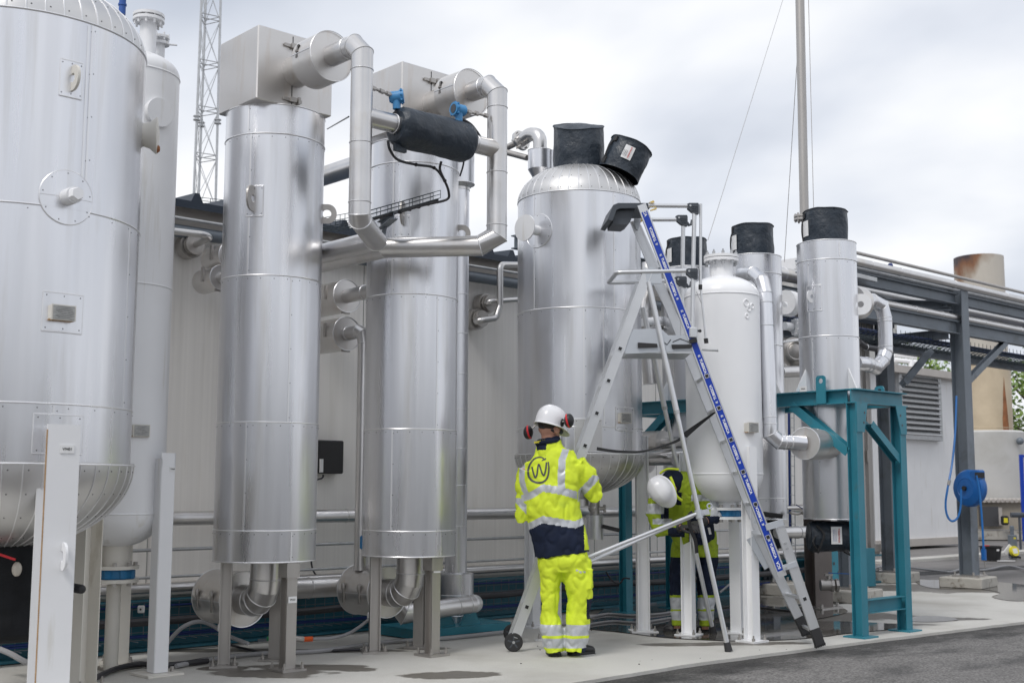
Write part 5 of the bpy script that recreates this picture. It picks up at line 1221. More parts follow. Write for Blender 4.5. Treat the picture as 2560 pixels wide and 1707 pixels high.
# blue cable with clips down the wall right of column B
t=thing('cable_ladder','vertical cable run with blue cables on the wall behind the middle column','cable tray',DP(1978,1100,14)); m=MB(); 
for dx in(0,9): m.bar(DP(1976+dx,1015,13.9),DP(1980+dx,1400,13.9),.008,.008)
for k in range(16): y=1020+k*24; m.bar(DP(1976,y,13.9),DP(1986,y+1,13.9),.006,.006)
m.build('wire_mesh','galvanised',t,smooth=False); m=MB(); m.tube([DP(1973,1015,13.92),DP(1977,1420,13.92)],.018,6); m.build('cable','blue_cable',t)
# brown support post and grey post, with plinths
t=thing('support_post','brown stainless support post standing behind the ladder foot','post',(11.69,7.76,0)); m=MB(); m.hbeam((11.69,7.76,.02),(11.69,7.76,1.25),.22,.20,.012,(.4,1,0)); m.build('post_body','steel_brown',t,smooth=False); m=MB(); m.box((11.69,7.76,.01),(.40,.34,.02)); 
for i,j in((-1,-1),(1,-1),(1,1)): m.cyl((11.69+i*.15,7.76+j*.13,.02),(11.69+i*.15,7.76+j*.13,.06),.018,seg=6)
m.build('foot_plate','stainless',t,smooth=False)
t=thing('ball_valve','small steel ball valve with a blue lever beyond the brown post','valve',DP(2075,1460,13.4)); q=DP(2072,1462,13.3); m=MB(); m.cyl(q-rt*.09,q+rt*.02,.06,seg=20); m.cyl(q+rt*.02,q+rt*.05,.07,seg=8); m.cyl(q+rt*.07,q+rt*.10,.07,seg=8); m.cyl(q,q+V((0,0,.11)),.02,seg=10); m.box(q+V((0,0,.11)),(.08,.05,.02),rt); m.build('valve_body','stainless',t); m=MB(); m.bar(q+V((0,0,.13)),q+rt*.22+V((0,0,.12)),.02,.008); m.build('lever','reel_blue',t)
# teal skid end piece right under
t=thing('teal_plate','teal bolted steel end plate of the skid at the building corner','steel plate',(12.8,8.9,0)); a=YP(2060,1395,8.95); b=YP(2186,1392,8.95)
m=MB(); m.box(((a.x+b.x)/2-.0,9.0,.26),(b.x-a.x,.12,.50)); m.build('plate','teal_paint',t,smooth=False); m=MB()
for px_,py_ in((2075,1418),(2085,1408),(2096,1431),(2086,1455)): q=YP(px_,py_,8.935); m.cyl(q,q+V((0,-.003,0)),.02,seg=12)
m.build('bolt_hole','rivet',t,smooth=False); m=MB(); m.box((a.x-.12,8.98,.26),(.10,.14,.46)); m.build('end_gap','print_dark',t,smooth=False)
# ---------------------------------------- pipe rack
rk=thing('pipe_rack','grey steel pipe rack with two beam levels running off to the right','pipe rack',(15.78,8.6,0))
RY0,RY1=8.12,9.25
Pz=lambda px_,py_,Y:YP(px_,py_,Y).z
XT=15.80
zt1=Pz(2432,735,RY0); zt0=Pz(2432,771,RY0); zl1=Pz(2432,812,RY0); zl0=Pz(2432,843,RY0)
for X,Y in((15.80,RY0),(15.75,RY1)):
    m=MB(); m.hbeam((X,Y,.16),(X,Y,zt1+.0),.19,.19,.012,(0,1,0)); pg=m.build('post','steel_grey',rk,smooth=False)
for X,Y in((12.75,RY0-.05),(12.9,RY1)):
    m=MB(); m.hbeam((X,Y,.16),(X,Y,zl0 if X<12.8 else zt1),.14,.14,.010,(0,1,0)); m.build('post','steel_grey',rk,smooth=False)
for (X,Y) in((15.80,RY0),(15.75,RY1),(12.75,RY0-.05),(12.9,RY1)):
    m=MB(); m.box((X,Y,.148),(.40,.36,.02),(.97,.2,0))
    for i,j in((-1,-1),(1,-1),(1,1),(-1,1)): m.cyl((X+i*.15,Y+j*.13,.155),(X+i*.15,Y+j*.13,.20),.016,seg=6)
    m.build('foot_plate','stainless',rk,smooth=False)
for i,(X,Y,l) in enumerate(((15.72,RY0-.02,'square concrete plinth under the right front post of the pipe rack'),(15.75,RY1,'concrete plinth under the rear right post of the pipe rack'),(12.70,RY0-.1,'concrete plinth behind the teal frame legs'),(12.9,RY1-.05,'concrete plinth behind the ladder foot'))):
    m=MB(); m.box((X,Y,.069),(.66,.56,.138),(.98,.15,0),bev=.012); tag(m.build('concrete_plinth','plinth_concrete',off=(X,Y,0),smooth=False),l,'plinth','plinths of the pipe rack')
X1=40
def beam(Y,za,zb,x0,x1,nm='rail_beam',w=.11): m=MB(); m.hbeam((x0,Y,(za+zb)/2),(x1,Y,(za+zb)/2),w,abs(zb-za),.012,up); m.build(nm,'steel_grey',rk,smooth=False)
beam(RY0-.0,zt0,zt1-.06,9.0 if 0 else 12.0,15.70); beam(RY0,zt0,zt1-.06,15.90,X1)
beam(RY0,zl0,zl1,11.5,15.70); beam(RY0,zl0,zl1,15.90,X1)
beam(RY1+.1,zt0,zt1-.06,8.6,X1); beam(RY1+.1,zl0-.12,zl1-.16,12.5,X1)
# cross beams and knee braces
def cb(p,q,w=.12,h=.13,nm='cross_beam'): m=MB(); m.hbeam(p,q,w,h,.010,up if nm=='cross_beam' else (1,0,0)); m.build(nm,'steel_grey',rk,smooth=False)
for X in(15.8,21.5,27,33): cb((X-.2,RY0+.06,zt0+.02),(X-.2,RY1,zt0+.02)); cb((X-.2,RY0+.06,zl0-.0),(X-.2,RY1,zl0-.0))
cb((13.9,RY1,zt0-.02),(15.7,RY0+.06,zt0-.02))
m=MB(); a=YP(2432,960,RY0); b=YP(2512,872,RY0); m.hbeam((15.90,RY0,a.z),(b.x,RY0,zl0),.08,.09,.008,(0,1,0)); m.build('knee_brace','steel_grey',rk,smooth=False)
m=MB(); a=DP(2258,960,17.0); b=DP(2325,878,17.5); m.hbeam(a,b,.09,.10,.008,hd); m.build('knee_brace','steel_grey',rk,smooth=False)
for X in(21.5,27,33):
    for Y in(RY0,RY1): m=MB(); m.hbeam((X,Y,.16),(X,Y,zt0),.19,.19,.012,(0,1,0)); m.build('post','steel_grey',rk,smooth=False)
def rp(Y,z,r,mat,lab,bands,x0=12.5,name='rack_pipe'):
    t=thing(name,lab,'pipe',(x0,Y,z),'pipes laid on the grey pipe rack'); m=pipe_mb([(x0,Y,z),(X1,Y,z)],r,[(0,(b-x0)/(X1-x0)) for b in bands],16); m.build('pipe_body',[mat,'seam'],t)
zq=YP(2432,708,RY0-.05).z
rp(RY0-.10,YP(2432,722,RY0-.1).z,.052,'pipe_cladding','thick clad pipe along the front top edge of the rack',[12.8,13.4,14.1,15.5,17,18.2])
rp(RY0-.02,YP(2432,703,RY0).z+.0,.022,'stainless','thin steel pipe on top of the rack, highest of the bundle',[])
rp(RY0+.10,YP(2432,736,RY0+.1).z,.04,'galvanised','galvanised pipe just behind the thick clad pipe on the rack',[])
rp(RY0-.0,zl1+.055,.05,'pipe_cladding','clad pipe resting on the lower beam of the rack',[12.8,13.5,14.6,15.3,16.5,17.6])
rp(RY1-.2,YP(2432,782,RY1-.2).z,.09,'pipe_cladding','fat clad pipe running inside the rack under the top beams',[13,15,17])
rp(RY1-.3,YP(2432,824,RY1-.3).z,.045,'dark_cable','dark hose running inside the rack between both beam levels',[])
m=MB(); a=YP(2182,693,RY0-.12); m.bar(a+V((-.6,0,-.02)),a+V((.05,0,-.03)),.06,.05); m.build('pipe_bracket','galvanised',rk,smooth=False); m=MB(); b=YP(2226,664,RY0-.03); m.ball(b,.035,seg=8,rg=6); m.build('pipe_clip','blue_cable',rk)
t=thing('cable_tray','mesh cable tray with blue cables under the rack beams','cable tray',(15,8.8,3.2)); m=MB(); zt2=zl0-.08
for j in range(9): y=RY0+.25+j*.09; m.tube([(11.8,y,zt2),(X1-8,y,zt2)],.004,4)
for k in range(150): x=11.8+k*.12; m.tube([(x,RY0+.25,zt2+.07),(x,RY0+.25,zt2),(x,RY0+.97,zt2),(x,RY0+.97,zt2+.07)],.004,4)
m.build('wire_mesh','mesh_dark',t,smooth=False); m=MB()
for j in range(7): m.tube([(11.8+i*.8,RY0+.3+j*.04+.02*math.sin(i+j*2),zt2+.015+.008*(j%2)) for i in range(26)],.011,5)
m.build('cable','blue_cable',t)
simple('drop_hose',[DP(2148,855,14.2),DP(2165,868,14.3),DP(2200,874,14.5),DP(2220,872,14.6)],.035,'dark_cable','black hose hanging in a curve behind the front column')
# ---------------------------------------- hose reel
c=DP(2424,1220,16.25); t=thing('hose_reel','round blue hose reel mounted on the grey rack post','hose reel',c); ax=(-hd*.50-rt*.87).normalized(); s=ax.cross(up).normalized()
m=MB(); m.lathe(c-ax*.10,ax,[(.16,0),(.225,.03),(.245,.07),(.245,.12),(.225,.15),(.15,.18),(.13,.185),(.125,.18),(.05,.185)],56); m.build('drum','reel_blue',t,ang=25)
m=MB(); q=c+up*.17+ (s if s.dot(rt)>0 else -s)*.13; m.box(q,(.16,.14,.14),ax.cross(up),bev=.02); m.mat(1); m.box(q-hd*.085,(.12,.02,.07),rt); m.build('outlet_box',['reel_blue','black_plastic'],t)
m=MB(); m.cyl(c+ax*.09,c+ax*.12,.03,seg=16); m.build('hub','black_plastic',t)
m=MB(); hp=[DP(2402,1222,16.0),DP(2402,1262,16),DP(2395,1292,16),DP(2380,1302,16),DP(2368,1288,16),DP(2364,1258,16),DP(2370,1215,16),DP(2380,1160,16.1),DP(2388,1080,16.2),DP(2391,990,16.3)]
m.tube(catmull(hp,6),.014,8); m.build('inlet_hose','hose_blue',t); m=MB(); m.cyl(DP(2371,1212,16),DP(2374,1200,16),.02,seg=10); m.build('coupling','stainless',t)
m=MB(); gb=DP(2459,1372,16.0); m.tube(catmull([DP(2441,1188,16),DP(2449,1230,16),DP(2455,1300,16),gb],6),.014,8); m.build('outlet_hose','hose_blue',t)
m=MB(); m.bar(gb-V((0,0,.0)),gb-V((0,0,.14)),.06,.05,bev=.01); m.cyl(gb+V((0,0,.03)),gb,.02,seg=10); m.mat(1); m.tube([gb-V((0,0,.14)),gb-V((-.03,0,.23))],.006,6); m.build('spray_gun',['reel_blue','stainless'],t)
# ground cables
def gcable(px_pts,r,mat,lab,name='floor_cable',z=None,grp=None):
    pts=[G(x,y)+V((0,0,r+.006+(0))) for x,y in px_pts]; m=MB(); m.tube(catmull(pts,6),r,8); return tag(m.build(name,mat,off=pts[0]),lab,'cable',grp)
gcable([(2180,1425),(2220,1415),(2260,1420),(2330,1428),(2375,1432),(2410,1424),(2450,1428),(2480,1424),(2510,1418),(2535,1419),(2570,1429)],.016,'grey_cable','grey cable snaking across the far asphalt yard')
gcable([(440,1672),(520,1656),(640,1641),(800,1633),(960,1611),(1100,1602),(1250,1587),(1300,1582)],.017,'grey_cable','thick grey cable running along the slab past the tower legs')
gcable([(440,1664),(520,1650),(640,1639),(800,1629),(960,1607),(1090,1598),(1230,1584)],.010,'dark_cable','black cable beside the thick grey one on the slab')
gcable([(230,1707),(290,1680),(350,1668),(400,1672),(520,1660)],.02,'dark_cable','black cable bundle crossing the slab at the bottom left')
gcable([(560,1612),(640,1632),(700,1640),(750,1632),(830,1630),(900,1628)],.010,'dark_cable','black cable with ties behind the front tower leg')
gcable([(1470,1548),(1520,1538),(1580,1542),(1650,1538),(1700,1530),(1740,1530)],.012,'grey_cable','pale cable lying in the puddle, upper one')
gcable([(1470,1565),(1530,1557),(1600,1560),(1680,1548),(1740,1540)],.012,'grey_cable','pale cable lying in the puddle, lower one')
gcable([(1800,1522),(1860,1517),(1920,1524),(1990,1530),(2040,1522)],.010,'dark_cable','black cable across the wet slab behind the white leg')
def arc(name,pts,r,mat,lab): m=MB(); m.tube(catmull(pts,8),r,8); return tag(m.build(name,mat,off=pts[0]),lab,'cable')
arc('hanging_cable',[DP(415,1612,9.3),DP(432,1590,9.3),DP(460,1565,9.3),DP(495,1553,9.35),DP(530,1562,9.4),DP(570,1588,9.4),DP(620,1608,9.3)],.016,'grey_cable','grey cable arching up beside the white leg and left tower')
arc('hanging_cable',[DP(0,1622,8.6),DP(30,1635,8.5),DP(60,1652,8.4),DP(85,1660,8.3)],.02,'grey_cable','grey cable drooping at the lower left corner')
arc('hanging_cable',[DP(925,1545,10.0),DP(900,1565,10),DP(870,1583,10),DP(830,1594,9.9),DP(782,1596,9.8)],.013,'grey_cable','grey cable drooping between the two steel towers to an orange plug')
t=thing('cable_plug','orange and green cable plug joint on the slab between the towers','plug',DP(760,1597,9.75)); m=MB(); m.cyl(DP(760,1597,9.75),DP(782,1596,9.75),.020,seg=12); m.mat(1); m.cyl(DP(668,1596,9.6),DP(692,1594,9.6),.018,seg=12); m.mat(2); m.cyl(DP(733,1596,9.7),DP(758,1597,9.75),.024,seg=10); m.mat(3); m.tube([DP(690,1595,9.6),DP(735,1596,9.7)],.013,8); m.build('plug_body',['orange_cable','green_cable','stainless','grey_cable'],t)
arc('hanging_cable',[DP(1800,1480,12.2),DP(1830,1455,12.3),DP(1850,1440,12.4)],.010,'grey_cable','white cable slanting up behind the white vessel leg')
arc('hanging_cable',[DP(1515,1428,12.6),DP(1530,1450,12.6),DP(1548,1458,12.6),DP(1560,1445,12.6),DP(1575,1446,12.6)],.008,'dark_cable','thin black cable sagging over the wire tray')
for (px_,py_,D,l) in((553,1568,9.3,'small junction box clipped to a left tower leg'),(926,1538,10.1,'small junction box clipped to a right tower leg'),(353,1522,9.4,'small white junction box behind the cream leg')):
    q=DP(px_,py_,D); m=MB(); m.box(q,(.05,.03,.055),rt,bev=.006); m.mat(1); m.cyl(q-hd*.016,q-hd*.018,.008,seg=8); tag(m.build('junction_box',['label_white','rivet'],off=q,smooth=False),l,'junction box')
q=DP(911,1355,9.9); t=thing('blue_actuator','small blue actuator half hidden beside the right steel tower','actuator',q); m=MB(); m.box(q,(.07,.06,.11),rt,bev=.012); m.build('housing','valve_blue',t); m=MB(); m.cyl(q-V((0,0,.05)),q-V((0,0,.12)),.018,seg=12); m.build('stem','stainless',t)
# ============================================================ LADDER
NA=V((8.71,5.80,0)); NB=V((6.74,7.35,0)); FA=NA+V((.30,.33,0)); FB=NB+V((.33,.365,0))
nN=(NB-NA).cross(up).normalized(); nN=nN if nN.dot(CAM-NA)>0 else -nN
nF=(FB-FA).cross(up).normalized(); nF=nF if nF.dot(CAM-FA)>0 else -nF
NP=lambda x,y:PL(x,y,NA,nN)
FP=lambda x,y:PL(x,y,FA,nF)
ld=thing('platform_ladder','tall aluminium platform ladder with a blue lettered stile, wheels and stabiliser legs','ladder',(8,6.7,0))
def stile(p,q,h,n,mat='ladder_aluminium',t=.025,name='stile'):
    m=MB(); d=(q-p).normalized(); y=n.cross(d).normalized()
    m.bar(p,q,t-.006,h,y); 
    for s in(-1,1): m.bar(p+y*(s*(h/2+.002)),q+y*(s*(h/2+.002)),t,.008,y)
    return m.build(name,mat,ld,smooth=False),d,y
# near blue stile
pA=NP(1603,512); pB=NP(1956,1440)
sb,dB,yB=stile(pA,pB,.062,nN)
m=MB(); o=nN*(.0105); a=pA+(pB-pA)*.02; b=pA+(pB-pA)*.985; m.bar(a+o,b+o,.002,.051,yB); st=m.build('blue_strip','ladder_blue',sb,smooth=False)
L=(pB-pA).length
def at_y(py):
    # point on the stile at photo height py
    t=0
    lo,hi=0.0,1.0
    for _ in range(30):
        mid=(lo+hi)/2; q=pA.lerp(pB,mid)-CAM; yy=853.5-F*q.dot(ya)/q.dot(fw)
        if yy<py: lo=mid
        else: hi=mid
    return pA.lerp(pB,lo)
X=dB; Y=nN.cross(X).normalized()
for py_,fl in((533,0),(590,1),(660,0),(726,1),(800,0),(912,0),(984,1),(1062,0),(1134,1),(1212,0),(1288,1),(1372,0),(1412,1)):
    m=MB(); p=at_y(py_)+nN*.0125; x_,y_=(X,Y) if not fl else (-X,-Y)
    if py_==1412 or py_==533: text_mb('SCA',.034,p,x_,y_,m,bold=.0012,lift=.001)
    else:
        text_mb('TUBESCA',.030,p+x_*.012,x_,y_,m,bold=.0012,lift=.001)
        c=p-x_*.078
        for k in(-1,0,1): m.tube([c+x_*(.006*k)+nN*.001-y_*.010+x_*.003,c+x_*(.006*k)+nN*.001+x_*-.001,c+x_*(.006*k)+nN*.001+y_*.010+x_*.003],.0018,4)
    m.build('lettering','letter_white',st,smooth=False)
# far stile of the climbing side
fA=FP(1585,552); fB=FP(1908,1352)
stile(fA,fB,.062,nF)
# lower telescopic section
lA=NP(1948,1312); lB=NP(2048,1606); s1,dl,yl=stile(lA,lB,.066,nN,t=.03)
l2=FP(1888,1322); l3=FP(2014,1578); stile(l2,l3,.066,nF,t=.03)
m=MB(); m.bar(lB+(lA-lB)*.12,lB-(lA-lB).normalized()*.012,.045,.085,yl,bev=.008)
for k in range(6): m.box(lB-(lA-lB).normalized()*.02+yl*(-.038+k*.015),(.05,.008,.022),nN)
m.build('rubber_foot','rubber',ld,smooth=False); m=MB()
m.bar(l3+(l2-l3)*.14,l3-(l2-l3).normalized()*.012,.045,.085,yl,bev=.008); 
for k in range(6): m.box(l3-(l2-l3).normalized()*.02+yl*(-.038+k*.015),(.05,.008,.022),nF)
m.build('rubber_foot','rubber',ld,smooth=False)
# sliding brackets
for p_,q_,w_,h_,y_ in((NP(1913,1318),NP(1957,1305),.05,.05,dB),(NP(1955,1420),NP(1990,1408),.05,.04,dB),(FP(1886,1300),FP(1915,1312),.02,.045,dB),(FP(1880,1340),FP(1925,1415),.015,.11,yB)):
    m=MB(); m.bar(p_,q_,w_,h_,y_); m.build('slide_bracket','ladder_grey',ld,smooth=False)
for px_,py_ in((1940,1321),(1962,1357),(1966,1370),(1962,1418)): m=MB(); p=NP(px_,py_)+nN*.020; m.cyl(p,p+nN*.012,.010,seg=8); m.build('bolt','galvanised',ld,smooth=False)
def rung(p,q,n=nN,col=True,parent=None):
    m=MB(); m.bar(p,q,.028,.028,dB,bev=.004); 
    r=m.build('rung','ladder_aluminium',ld,smooth=False)
    m=MB(); d=(p-q).normalized(); d=n
    m.box(p+d*.016,(.036,.036,.006),dB,n,bev=.002) if 0 else m.bar(p+d*.012,p+d*.0165,.036,.036,dB); m.mat(1); m.bar(p+d*.0166,p+d*.0175,.027,.027,dB); m.build('rung_collar',['ladder_aluminium','black_plastic'],r,smooth=False)
def farof(p,px_off=None):
    # same height on the far stile (climbing side)
    return p
def onseg(a,b,z): t=(z-a.z)/(b.z-a.z); return a.lerp(b,t)
for (x,y) in((1771,940),(1802,1020),(1832,1099),(1863,1179),(1893,1260),(1925,1342)):
    p=onseg(pA,pB,NP(x,y).z); rung(p,onseg(fA,fB,p.z))
for (x,y) in((2006,1496),(2037,1579)):
    p=onseg(lA,lB,NP(x,y).z); rung(p,onseg(l2,l3,p.z))
# wheeled side
wA=NP(1622,672); wB=NP(1282,1612); s2,dW,yW=stile(wA,wB,.066,nN)
gA=FP(1606,690); gB=FP(1281,1590); stile(gA,gB,.066,nF)
for (x,y) in((1566,872),(1539,952),(1512,1033),(1485,1114),(1328,1516)):
    p=onseg(wA,wB,NP(x,y).z); q=onseg(gA,gB,p.z)
    m=MB(); m.bar(p,q,.028,.028,dW,bev=.004); r=m.build('rung','ladder_aluminium',ld,smooth=False)
    m=MB(); m.bar(p+nN*.012,p+nN*.0165,.036,.036,dW); m.mat(1); m.bar(p+nN*.0166,p+nN*.0175,.027,.027,dW); m.build('rung_collar',['ladder_aluminium','black_plastic'],r,smooth=False)
ax=(gB-wB); ax.z=0; ax.normalize()
for base,nm in((G(1284,1628),'w'),(G(1280,1604),'f')):
    c=base+V((0,0,.0745)); s=-1 if nm=='w' else 1; c=c+ax*(.0)
    m=MB(); m.lathe(c-ax*.02,ax,[(.05,0),(.066,.0),(.074,.008),(.074,.032),(.066,.04),(.05,.04)],40); m.mat(1); m.cyl(c-ax*.014,c+ax*.014,.05,seg=32)
    for k in range(5): a=R_(72*k); x,y=perp(ax,(0,0,1)); m.bar(c-ax*.018+(x*math.cos(a)+y*math.sin(a))*.012,c-ax*.018+(x*math.cos(a)+y*math.sin(a))*.05,.012,.006,ax)
    m.mat(2); m.cyl(c-ax*.026,c-ax*.012,.011,seg=14); m.build('wheel',['rubber','grey_plastic','galvanised'],ld)
m=MB(); a=G(1284,1628)+V((0,0,.0745)); b=G(1280,1604)+V((0,0,.0745)); m.cyl(a,b,.009,seg=10); m.bar(wB-dW*.08+nN*.0,a+ax*.03,.03,.05,dW); m.build('axle_bracket','galvanised',ld,smooth=False)
# inner upper braces (thin aluminium stiles crossing to the platform)
m=MB(); 
for (a,b) in((FP(1593,566),FP(1640,672)),(FP(1639,700),FP(1706,838))): m.bar(a,b,.02,.07,yB)
m.build('upper_brace','ladder_aluminium',ld,smooth=False)
for q in(NP(1634,694),FP(1625,700)): m=MB(); m.prism([(-.06,-.05),(.07,-.05),(.06,.06),(-.03,.09),(-.07,.03)],q,(NA-NB).normalized(),up,.02); m.build('hinge_plate','ladder_grey',ld,smooth=False)
# stabiliser legs
sp=[(NP(1621,702),G(1823,1632)),(FP(1640,900),G(1785,1586))]
for i,((a,b),far) in enumerate(zip(((NP(1621,705),G(1822,1628)),(FP(1607,768),G(1784,1584))),(0,1))):
    d=(b-a).normalized(); f=.36 if i==0 else .30
    m=MB(); m.tube([a,a.lerp(b,f)],.0235,20); m.tube([a.lerp(b,f),b-d*.06],.0195,20); m.mat(1); m.tube([a.lerp(b,f-.004),a.lerp(b,f+.006)],.025,20)
    s_=m.build('stabiliser_leg',['ladder_aluminium','galvanised'],ld)
    m=MB(); m.tube([b-d*.075,b+V((0,0,.004))],[.026,.033],16); m.build('rubber_foot','rubber',s_)
# cross rods with clamp
cl=sp[0][0].lerp(sp[0][1],.62); cl=NP(1621,705).lerp(G(1822,1628),(1280-705)/(1628-705)*1.02)
m=MB(); r0=DP(1470,1392,9.75); m.tube([r0,cl+V((0,0,.005))],.015,14); m.build('cross_rod','ladder_aluminium',ld)
m=MB(); m.tube([r0+V((0,0,-.05))-rt*.02,cl+V((0,0,-.03))+hd*.35],.015,14); m.build('cross_rod','ladder_aluminium',ld)
m=MB(); m.tube([cl-(sp[0][1]-sp[0][0]).normalized()*.03,cl+(sp[0][1]-sp[0][0]).normalized()*.04],.030,16); m.bar(cl-rt*.0,cl+rt*.085+V((0,0,.015)),.03,.045,up); m.torus(cl+rt*.09+V((0,0,.06)),hd,.020,.006,20,6); m.cyl(cl+rt*.05-hd*.02,cl+rt*.05-hd*.03,.010,seg=10); m.build('clamp','ladder_grey',ld)
# platform deck
deckpts=[(1583,823),(1652,821),(1670,838),(1728,838),(1736,876),(1578,884),(1562,884),(1570,852)]
def extr(pts,Pf,n,th,mat,name):
    P=[Pf(x,y) for x,y in pts]; m=MB(); m.loft([[p-n*th/2 for p in P],[p+n*th/2 for p in P]]); return m.build(name,mat,ld,smooth=False)
extr(deckpts,NP,nN,.012,'ladder_grey','platform_side'); extr([(x-18,y+6) for x,y in deckpts],FP,nF,.012,'ladder_grey','platform_side')
zd=NP(1650,884).z; a=NP(1572,884);b=NP(1728,876); c=FP(1710,882); d=FP(1550,890)
for q in(a,b,c,d): q.z=zd+.02
m=MB(); m.loft([[q-V((0,0,.015)) for q in(a,b,c,d)],[q+V((0,0,.015)) for q in(a,b,c,d)]]); m.build('platform_deck','ladder_aluminium',ld,smooth=False)
m=MB()
for pts in ([(1594,857),(1641,860),(1643,868),(1594,870)],[(1678,862),(1728,862),(1728,870),(1680,872)]):
    P=[NP(x,y)+nN*.008 for x,y in pts]; m.loft([P,[p+nN*.02 for p in P]])
for pts in ([(1681,854),(1700,846),(1726,856),(1726,857),(1700,848),(1681,856)],[(1658,853),(1667,861),(1676,848),(1677,850),(1667,863),(1657,855)]):
    P=[NP(x,y)+nN*.007 for x,y in pts]; m.loft([P,[p+nN*.003 for p in P]])
m.build('rubber_edge','rubber',ld,smooth=False)
m=MB(); m.tube([NP(1755,874),NP(1794,876)],.009,12); m.tube([NP(1794,876),NP(1795,876)],.012,10); m.tube([FP(1552,850),FP(1560,880)],.012,8); m.build('lock_pin','galvanised',ld)
# guard rail loop
def rail(pts,r,name='guard_rail',mat='ladder_aluminium',fl=.06): m=MB(); m.tube(fillet(pts,fl,4) if fl else pts,r,18); return m.build(name,mat,ld)
rail([NP(1722,677),NP(1542,681),FP(1521,706),FP(1537,706),FP(1690,702)],.0195,fl=.04)
rail([NP(1620,514),NP(1722,515)],.0185,fl=0); rail([FP(1630,549),FP(1695,549)],.0185,fl=0)
rail([NP(1736,524),NP(1733,672),NP(1731,826)],.0185,fl=0,name='rail_post'); rail([FP(1708,566),FP(1706,700),FP(1704,845)],.0185,fl=0,name='rail_post')
rail([NP(1752,510),NP(1751,718)],.0125,fl=0,name='folding_strut'); rail([NP(1752,724),NP(1765,852)],.0095,fl=0,name='folding_strut')
m=MB(); m.cyl(NP(1751,712),NP(1751,724),.016,seg=14); m.cyl(NP(1764.5,846),NP(1766,858),.018,seg=14); m.build('end_cap','black_plastic',ld)
m=MB(); m.tube([NP(1741,730),NP(1748,745),NP(1753,757),NP(1755,765)],.003,5); m.build('strut_cable','galvanised',ld)
# black knuckles
def knuckle(Pf,cx_,cy_,n,s=1):
    pts=[(-17,-12),(-12,-14),(10,-14),(12,-10),(12,13),(5,14),(-6,8),(-15,0)]; P=[Pf(cx_+x*s,cy_+y*s) for x,y in pts]
    m=MB(); m.loft([[p-n*.024 for p in P],[p+n*.024 for p in P]])
    for k in range(3): a=Pf(cx_-6,cy_-5+5*k)+n*.026; b=Pf(cx_+9,cy_-4+5*k)+n*.026; m.bar(a,b,.006,.004,up)
    kk=m.build('rail_joint','grey_plastic',ld,smooth=False)
    m=MB(); p=Pf(cx_-10,cy_-7)+n*.025; m.cyl(p,p+n*.008,.009,seg=10); m.build('screw','galvanised',kk)
knuckle(NP,1734,523,nN); knuckle(NP,1731,686,nN); knuckle(FP,1706,553,nF); knuckle(FP,1704,706,nF)
for Pf,x,y in((FP,1722,558),(FP,1720,712)):
    m=MB(); m.tube([Pf(x-4,y-2),Pf(x,y+5),Pf(x+6,y+3),Pf(x+8,y-8)],.011,8); m.build('rail_hook','grey_plastic',ld)
# top tray
tr=[(1519,549),(1533,513),(1545,508),(1624,508),(1626,519),(1550,521),(1541,525),(1531,552)]
P=[NP(x,y)+nN*.005 for x,y in tr]; Q=[p-nN*.42 for p in P]
m=MB(); m.loft([P,Q]); m.build('tool_tray','grey_plastic',ld,smooth=False)
m=MB(); P=[NP(x,y)-nN*.05 for x,y in((1541,524),(1590,520),(1578,552),(1568,558),(1535,556),(1534,550))]; m.loft([P,[p-nN*.30 for p in P]]); m.build('tray_bin','grey_plastic',ld,smooth=False)
m=MB(); P=[FP(x,y)+nF*.03 for x,y in((1588,522),(1604,522),(1600,560),(1594,577),(1589,575),(1583,556))]; m.loft([P,[p-nF*.02 for p in P]]); m.build('head_casting','ladder_grey',ld,smooth=False)
m=MB()
for pts,Pf in(([(1621,508),(1632,503),(1635,508),(1630,509)],NP),([(1624,527),(1640,521),(1640,525),(1626,529)],NP),([(1588,558),(1596,546),(1612,550),(1598,559)],FP)):
    P=[Pf(x,y)+nN*.01 for x,y in pts]; m.loft([P,[p+nN*.02 for p in P]])
m.build('yellow_latch','gate_yellow',ld,smooth=False)
m=MB(); m.box(NP(1732,832),(.07,.06,.09),(NA-NB),bev=.008); m.mat(1); m.cyl(NP(1740,827),NP(1748,827),.009); m.ball(NP(1750,827),.014,seg=10); m.bar(NP(1730,848),NP(1732,858),.09,.06,up); m.build('post_socket',['ladder_aluminium','black_plastic'],ld)
# webbing straps
def strap(pts,w,n,lab):
    pts=catmull(pts,6); m=MB(); 
    for i in range(len(pts)-1):
        d=(pts[i+1]-pts[i]).normalized(); y=n.cross(d).normalized(); wi=w[0]+(w[1]-w[0])*i/(len(pts)-2); wj=w[0]+(w[1]-w[0])*(i+1)/(len(pts)-2)
        m.loft([[pts[i]+y*wi/2+n*.002,pts[i]-y*wi/2+n*.002,pts[i]-y*wi/2-n*.002,pts[i]+y*wi/2-n*.002],[pts[i+1]+y*wj/2+n*.002,pts[i+1]-y*wj/2+n*.002,pts[i+1]-y*wj/2-n*.002,pts[i+1]+y*wj/2-n*.002]])
    return tag(m.build('webbing_strap','rubber',off=pts[0]),lab,'strap','black straps tied to the ladder')
a=NP(1492,1121); strap([a,DP(1540,1128,10.1),DP(1600,1129,10.3),DP(1640,1120,10.5)],(.028,.014),nN,'black strap running from the wheeled ladder side past the big vessel')
strap([DP(1640,1120,10.5),DP(1690,1103,10.6),DP(1715,1085,10.6)],(.014,.03),nN,'thin twisted middle of the black strap between the ladder sides')
strap([DP(1712,1088,10.6),DP(1745,1062,10.6),DP(1788,1030,10.5)],(.055,.016),nN,'wide black strap tail tied to the climbing side of the ladder')
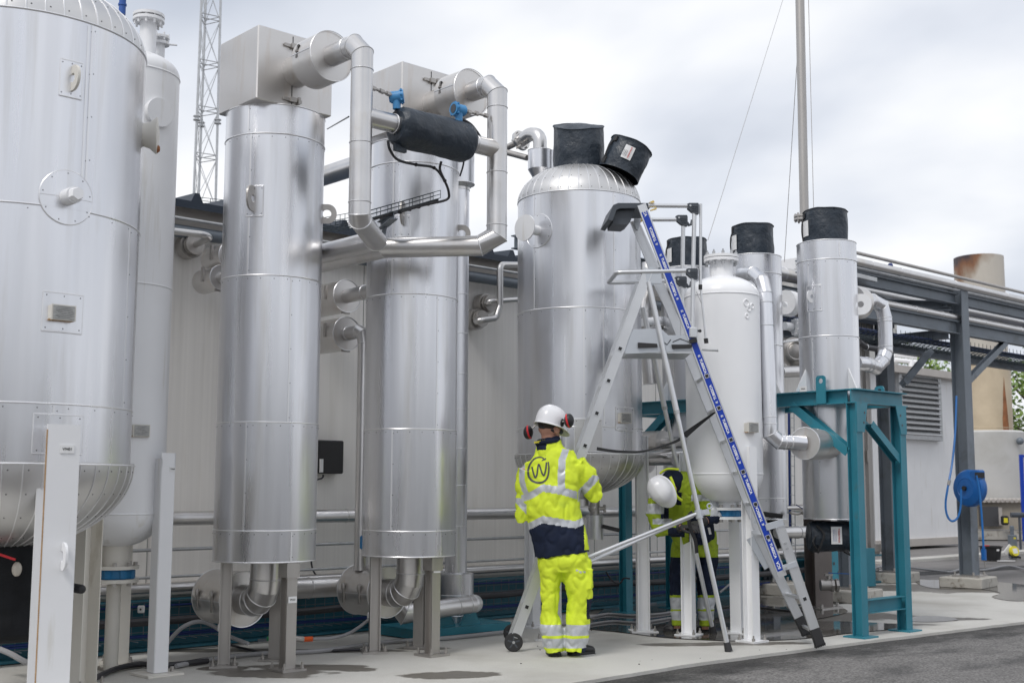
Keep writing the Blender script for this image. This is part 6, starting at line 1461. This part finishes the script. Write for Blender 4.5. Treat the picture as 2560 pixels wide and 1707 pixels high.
strap([DP(1732,1280,10.4),DP(1722,1290,10.4),DP(1726,1320,10.4),DP(1738,1350,10.45),DP(1742,1382,10.5)],(.035,.03),nN,'black strap hanging down from the stabiliser clamp')
# ============================================================ PEOPLE
def remesh(mb,vox,name,mats,parent,sm=4,assign=None,disp=None,off=None,label=None):
    me=bpy.data.meshes.new('tmp'); me.from_pydata([tuple(p) for p in mb.v],[],mb.f); ob=bpy.data.objects.new('tmp',me); COL.objects.link(ob)
    md=ob.modifiers.new('r','REMESH'); md.mode='VOXEL'; md.voxel_size=vox; md.use_smooth_shade=True
    if sm: s=ob.modifiers.new('s','SMOOTH'); s.factor=.5; s.iterations=sm
    dg=bpy.context.evaluated_depsgraph_get(); dg.update(); nm=bpy.data.meshes.new_from_object(ob.evaluated_get(dg)); nm.name=name
    bpy.data.objects.remove(ob); bpy.data.meshes.remove(me)
    if disp:
        nrm=[v.normal.copy() for v in nm.vertices]
        for v,n in zip(nm.vertices,nrm): v.co+=n*disp(v.co)
    nm.materials.clear()
    for x in mats: nm.materials.append(MT[x])
    if assign:
        for p in nm.polygons: p.material_index=assign(p.center)
    o=V(parent.location) if parent is not None else V(off)
    bvh=BVHTree.FromPolygons([v.co.copy() for v in nm.vertices],[tuple(p.vertices) for p in nm.polygons])
    for v in nm.vertices: v.co-=o
    for p in nm.polygons: p.use_smooth=True
    r=bpy.data.objects.new(name,nm); COL.objects.link(r)
    if parent is not None: r.parent=parent
    if label: r['label']=label
    return r,bvh
def etube(m,pts,ab,X,seg=24,caps=(1,1),ang=None):
    pts=[V(p) for p in pts]; n=len(pts); rings=[]
    for i,p in enumerate(pts):
        d=((pts[min(i+1,n-1)]-pts[max(i-1,0)])).normalized(); x=V(X[i] if isinstance(X,list) else X); x=(x-d*x.dot(d)).normalized(); y=d.cross(x); a,b=ab[i]
        rings.append([p+x*(a*math.cos(2*math.pi*k/seg))+y*(b*math.sin(2*math.pi*k/seg)) for k in range(seg)])
    return m.loft(rings,caps)
def fold(seed,a1=.010,a2=.005,st=(1,1,1)):
    def f(p):
        q=V((p.x*st[0],p.y*st[1],p.z*st[2])); n1=mnoise.noise(q*7+V((seed,0,0))); n2=abs(mnoise.noise(q*13+V((0,seed,0)))); return a1*n1-a2*2*(.4-n2 if n2<.4 else 0)*1.0
    return f
def hand(m,w,d,pn,s=1,curl=.6):
    # w wrist, d direction of the palm, pn palm normal; five separate fingers
    d=V(d).normalized(); pn=(V(pn)-d*V(pn).dot(d)).normalized(); sd=d.cross(pn)
    etube(m,[w,w+d*.03*s,w+d*.07*s,w+d*.095*s],[(.026*s,.02*s),(.036*s,.017*s),(.042*s,.015*s),(.038*s,.012*s)],sd,14)
    for i,(off,l) in enumerate(((-.030,.062),(-.010,.070),(.011,.066),(.030,.052))):
        b=w+d*.088*s+sd*off*s; p=[b]; dd=d.copy()
        for k,f in enumerate((.42,.32,.26)):
            a=curl*(.5+.35*k); dd=(dd*math.cos(a)+pn*math.sin(a)).normalized(); p.append(p[-1]+dd*l*1.25*f*s)
        m.tube(p,[.0095*s,.009*s,.0085*s,.0075*s],8)
    b=w+d*.03*s-sd*.03*s; m.tube([b,b-sd*.022*s+d*.02*s+pn*.01*s,b-sd*.028*s+d*.05*s+pn*.022*s,b-sd*.018*s+d*.07*s+pn*.035*s],[.013*s,.0115*s,.010*s,.008*s],8)
def head(m,c,f,u,s=1):
    # c centre of the head, f facing direction, u head up
    f=V(f).normalized(); u=(V(u)-f*V(u).dot(f)).normalized(); r=f.cross(u)
    def P(a,b,h): return c+f*a*s+r*b*s+u*h*s
    m.ball(c+u*.02*s-f*.005*s,.1,(.078/.1*s,.098/.1*s,.108/.1*s),24,16,X=r,Z=u)
    rings=[]
    for h,a0,a1,b in((.03,-.06,.088,.070),(-.01,-.06,.090,.068),(-.04,-.05,.088,.062),(-.07,-.03,.085,.052),(-.095,.0,.082,.036),(-.108,.02,.072,.022)):
        rings.append([P((a0+a1)/2+(a1-a0)/2*math.cos(2*math.pi*k/20),b*math.sin(2*math.pi*k/20),h) for k in range(20)])
    m.loft(rings)
    m.tube([P(.088,0,.012),P(.104,0,-.018),P(.112,0,-.032),P(.096,0,-.040)],[.008*s,.011*s,.015*s,.010*s],10)   # nose
    m.tube([P(.082,-.026,-.066),P(.091,0,-.064),P(.082,.026,-.066)],[.005*s,.009*s,.005*s],8); m.tube([P(.080,-.022,-.078),P(.090,0,-.078),P(.080,.022,-.078)],[.005*s,.009*s,.005*s],8)
    m.tube([P(.076,-.055,.030),P(.092,-.03,.036),P(.094,0,.030),P(.092,.03,.036),P(.076,.055,.030)],[.008*s,.010*s,.007*s,.010*s,.008*s],8)
    for sg in(-1,1):
        m.ball(P(-.008,sg*.080,-.012),.03*s,(.35,.75,1.05),14,10,X=r,Z=u); m.torus(P(-.010,sg*.086,-.010),r,.024*s,.006*s,18,6)
def face_parts(parent,c,f,u,s=1):
    f=V(f).normalized(); u=(V(u)-f*V(u).dot(f)).normalized(); r=f.cross(u)
    for sg in(-1,1):
        m=MB(); p=c+f*.082*s+r*sg*.033*s+u*.006*s; m.ball(p,.0125*s,seg=14); m.mat(1); m.ball(p+f*.007*s,.0065*s,seg=10); m.build('eye',['letter_white','hair'],parent)
def helmet_mb(c,f,u,s=1,bk=1):
    f=V(f).normalized(); u=(V(u)-f*V(u).dot(f)).normalized(); r=f.cross(u); m=MB(); n=56
    rings=[]
    def pr(a): return 1
    lv=[(0,1.06,-.022),(0,1.0,0),(.03,1.0,.0),(.06,.985,0),(.09,.93,0),(.115,.83,0),(.135,.68,0),(.15,.48,0),(.158,.25,0),(.160,.04,0)]
    for i,(h,k_,dz) in enumerate(lv):
        row=[]
        for k in range(n):
            a=2*math.pi*k/n; ca,sa=math.cos(a),math.sin(a); fr=max(0,ca)**2
            A=.138*k_; B=.112*k_; ext=0
            if i==0: ext=(.055*fr+.012)*bk; hh=-.012-.026*fr
            elif i==1: ext=.020*fr; hh=-.0
            else: hh=h
            ridge=.004*math.exp(-(sa*B/.018)**2) if i>2 else 0
            row.append(c+f*((A+ext)*ca)+r*((B+ext*.4)*sa)+u*(hh+ridge)*1.0)
        rings.append([c+(q-c)*s for q in row])
    inner=[[c+(q-c)*.965+u*-.004 for q in rg] for rg in rings[:6][::-1]]
    m.loft(inner[::1]+rings,(1,1)); return m,r
D1=9.69
def Q1(px_,py_,v=0): 
    p=DP(px_,py_,D1); return p+hd*v
o1=G(1430,1640); W1=thing('person','worker seen from behind in clean yellow hi-vis clothing with emblem, standing at the ladder','person',(o1.x,o1.y,0))
bodyx=(rt*.97-hd*.2).normalized()
# skin body (continuous): head, neck, core, arms with hands, legs
hf=(rt*.66+hd*.70-up*.22).normalized(); hu=(up+rt*.10).normalized()
hc=Q1(1375,1071,.03)
m=MB(); head(m,hc,hf,hu,1.0)
m.tube([hc-up*.05-hf*.02,Q1(1372,1112,.03),Q1(1374,1150,.03)],[.056,.058,.07],20)
etube(m,[Q1(1375,1145,.03),Q1(1378,1200,.02),Q1(1388,1290,.02),Q1(1402,1385,0)],[(.13,.08),(.18,.10),(.15,.10),(.16,.11)],bodyx)
RS,RE,RH=Q1(1438,1160,0),Q1(1482,1224,.06),Q1(1474,1192,.27)
LS,LE,LH=Q1(1318,1172,0),Q1(1307,1285,.06),Q1(1345,1262,.30)
for a,b,c,l in((RS,RE,RH,1),(LS,LE,LH,0)):
    m.tube([a,b,c],[.05,.042,.03],16); hand(m,c,((c-b).normalized()*.8+up*.25),(-rt if l else rt)*.8+hd*.2,1.0,.5)
for pts in ([(1380,1385),(1374,1500),(1383,1628)],[(1440,1390),(1450,1500),(1440,1625)]): m.tube([Q1(*p) for p in pts],[.07,.045,.038],16)
b1,_=remesh(m,.0065,'body',['skin'],W1,2)
face_parts(b1,hc,hf,hu)
m=MB(); m.ball(hc+hu*.040-hf*.012,.1,(.84,1.0,.92),24,14,X=hf.cross(hu),Z=hu); 
hr=hf.cross(hu)
m.build('hair','hair',W1)
# jacket
def loc1(P):
    u=(P-CAM).dot(rt); q=hd*D1+rt*u+V((0,0,P.z-CH)); return (1280+F*q.dot(xa)/q.dot(fw),853.5-F*q.dot(ya)/q.dot(fw),(P-CAM).dot(hd)-D1)
m=MB(); rows=[(1092,1340,1400,.075),(1112,1338,1408,.09),(1126,1332,1414,.10),(1138,1320,1436,.115),(1155,1308,1452,.13),(1180,1303,1456,.15),(1215,1302,1452,.165),(1255,1305,1448,.17),(1300,1320,1456,.17),(1345,1328,1470,.17),(1370,1332,1475,.175),(1388,1335,1476,.175)]
etube(m,[Q1((l+r)/2,y,(.02 if y>1150 else .03)) for y,l,r,b in rows],[((r-l)/2/F*D1*1.0,b) for y,l,r,b in rows],bodyx,40)
m.tube([RS+V((0,0,.01)),RS.lerp(RE,.5)+rt*.018+V((0,0,.005)),RE+rt*.002,RE.lerp(RH,.45),RE.lerp(RH,.82)],[.090,.094,.078,.070,.056],24)
m.tube([LS,LS.lerp(LE,.3)-rt*.012,LS.lerp(LE,.65)-rt*.008,LE,LE.lerp(LH,.5),LE.lerp(LH,.85)],[.078,.068,.064,.064,.060,.052],24)
def seglin(x,pts):
    if x<=pts[0][0]: return pts[0][1]
    for (a,b),(c,d) in zip(pts,pts[1:]):
        if x<=c: return b+(d-b)*(x-a)/(c-a)
    return pts[-1][1]
def distline(x,y,a,b):
    dx,dy=b[0]-a[0],b[1]-a[1]; L=math.hypot(dx,dy); return abs((x-a[0])*dy-(y-a[1])*dx)/L
def jk1(P):
    x,y,v=loc1(P)
    # right arm
    if x>1442 and y<1262:
        if distline(x,y,(1449,1236),(1486,1196))<9.5 and x>1444 and y>1188: return 1
        return 0
    if x<1316 and distline(x,y,(1298,1254),(1318,1276))<8 and y>1245 and y<1290 and x<1322: return 1
    yl=seglin(x,[(1320,1316),(1356,1297),(1436,1310),(1466,1298)])
    if v>.03 and abs(x-1392)>66: pass
    if y>yl+9: 
        if x>1459 and y<1372: return 0
        return 2
    if abs(y-yl)<=9: return 1
    if x>1460 and y>1265 and y<1300 : return 2
    yc=seglin(x,[(1304,1246),(1330,1236),(1356,1219),(1400,1226),(1450,1240)])
    if abs(y-yc)<9.5 and x>1303: return 1
    if y<yc and y>1122:
        c=seglin(y,[(1126,1413),(1150,1404),(1180,1402),(1225,1402)])
        if abs(x-c)<9: return 1
        c=seglin(y,[(1160,1306),(1200,1304),(1225,1311),(1240,1320)])
        if abs(x-c)<7 and y>1160: return 1
    if y<1116 and x<1366: return 2
    if y<1099: return 2
    if 1116<=y<1125 and 1342<x<1365: return 2
    return 0
jk,bv=remesh(m,.0075,'jacket',['hivis','reflective','navy_cloth'],W1,5,jk1,fold(2,.014,.014,(1,1,.8)))
# collar roll
m=MB(); cc=Q1(1370,1098,.03); m.torus(cc+V((0,0,-.02)),(up-rt*.15).normalized(),.085,.018,48,10); m.build('collar','navy_cloth',W1)
def project(bvh,pts,lift=.003):
    out=[]
    for x,y in pts:
        d=ray(x,y).normalized(); h=bvh.ray_cast(CAM,d,30)
        out.append((h[0]-d*lift) if h[0] is not None else DP(x,y,D1-.18))
    return out
def ribbon(m,bvh,pts,w):
    n=len(pts); L=[];R=[]
    for i in range(n):
        a=V((*pts[max(i-1,0)],0)); b=V((*pts[min(i+1,n-1)],0)); d=(b-a).normalized(); wi=w[i] if isinstance(w,list) else w
        L.append((pts[i][0]-d.y*wi/2,pts[i][1]+d.x*wi/2)); R.append((pts[i][0]+d.y*wi/2,pts[i][1]-d.x*wi/2))
    A=project(bvh,L);B=project(bvh,R); m.add(A+B,[(i,i+1,n+i+1,n+i) for i in range(n-1)])
def zpt(x,y): return (1260+x*.1913,1000+y*.1913)
m=MB()
circ=[]
for k in range(61):
    a=R_(-62+ -(k/60)*330+0); 
    circ.append(zpt(450+130*math.cos(a)*1.0+ -0*math.sin(a),915+165*math.sin(a)))
# ring of the emblem: open at the upper right with an arrow head
ring=[zpt(x,y) for x,y in ((520,760),(480,745),(430,750),(385,775),(345,825),(322,880),(315,940),(322,990),(345,1030),(380,1058),(430,1075),(480,1076),(530,1055),(565,1010),(582,950),(586,880),(578,805))]
def cat2(pts,n=5): return [(p.x,p.y) for p in catmull([V((x,y,0)) for x,y in pts],n)]
rg=cat2(ring); ribbon(m,bv,rg,[3.0+2.2*math.sin(math.pi*min(1,i/len(rg)*1.0)) for i in range(len(rg))])
ribbon(m,bv,cat2([zpt(x,y) for x,y in((365,870),(378,930),(400,1000),(415,1005),(432,960),(445,860),(455,840),(470,870),(495,950),(515,980),(528,970),(545,900),(556,810))],5),4.0)
ah=[zpt(x,y) for x,y in((547,715),(550,775),(488,795))]; P=project(bv,ah,.004); m.add(P,[(0,1,2)])
m.build('back_emblem','logo_grey',jk,smooth=False)
m=MB(); cen=project(bv,[zpt(465,545)],.006)[0]; text_mb('MASCOT',.022,cen,(rt*.97+up*.14),up,m,bold=.0012,lift=.022); m.build('collar_lettering','yellow',jk,smooth=False)
# trousers
def tr1(P):
    x,y,v=loc1(P)
    if 1558<y<1586 or (1592<y<1617): return 1
    if x>1465 and 1545>y>1495 : return 2
    if y>1617 and x>1452: return 2
    if x<1350 and y>1585 and y<1618: return 2
    return 0
m=MB(); etube(m,[Q1(1403,1372,0),Q1(1406,1388,0),Q1(1411,1405,0),Q1(1412,1428,0)],[(.185,.13),(.20,.145),(.205,.15),(.19,.13)],bodyx,36)
def legr(m,rows,b):
    etube(m,[Q1((l+r)/2,y,0 if len(z)<1 else z[0]) for y,l,r,*z in rows],[((r-l)/2/F*D1,((r-l)/2/F*D1)*b) for y,l,r,*z in rows],bodyx,28)
legr(m,[(1395,1343,1412),(1430,1346,1404),(1470,1350,1401),(1500,1351,1399),(1535,1350,1397),(1562,1349,1406),(1590,1352,1409),(1612,1358,1409),(1630,1364,1409)],1.1)
legr(m,[(1398,1402,1478),(1440,1404,1480),(1490,1418,1484),(1530,1416,1474),(1560,1413,1475),(1590,1412,1471),(1612,1411,1464),(1628,1412,1460)],1.1)
m.box(Q1(1473,1445,-.06),(.06,.10,.16),bodyx)
tj,bt=remesh(m,.0075,'trousers',['hivis','reflective','navy_cloth'],W1,4,tr1,fold(8,.012,.014,(1,1,.9)))
m=MB(); ribbon(m,bt,[(1440,1424),(1452,1430),(1464,1429)],4.5); m.build('pocket_trim','reflective',tj,smooth=False)
def shoe(parent,heel,toe,w=.052,h=.085,name='shoe'):
    d=(toe-heel); d.z=0; L=d.length; d.normalize(); s=d.cross(up); m=MB(); rows=[]
    for t,ww,hh in((-.02,.6,.055),(.05,.85,.10),(.22,.95,.115),(.40,.92,.10),(.58,1.0,.078),(.78,1.05,.068),(.93,.9,.058),(1.02,.5,.035)):
        c=V((heel.x,heel.y,0))+d*(L*t); n=18
        rows.append([c+s*(w*ww*math.cos(2*math.pi*k/n))+V((0,0,max(.012,hh/2+hh/2*math.sin(2*math.pi*k/n)))) for k in range(n)])
    m.loft(rows); m.mat(1)
    out=[(V((heel.x,heel.y,0))+d*(L*t)+s*(w*ww*sg)) for sg,seq in((1,((-.02,.5),(.1,.95),(.3,.95),(.6,1.05),(.85,1.05),(1.03,.5))),(-1,((1.03,.5),(.85,1.05),(.6,1.05),(.3,.95),(.1,.95),(-.02,.5)))) for t,ww in seq]
    m.loft([out,[p+V((0,0,.022)) for p in out]]); m.mat(2); m.ball(V((heel.x,heel.y,.045))-d*.005,.016,(1,1,.8),10,8)
    return m.build(name,['black_plastic','rubber','red_plastic'],parent)
shoe(W1,G(1389,1641),G(1389,1641)+hd*.24-rt*.02); h=G(1425,1638); shoe(W1,h,h+rt*.185+hd*.17)
hm,hr=helmet_mb(hc+hu*.028,hf,hu,1.0); he=hm.build('helmet','helmet',W1)
m=MB()
for sg in(1,):
    p=hc+hu*.055+hr*sg*.118+hf*.01; m.ball(p,.03,(.7,.35,1.1),14,10,X=hf,Z=hu)
m.build('muff_socket','black_plastic',he)
for px_,py_,v,sg in((1321,1079,.10,-1),(1421,1053,-.10,1)):
    p=Q1(px_,py_,v); ax=(rt*sg*.85-hd*.3*sg+up*.15*sg).normalized(); ax=(rt*.93+up*.22-hd*.25).normalized()
    m=MB(); m.ball(p,.052,(.75,.98,1.08),24,14,X=ax,Z=up); e=m.build('ear_muff','grey_plastic' if 0 else 'black_plastic',he)
    m=MB(); m.torus(p-ax*sg*.008,ax,.0495,.008,40,8); m.build('muff_stripe','red_plastic',e)
    m=MB(); m.tube([p,hc+hu*.06+hr*sg*.11],.006,8); m.build('muff_arm','stainless',e)
m=MB(); m.tube([hc-hu*.02+hr*.075-hf*.02,hc-hf*.105-hu*.01,hc-hu*.02-hr*.075-hf*.02],.014,10); m.build('head_band','black_plastic',he)
m=MB(); m.ball(hc+hf*.085+hr*.045-hu*.0,.028,(.9,.4,.8),14,10,X=hf,Z=hu); m.build('eye_guard','grey_plastic',he)
# ------------------------------------------------ worker 2
D2=11.15
def Q2(px_,py_,D=D2): return DP(px_,py_,D)
o2=G(1730,1583); W2=thing('person','worker bending forward under the white vessel in shaded, dirty hi-vis clothing','person',(o2.x,o2.y,0))
hf2=(-hd*.35-rt*.12-up*.93).normalized(); 
hc2=Q2(1656,1226,10.68); hf2=(rt*.50-hd*.30-up*.80).normalized(); hu2=(-rt*.50-hd*.80+up*.18).normalized()
m=MB(); head(m,hc2,hf2,hu2,1.0)
ch=Q2(1705,1225,10.98); 
m.tube([hc2-hu2*.06,Q2(1682,1214,10.82),ch],[.058,.06,.11],20)
etube(m,[ch,Q2(1722,1290,11.12),Q2(1735,1350,11.25)],[(.18,.10),(.15,.10),(.16,.11)],rt)
A1,B1,C1_=Q2(1632,1246,10.9),Q2(1652,1322,10.82),Q2(1702,1318,10.68)
A2,B2,C2_=Q2(1770,1240,10.98),Q2(1788,1292,10.85),Q2(1752,1305,10.72)
for a,b,c,sd in((A1,B1,C1_,1),(A2,B2,C2_,-1)): m.tube([a,b,c],[.05,.042,.03],16); 
hand(m,C1_,(C1_-B1),up*-.6+rt*.2,1,.6); hand(m,C2_,(C2_-B2),up*-.6-rt*.2,1,.6)
for pts in ([(1705,1350),(1692,1450),(1693,1570)],[(1765,1352),(1762,1450),(1763,1572)]): m.tube([Q2(*p,11.3) for p in pts],[.07,.036,.032],16)
b2,_=remesh(m,.0065,'body',['skin'],W2,2); face_parts(b2,hc2,hf2,hu2)
m=MB(); m.ball(hc2+hu2*.02-hf2*.012,.1,(.84,1.0,1.06),24,14,X=hf2.cross(hu2),Z=hu2); m.build('hair','hair',W2)
for c,b,sd in((C1_,B1,1),(C2_,B2,-1)):
    m=MB(); m.tube([c-(c-b).normalized()*.05,c],[.045,.040],14); hand(m,c,(c-b),up*-.6+rt*.2*sd,1.16,.6); m.build('glove','navy_cloth' if 0 else 'rubber',W2)
def loc2(P):
    u=(P-CAM).dot(rt); q=(P-CAM); return 1280+F*q.dot(xa)/q.dot(fw),853.5-F*q.dot(ya)/q.dot(fw)
def jk2(P):
    x,y=loc2(P)
    if x<1668 and 1258<y<1284 and x<1660: return 1
    if x<1680 and 1296<y<1310 and x>1632: return 1
    if x>1728 and 1236<y<1252: return 1
    if x>1776 and 1236<y<1290: return 1
    if 1640<x<1700 and y<1200 : return 2
    if 1652<x<1672 and 1255<y<1300: return 2
    if y>1318 and y<1342 and 1670<x<1712: return 2
    if 1690<x<1704 and 1230<y<1262: return 2
    if x>1722 and y>1288 : return 2
    return 0
m=MB(); etube(m,[Q2(1688,1196,10.86),Q2(1694,1204,10.88),Q2(1702,1222,10.95),Q2(1712,1262,11.03),Q2(1722,1300,11.12),Q2(1732,1335,11.2),Q2(1736,1352,11.22)],[(.10,.09),(.15,.12),(.24,.16),(.245,.17),(.215,.16),(.20,.16),(.20,.16)],rt,36)
m.tube([A1+rt*.03,A1.lerp(B1,.5)-rt*.02,B1,B1.lerp(C1_,.6),B1.lerp(C1_,.9)],[.085,.080,.070,.062,.054],20)
m.tube([A2-rt*.05+up*.03,A2.lerp(B2,.4),B2,B2.lerp(C2_,.7)],[.095,.072,.062,.052],20)
j2,bv2=remesh(m,.0075,'jacket',['hivis_shaded_dirty','reflective','navy_cloth'],W2,4,jk2,fold(21,.015,.012))
m=MB(); q=Q2(1682,1204,10.84); m.ball(q,.12,(1.0,.75,.95),24,14); m.mat(1); m.tube(catmull([Q2(1650,1183,10.76),Q2(1668,1172,10.74),Q2(1697,1173,10.74)],5),.010,8); m.tube(catmull([Q2(1676,1192,10.70),Q2(1684,1212,10.68),Q2(1690,1238,10.70),Q2(1704,1250,10.74)],5),.013,8); m.build('collar',['navy_cloth','hivis'],W2)
def tr2(P):
    x,y=loc2(P)
    if 1493<y<1522 or 1527<y<1549: return 1
    if 1392<y<1487: return 2
    return 0
m=MB(); etube(m,[Q2(1736,1325,11.27),Q2(1736,1350,11.27),Q2(1737,1375,11.27),Q2(1737,1392,11.27)],[(.20,.15),(.205,.155),(.205,.155),(.17,.12)],rt,32)
def legr2(rows): etube(m,[Q2((l+r)/2+2,y,11.3) for y,l,r in rows],[((r-l)/2/F*D2,((r-l)/2/F*D2)*1.1) for y,l,r in rows],rt,24)
legr2([(1360,1676,1734),(1390,1673,1726),(1420,1671,1718),(1480,1670,1710),(1500,1671,1711),(1535,1674,1709),(1562,1677,1708)])
legr2([(1360,1736,1794),(1390,1738,1794),(1420,1739,1790),(1480,1740,1785),(1500,1741,1786),(1535,1743,1783),(1564,1745,1781)])
remesh(m,.0075,'trousers',['hivis_shaded_dirty','reflective','navy_cloth'],W2,4,tr2,fold(33,.012,.010))
for x in(1686,1766): h=G(x+6,1574); shoe(W2,h,h-hd*.20-rt*.10,.062,.1)
m=MB(); m.box(Q2(1762,1325,10.98),(.13,.06,.16),rt,bev=.015); m.mat(1); m.bar(Q2(1772,1318,10.9),Q2(1776,1335,10.9),.02,.01,hd); m.build('tool_pouch',['navy_cloth','label_white'],W2)
hm,hr2=helmet_mb(hc2+hu2*.022,hf2,hu2,.92,.55); he2=hm.build('helmet','helmet',W2)
m=MB(); p=hc2+hu2*.085+hf2*.115
m.torus(p,(hf2*.85+hu2*.4).normalized(),.013,.0018,24,5); m.build('helmet_emblem','grey_cable',he2)
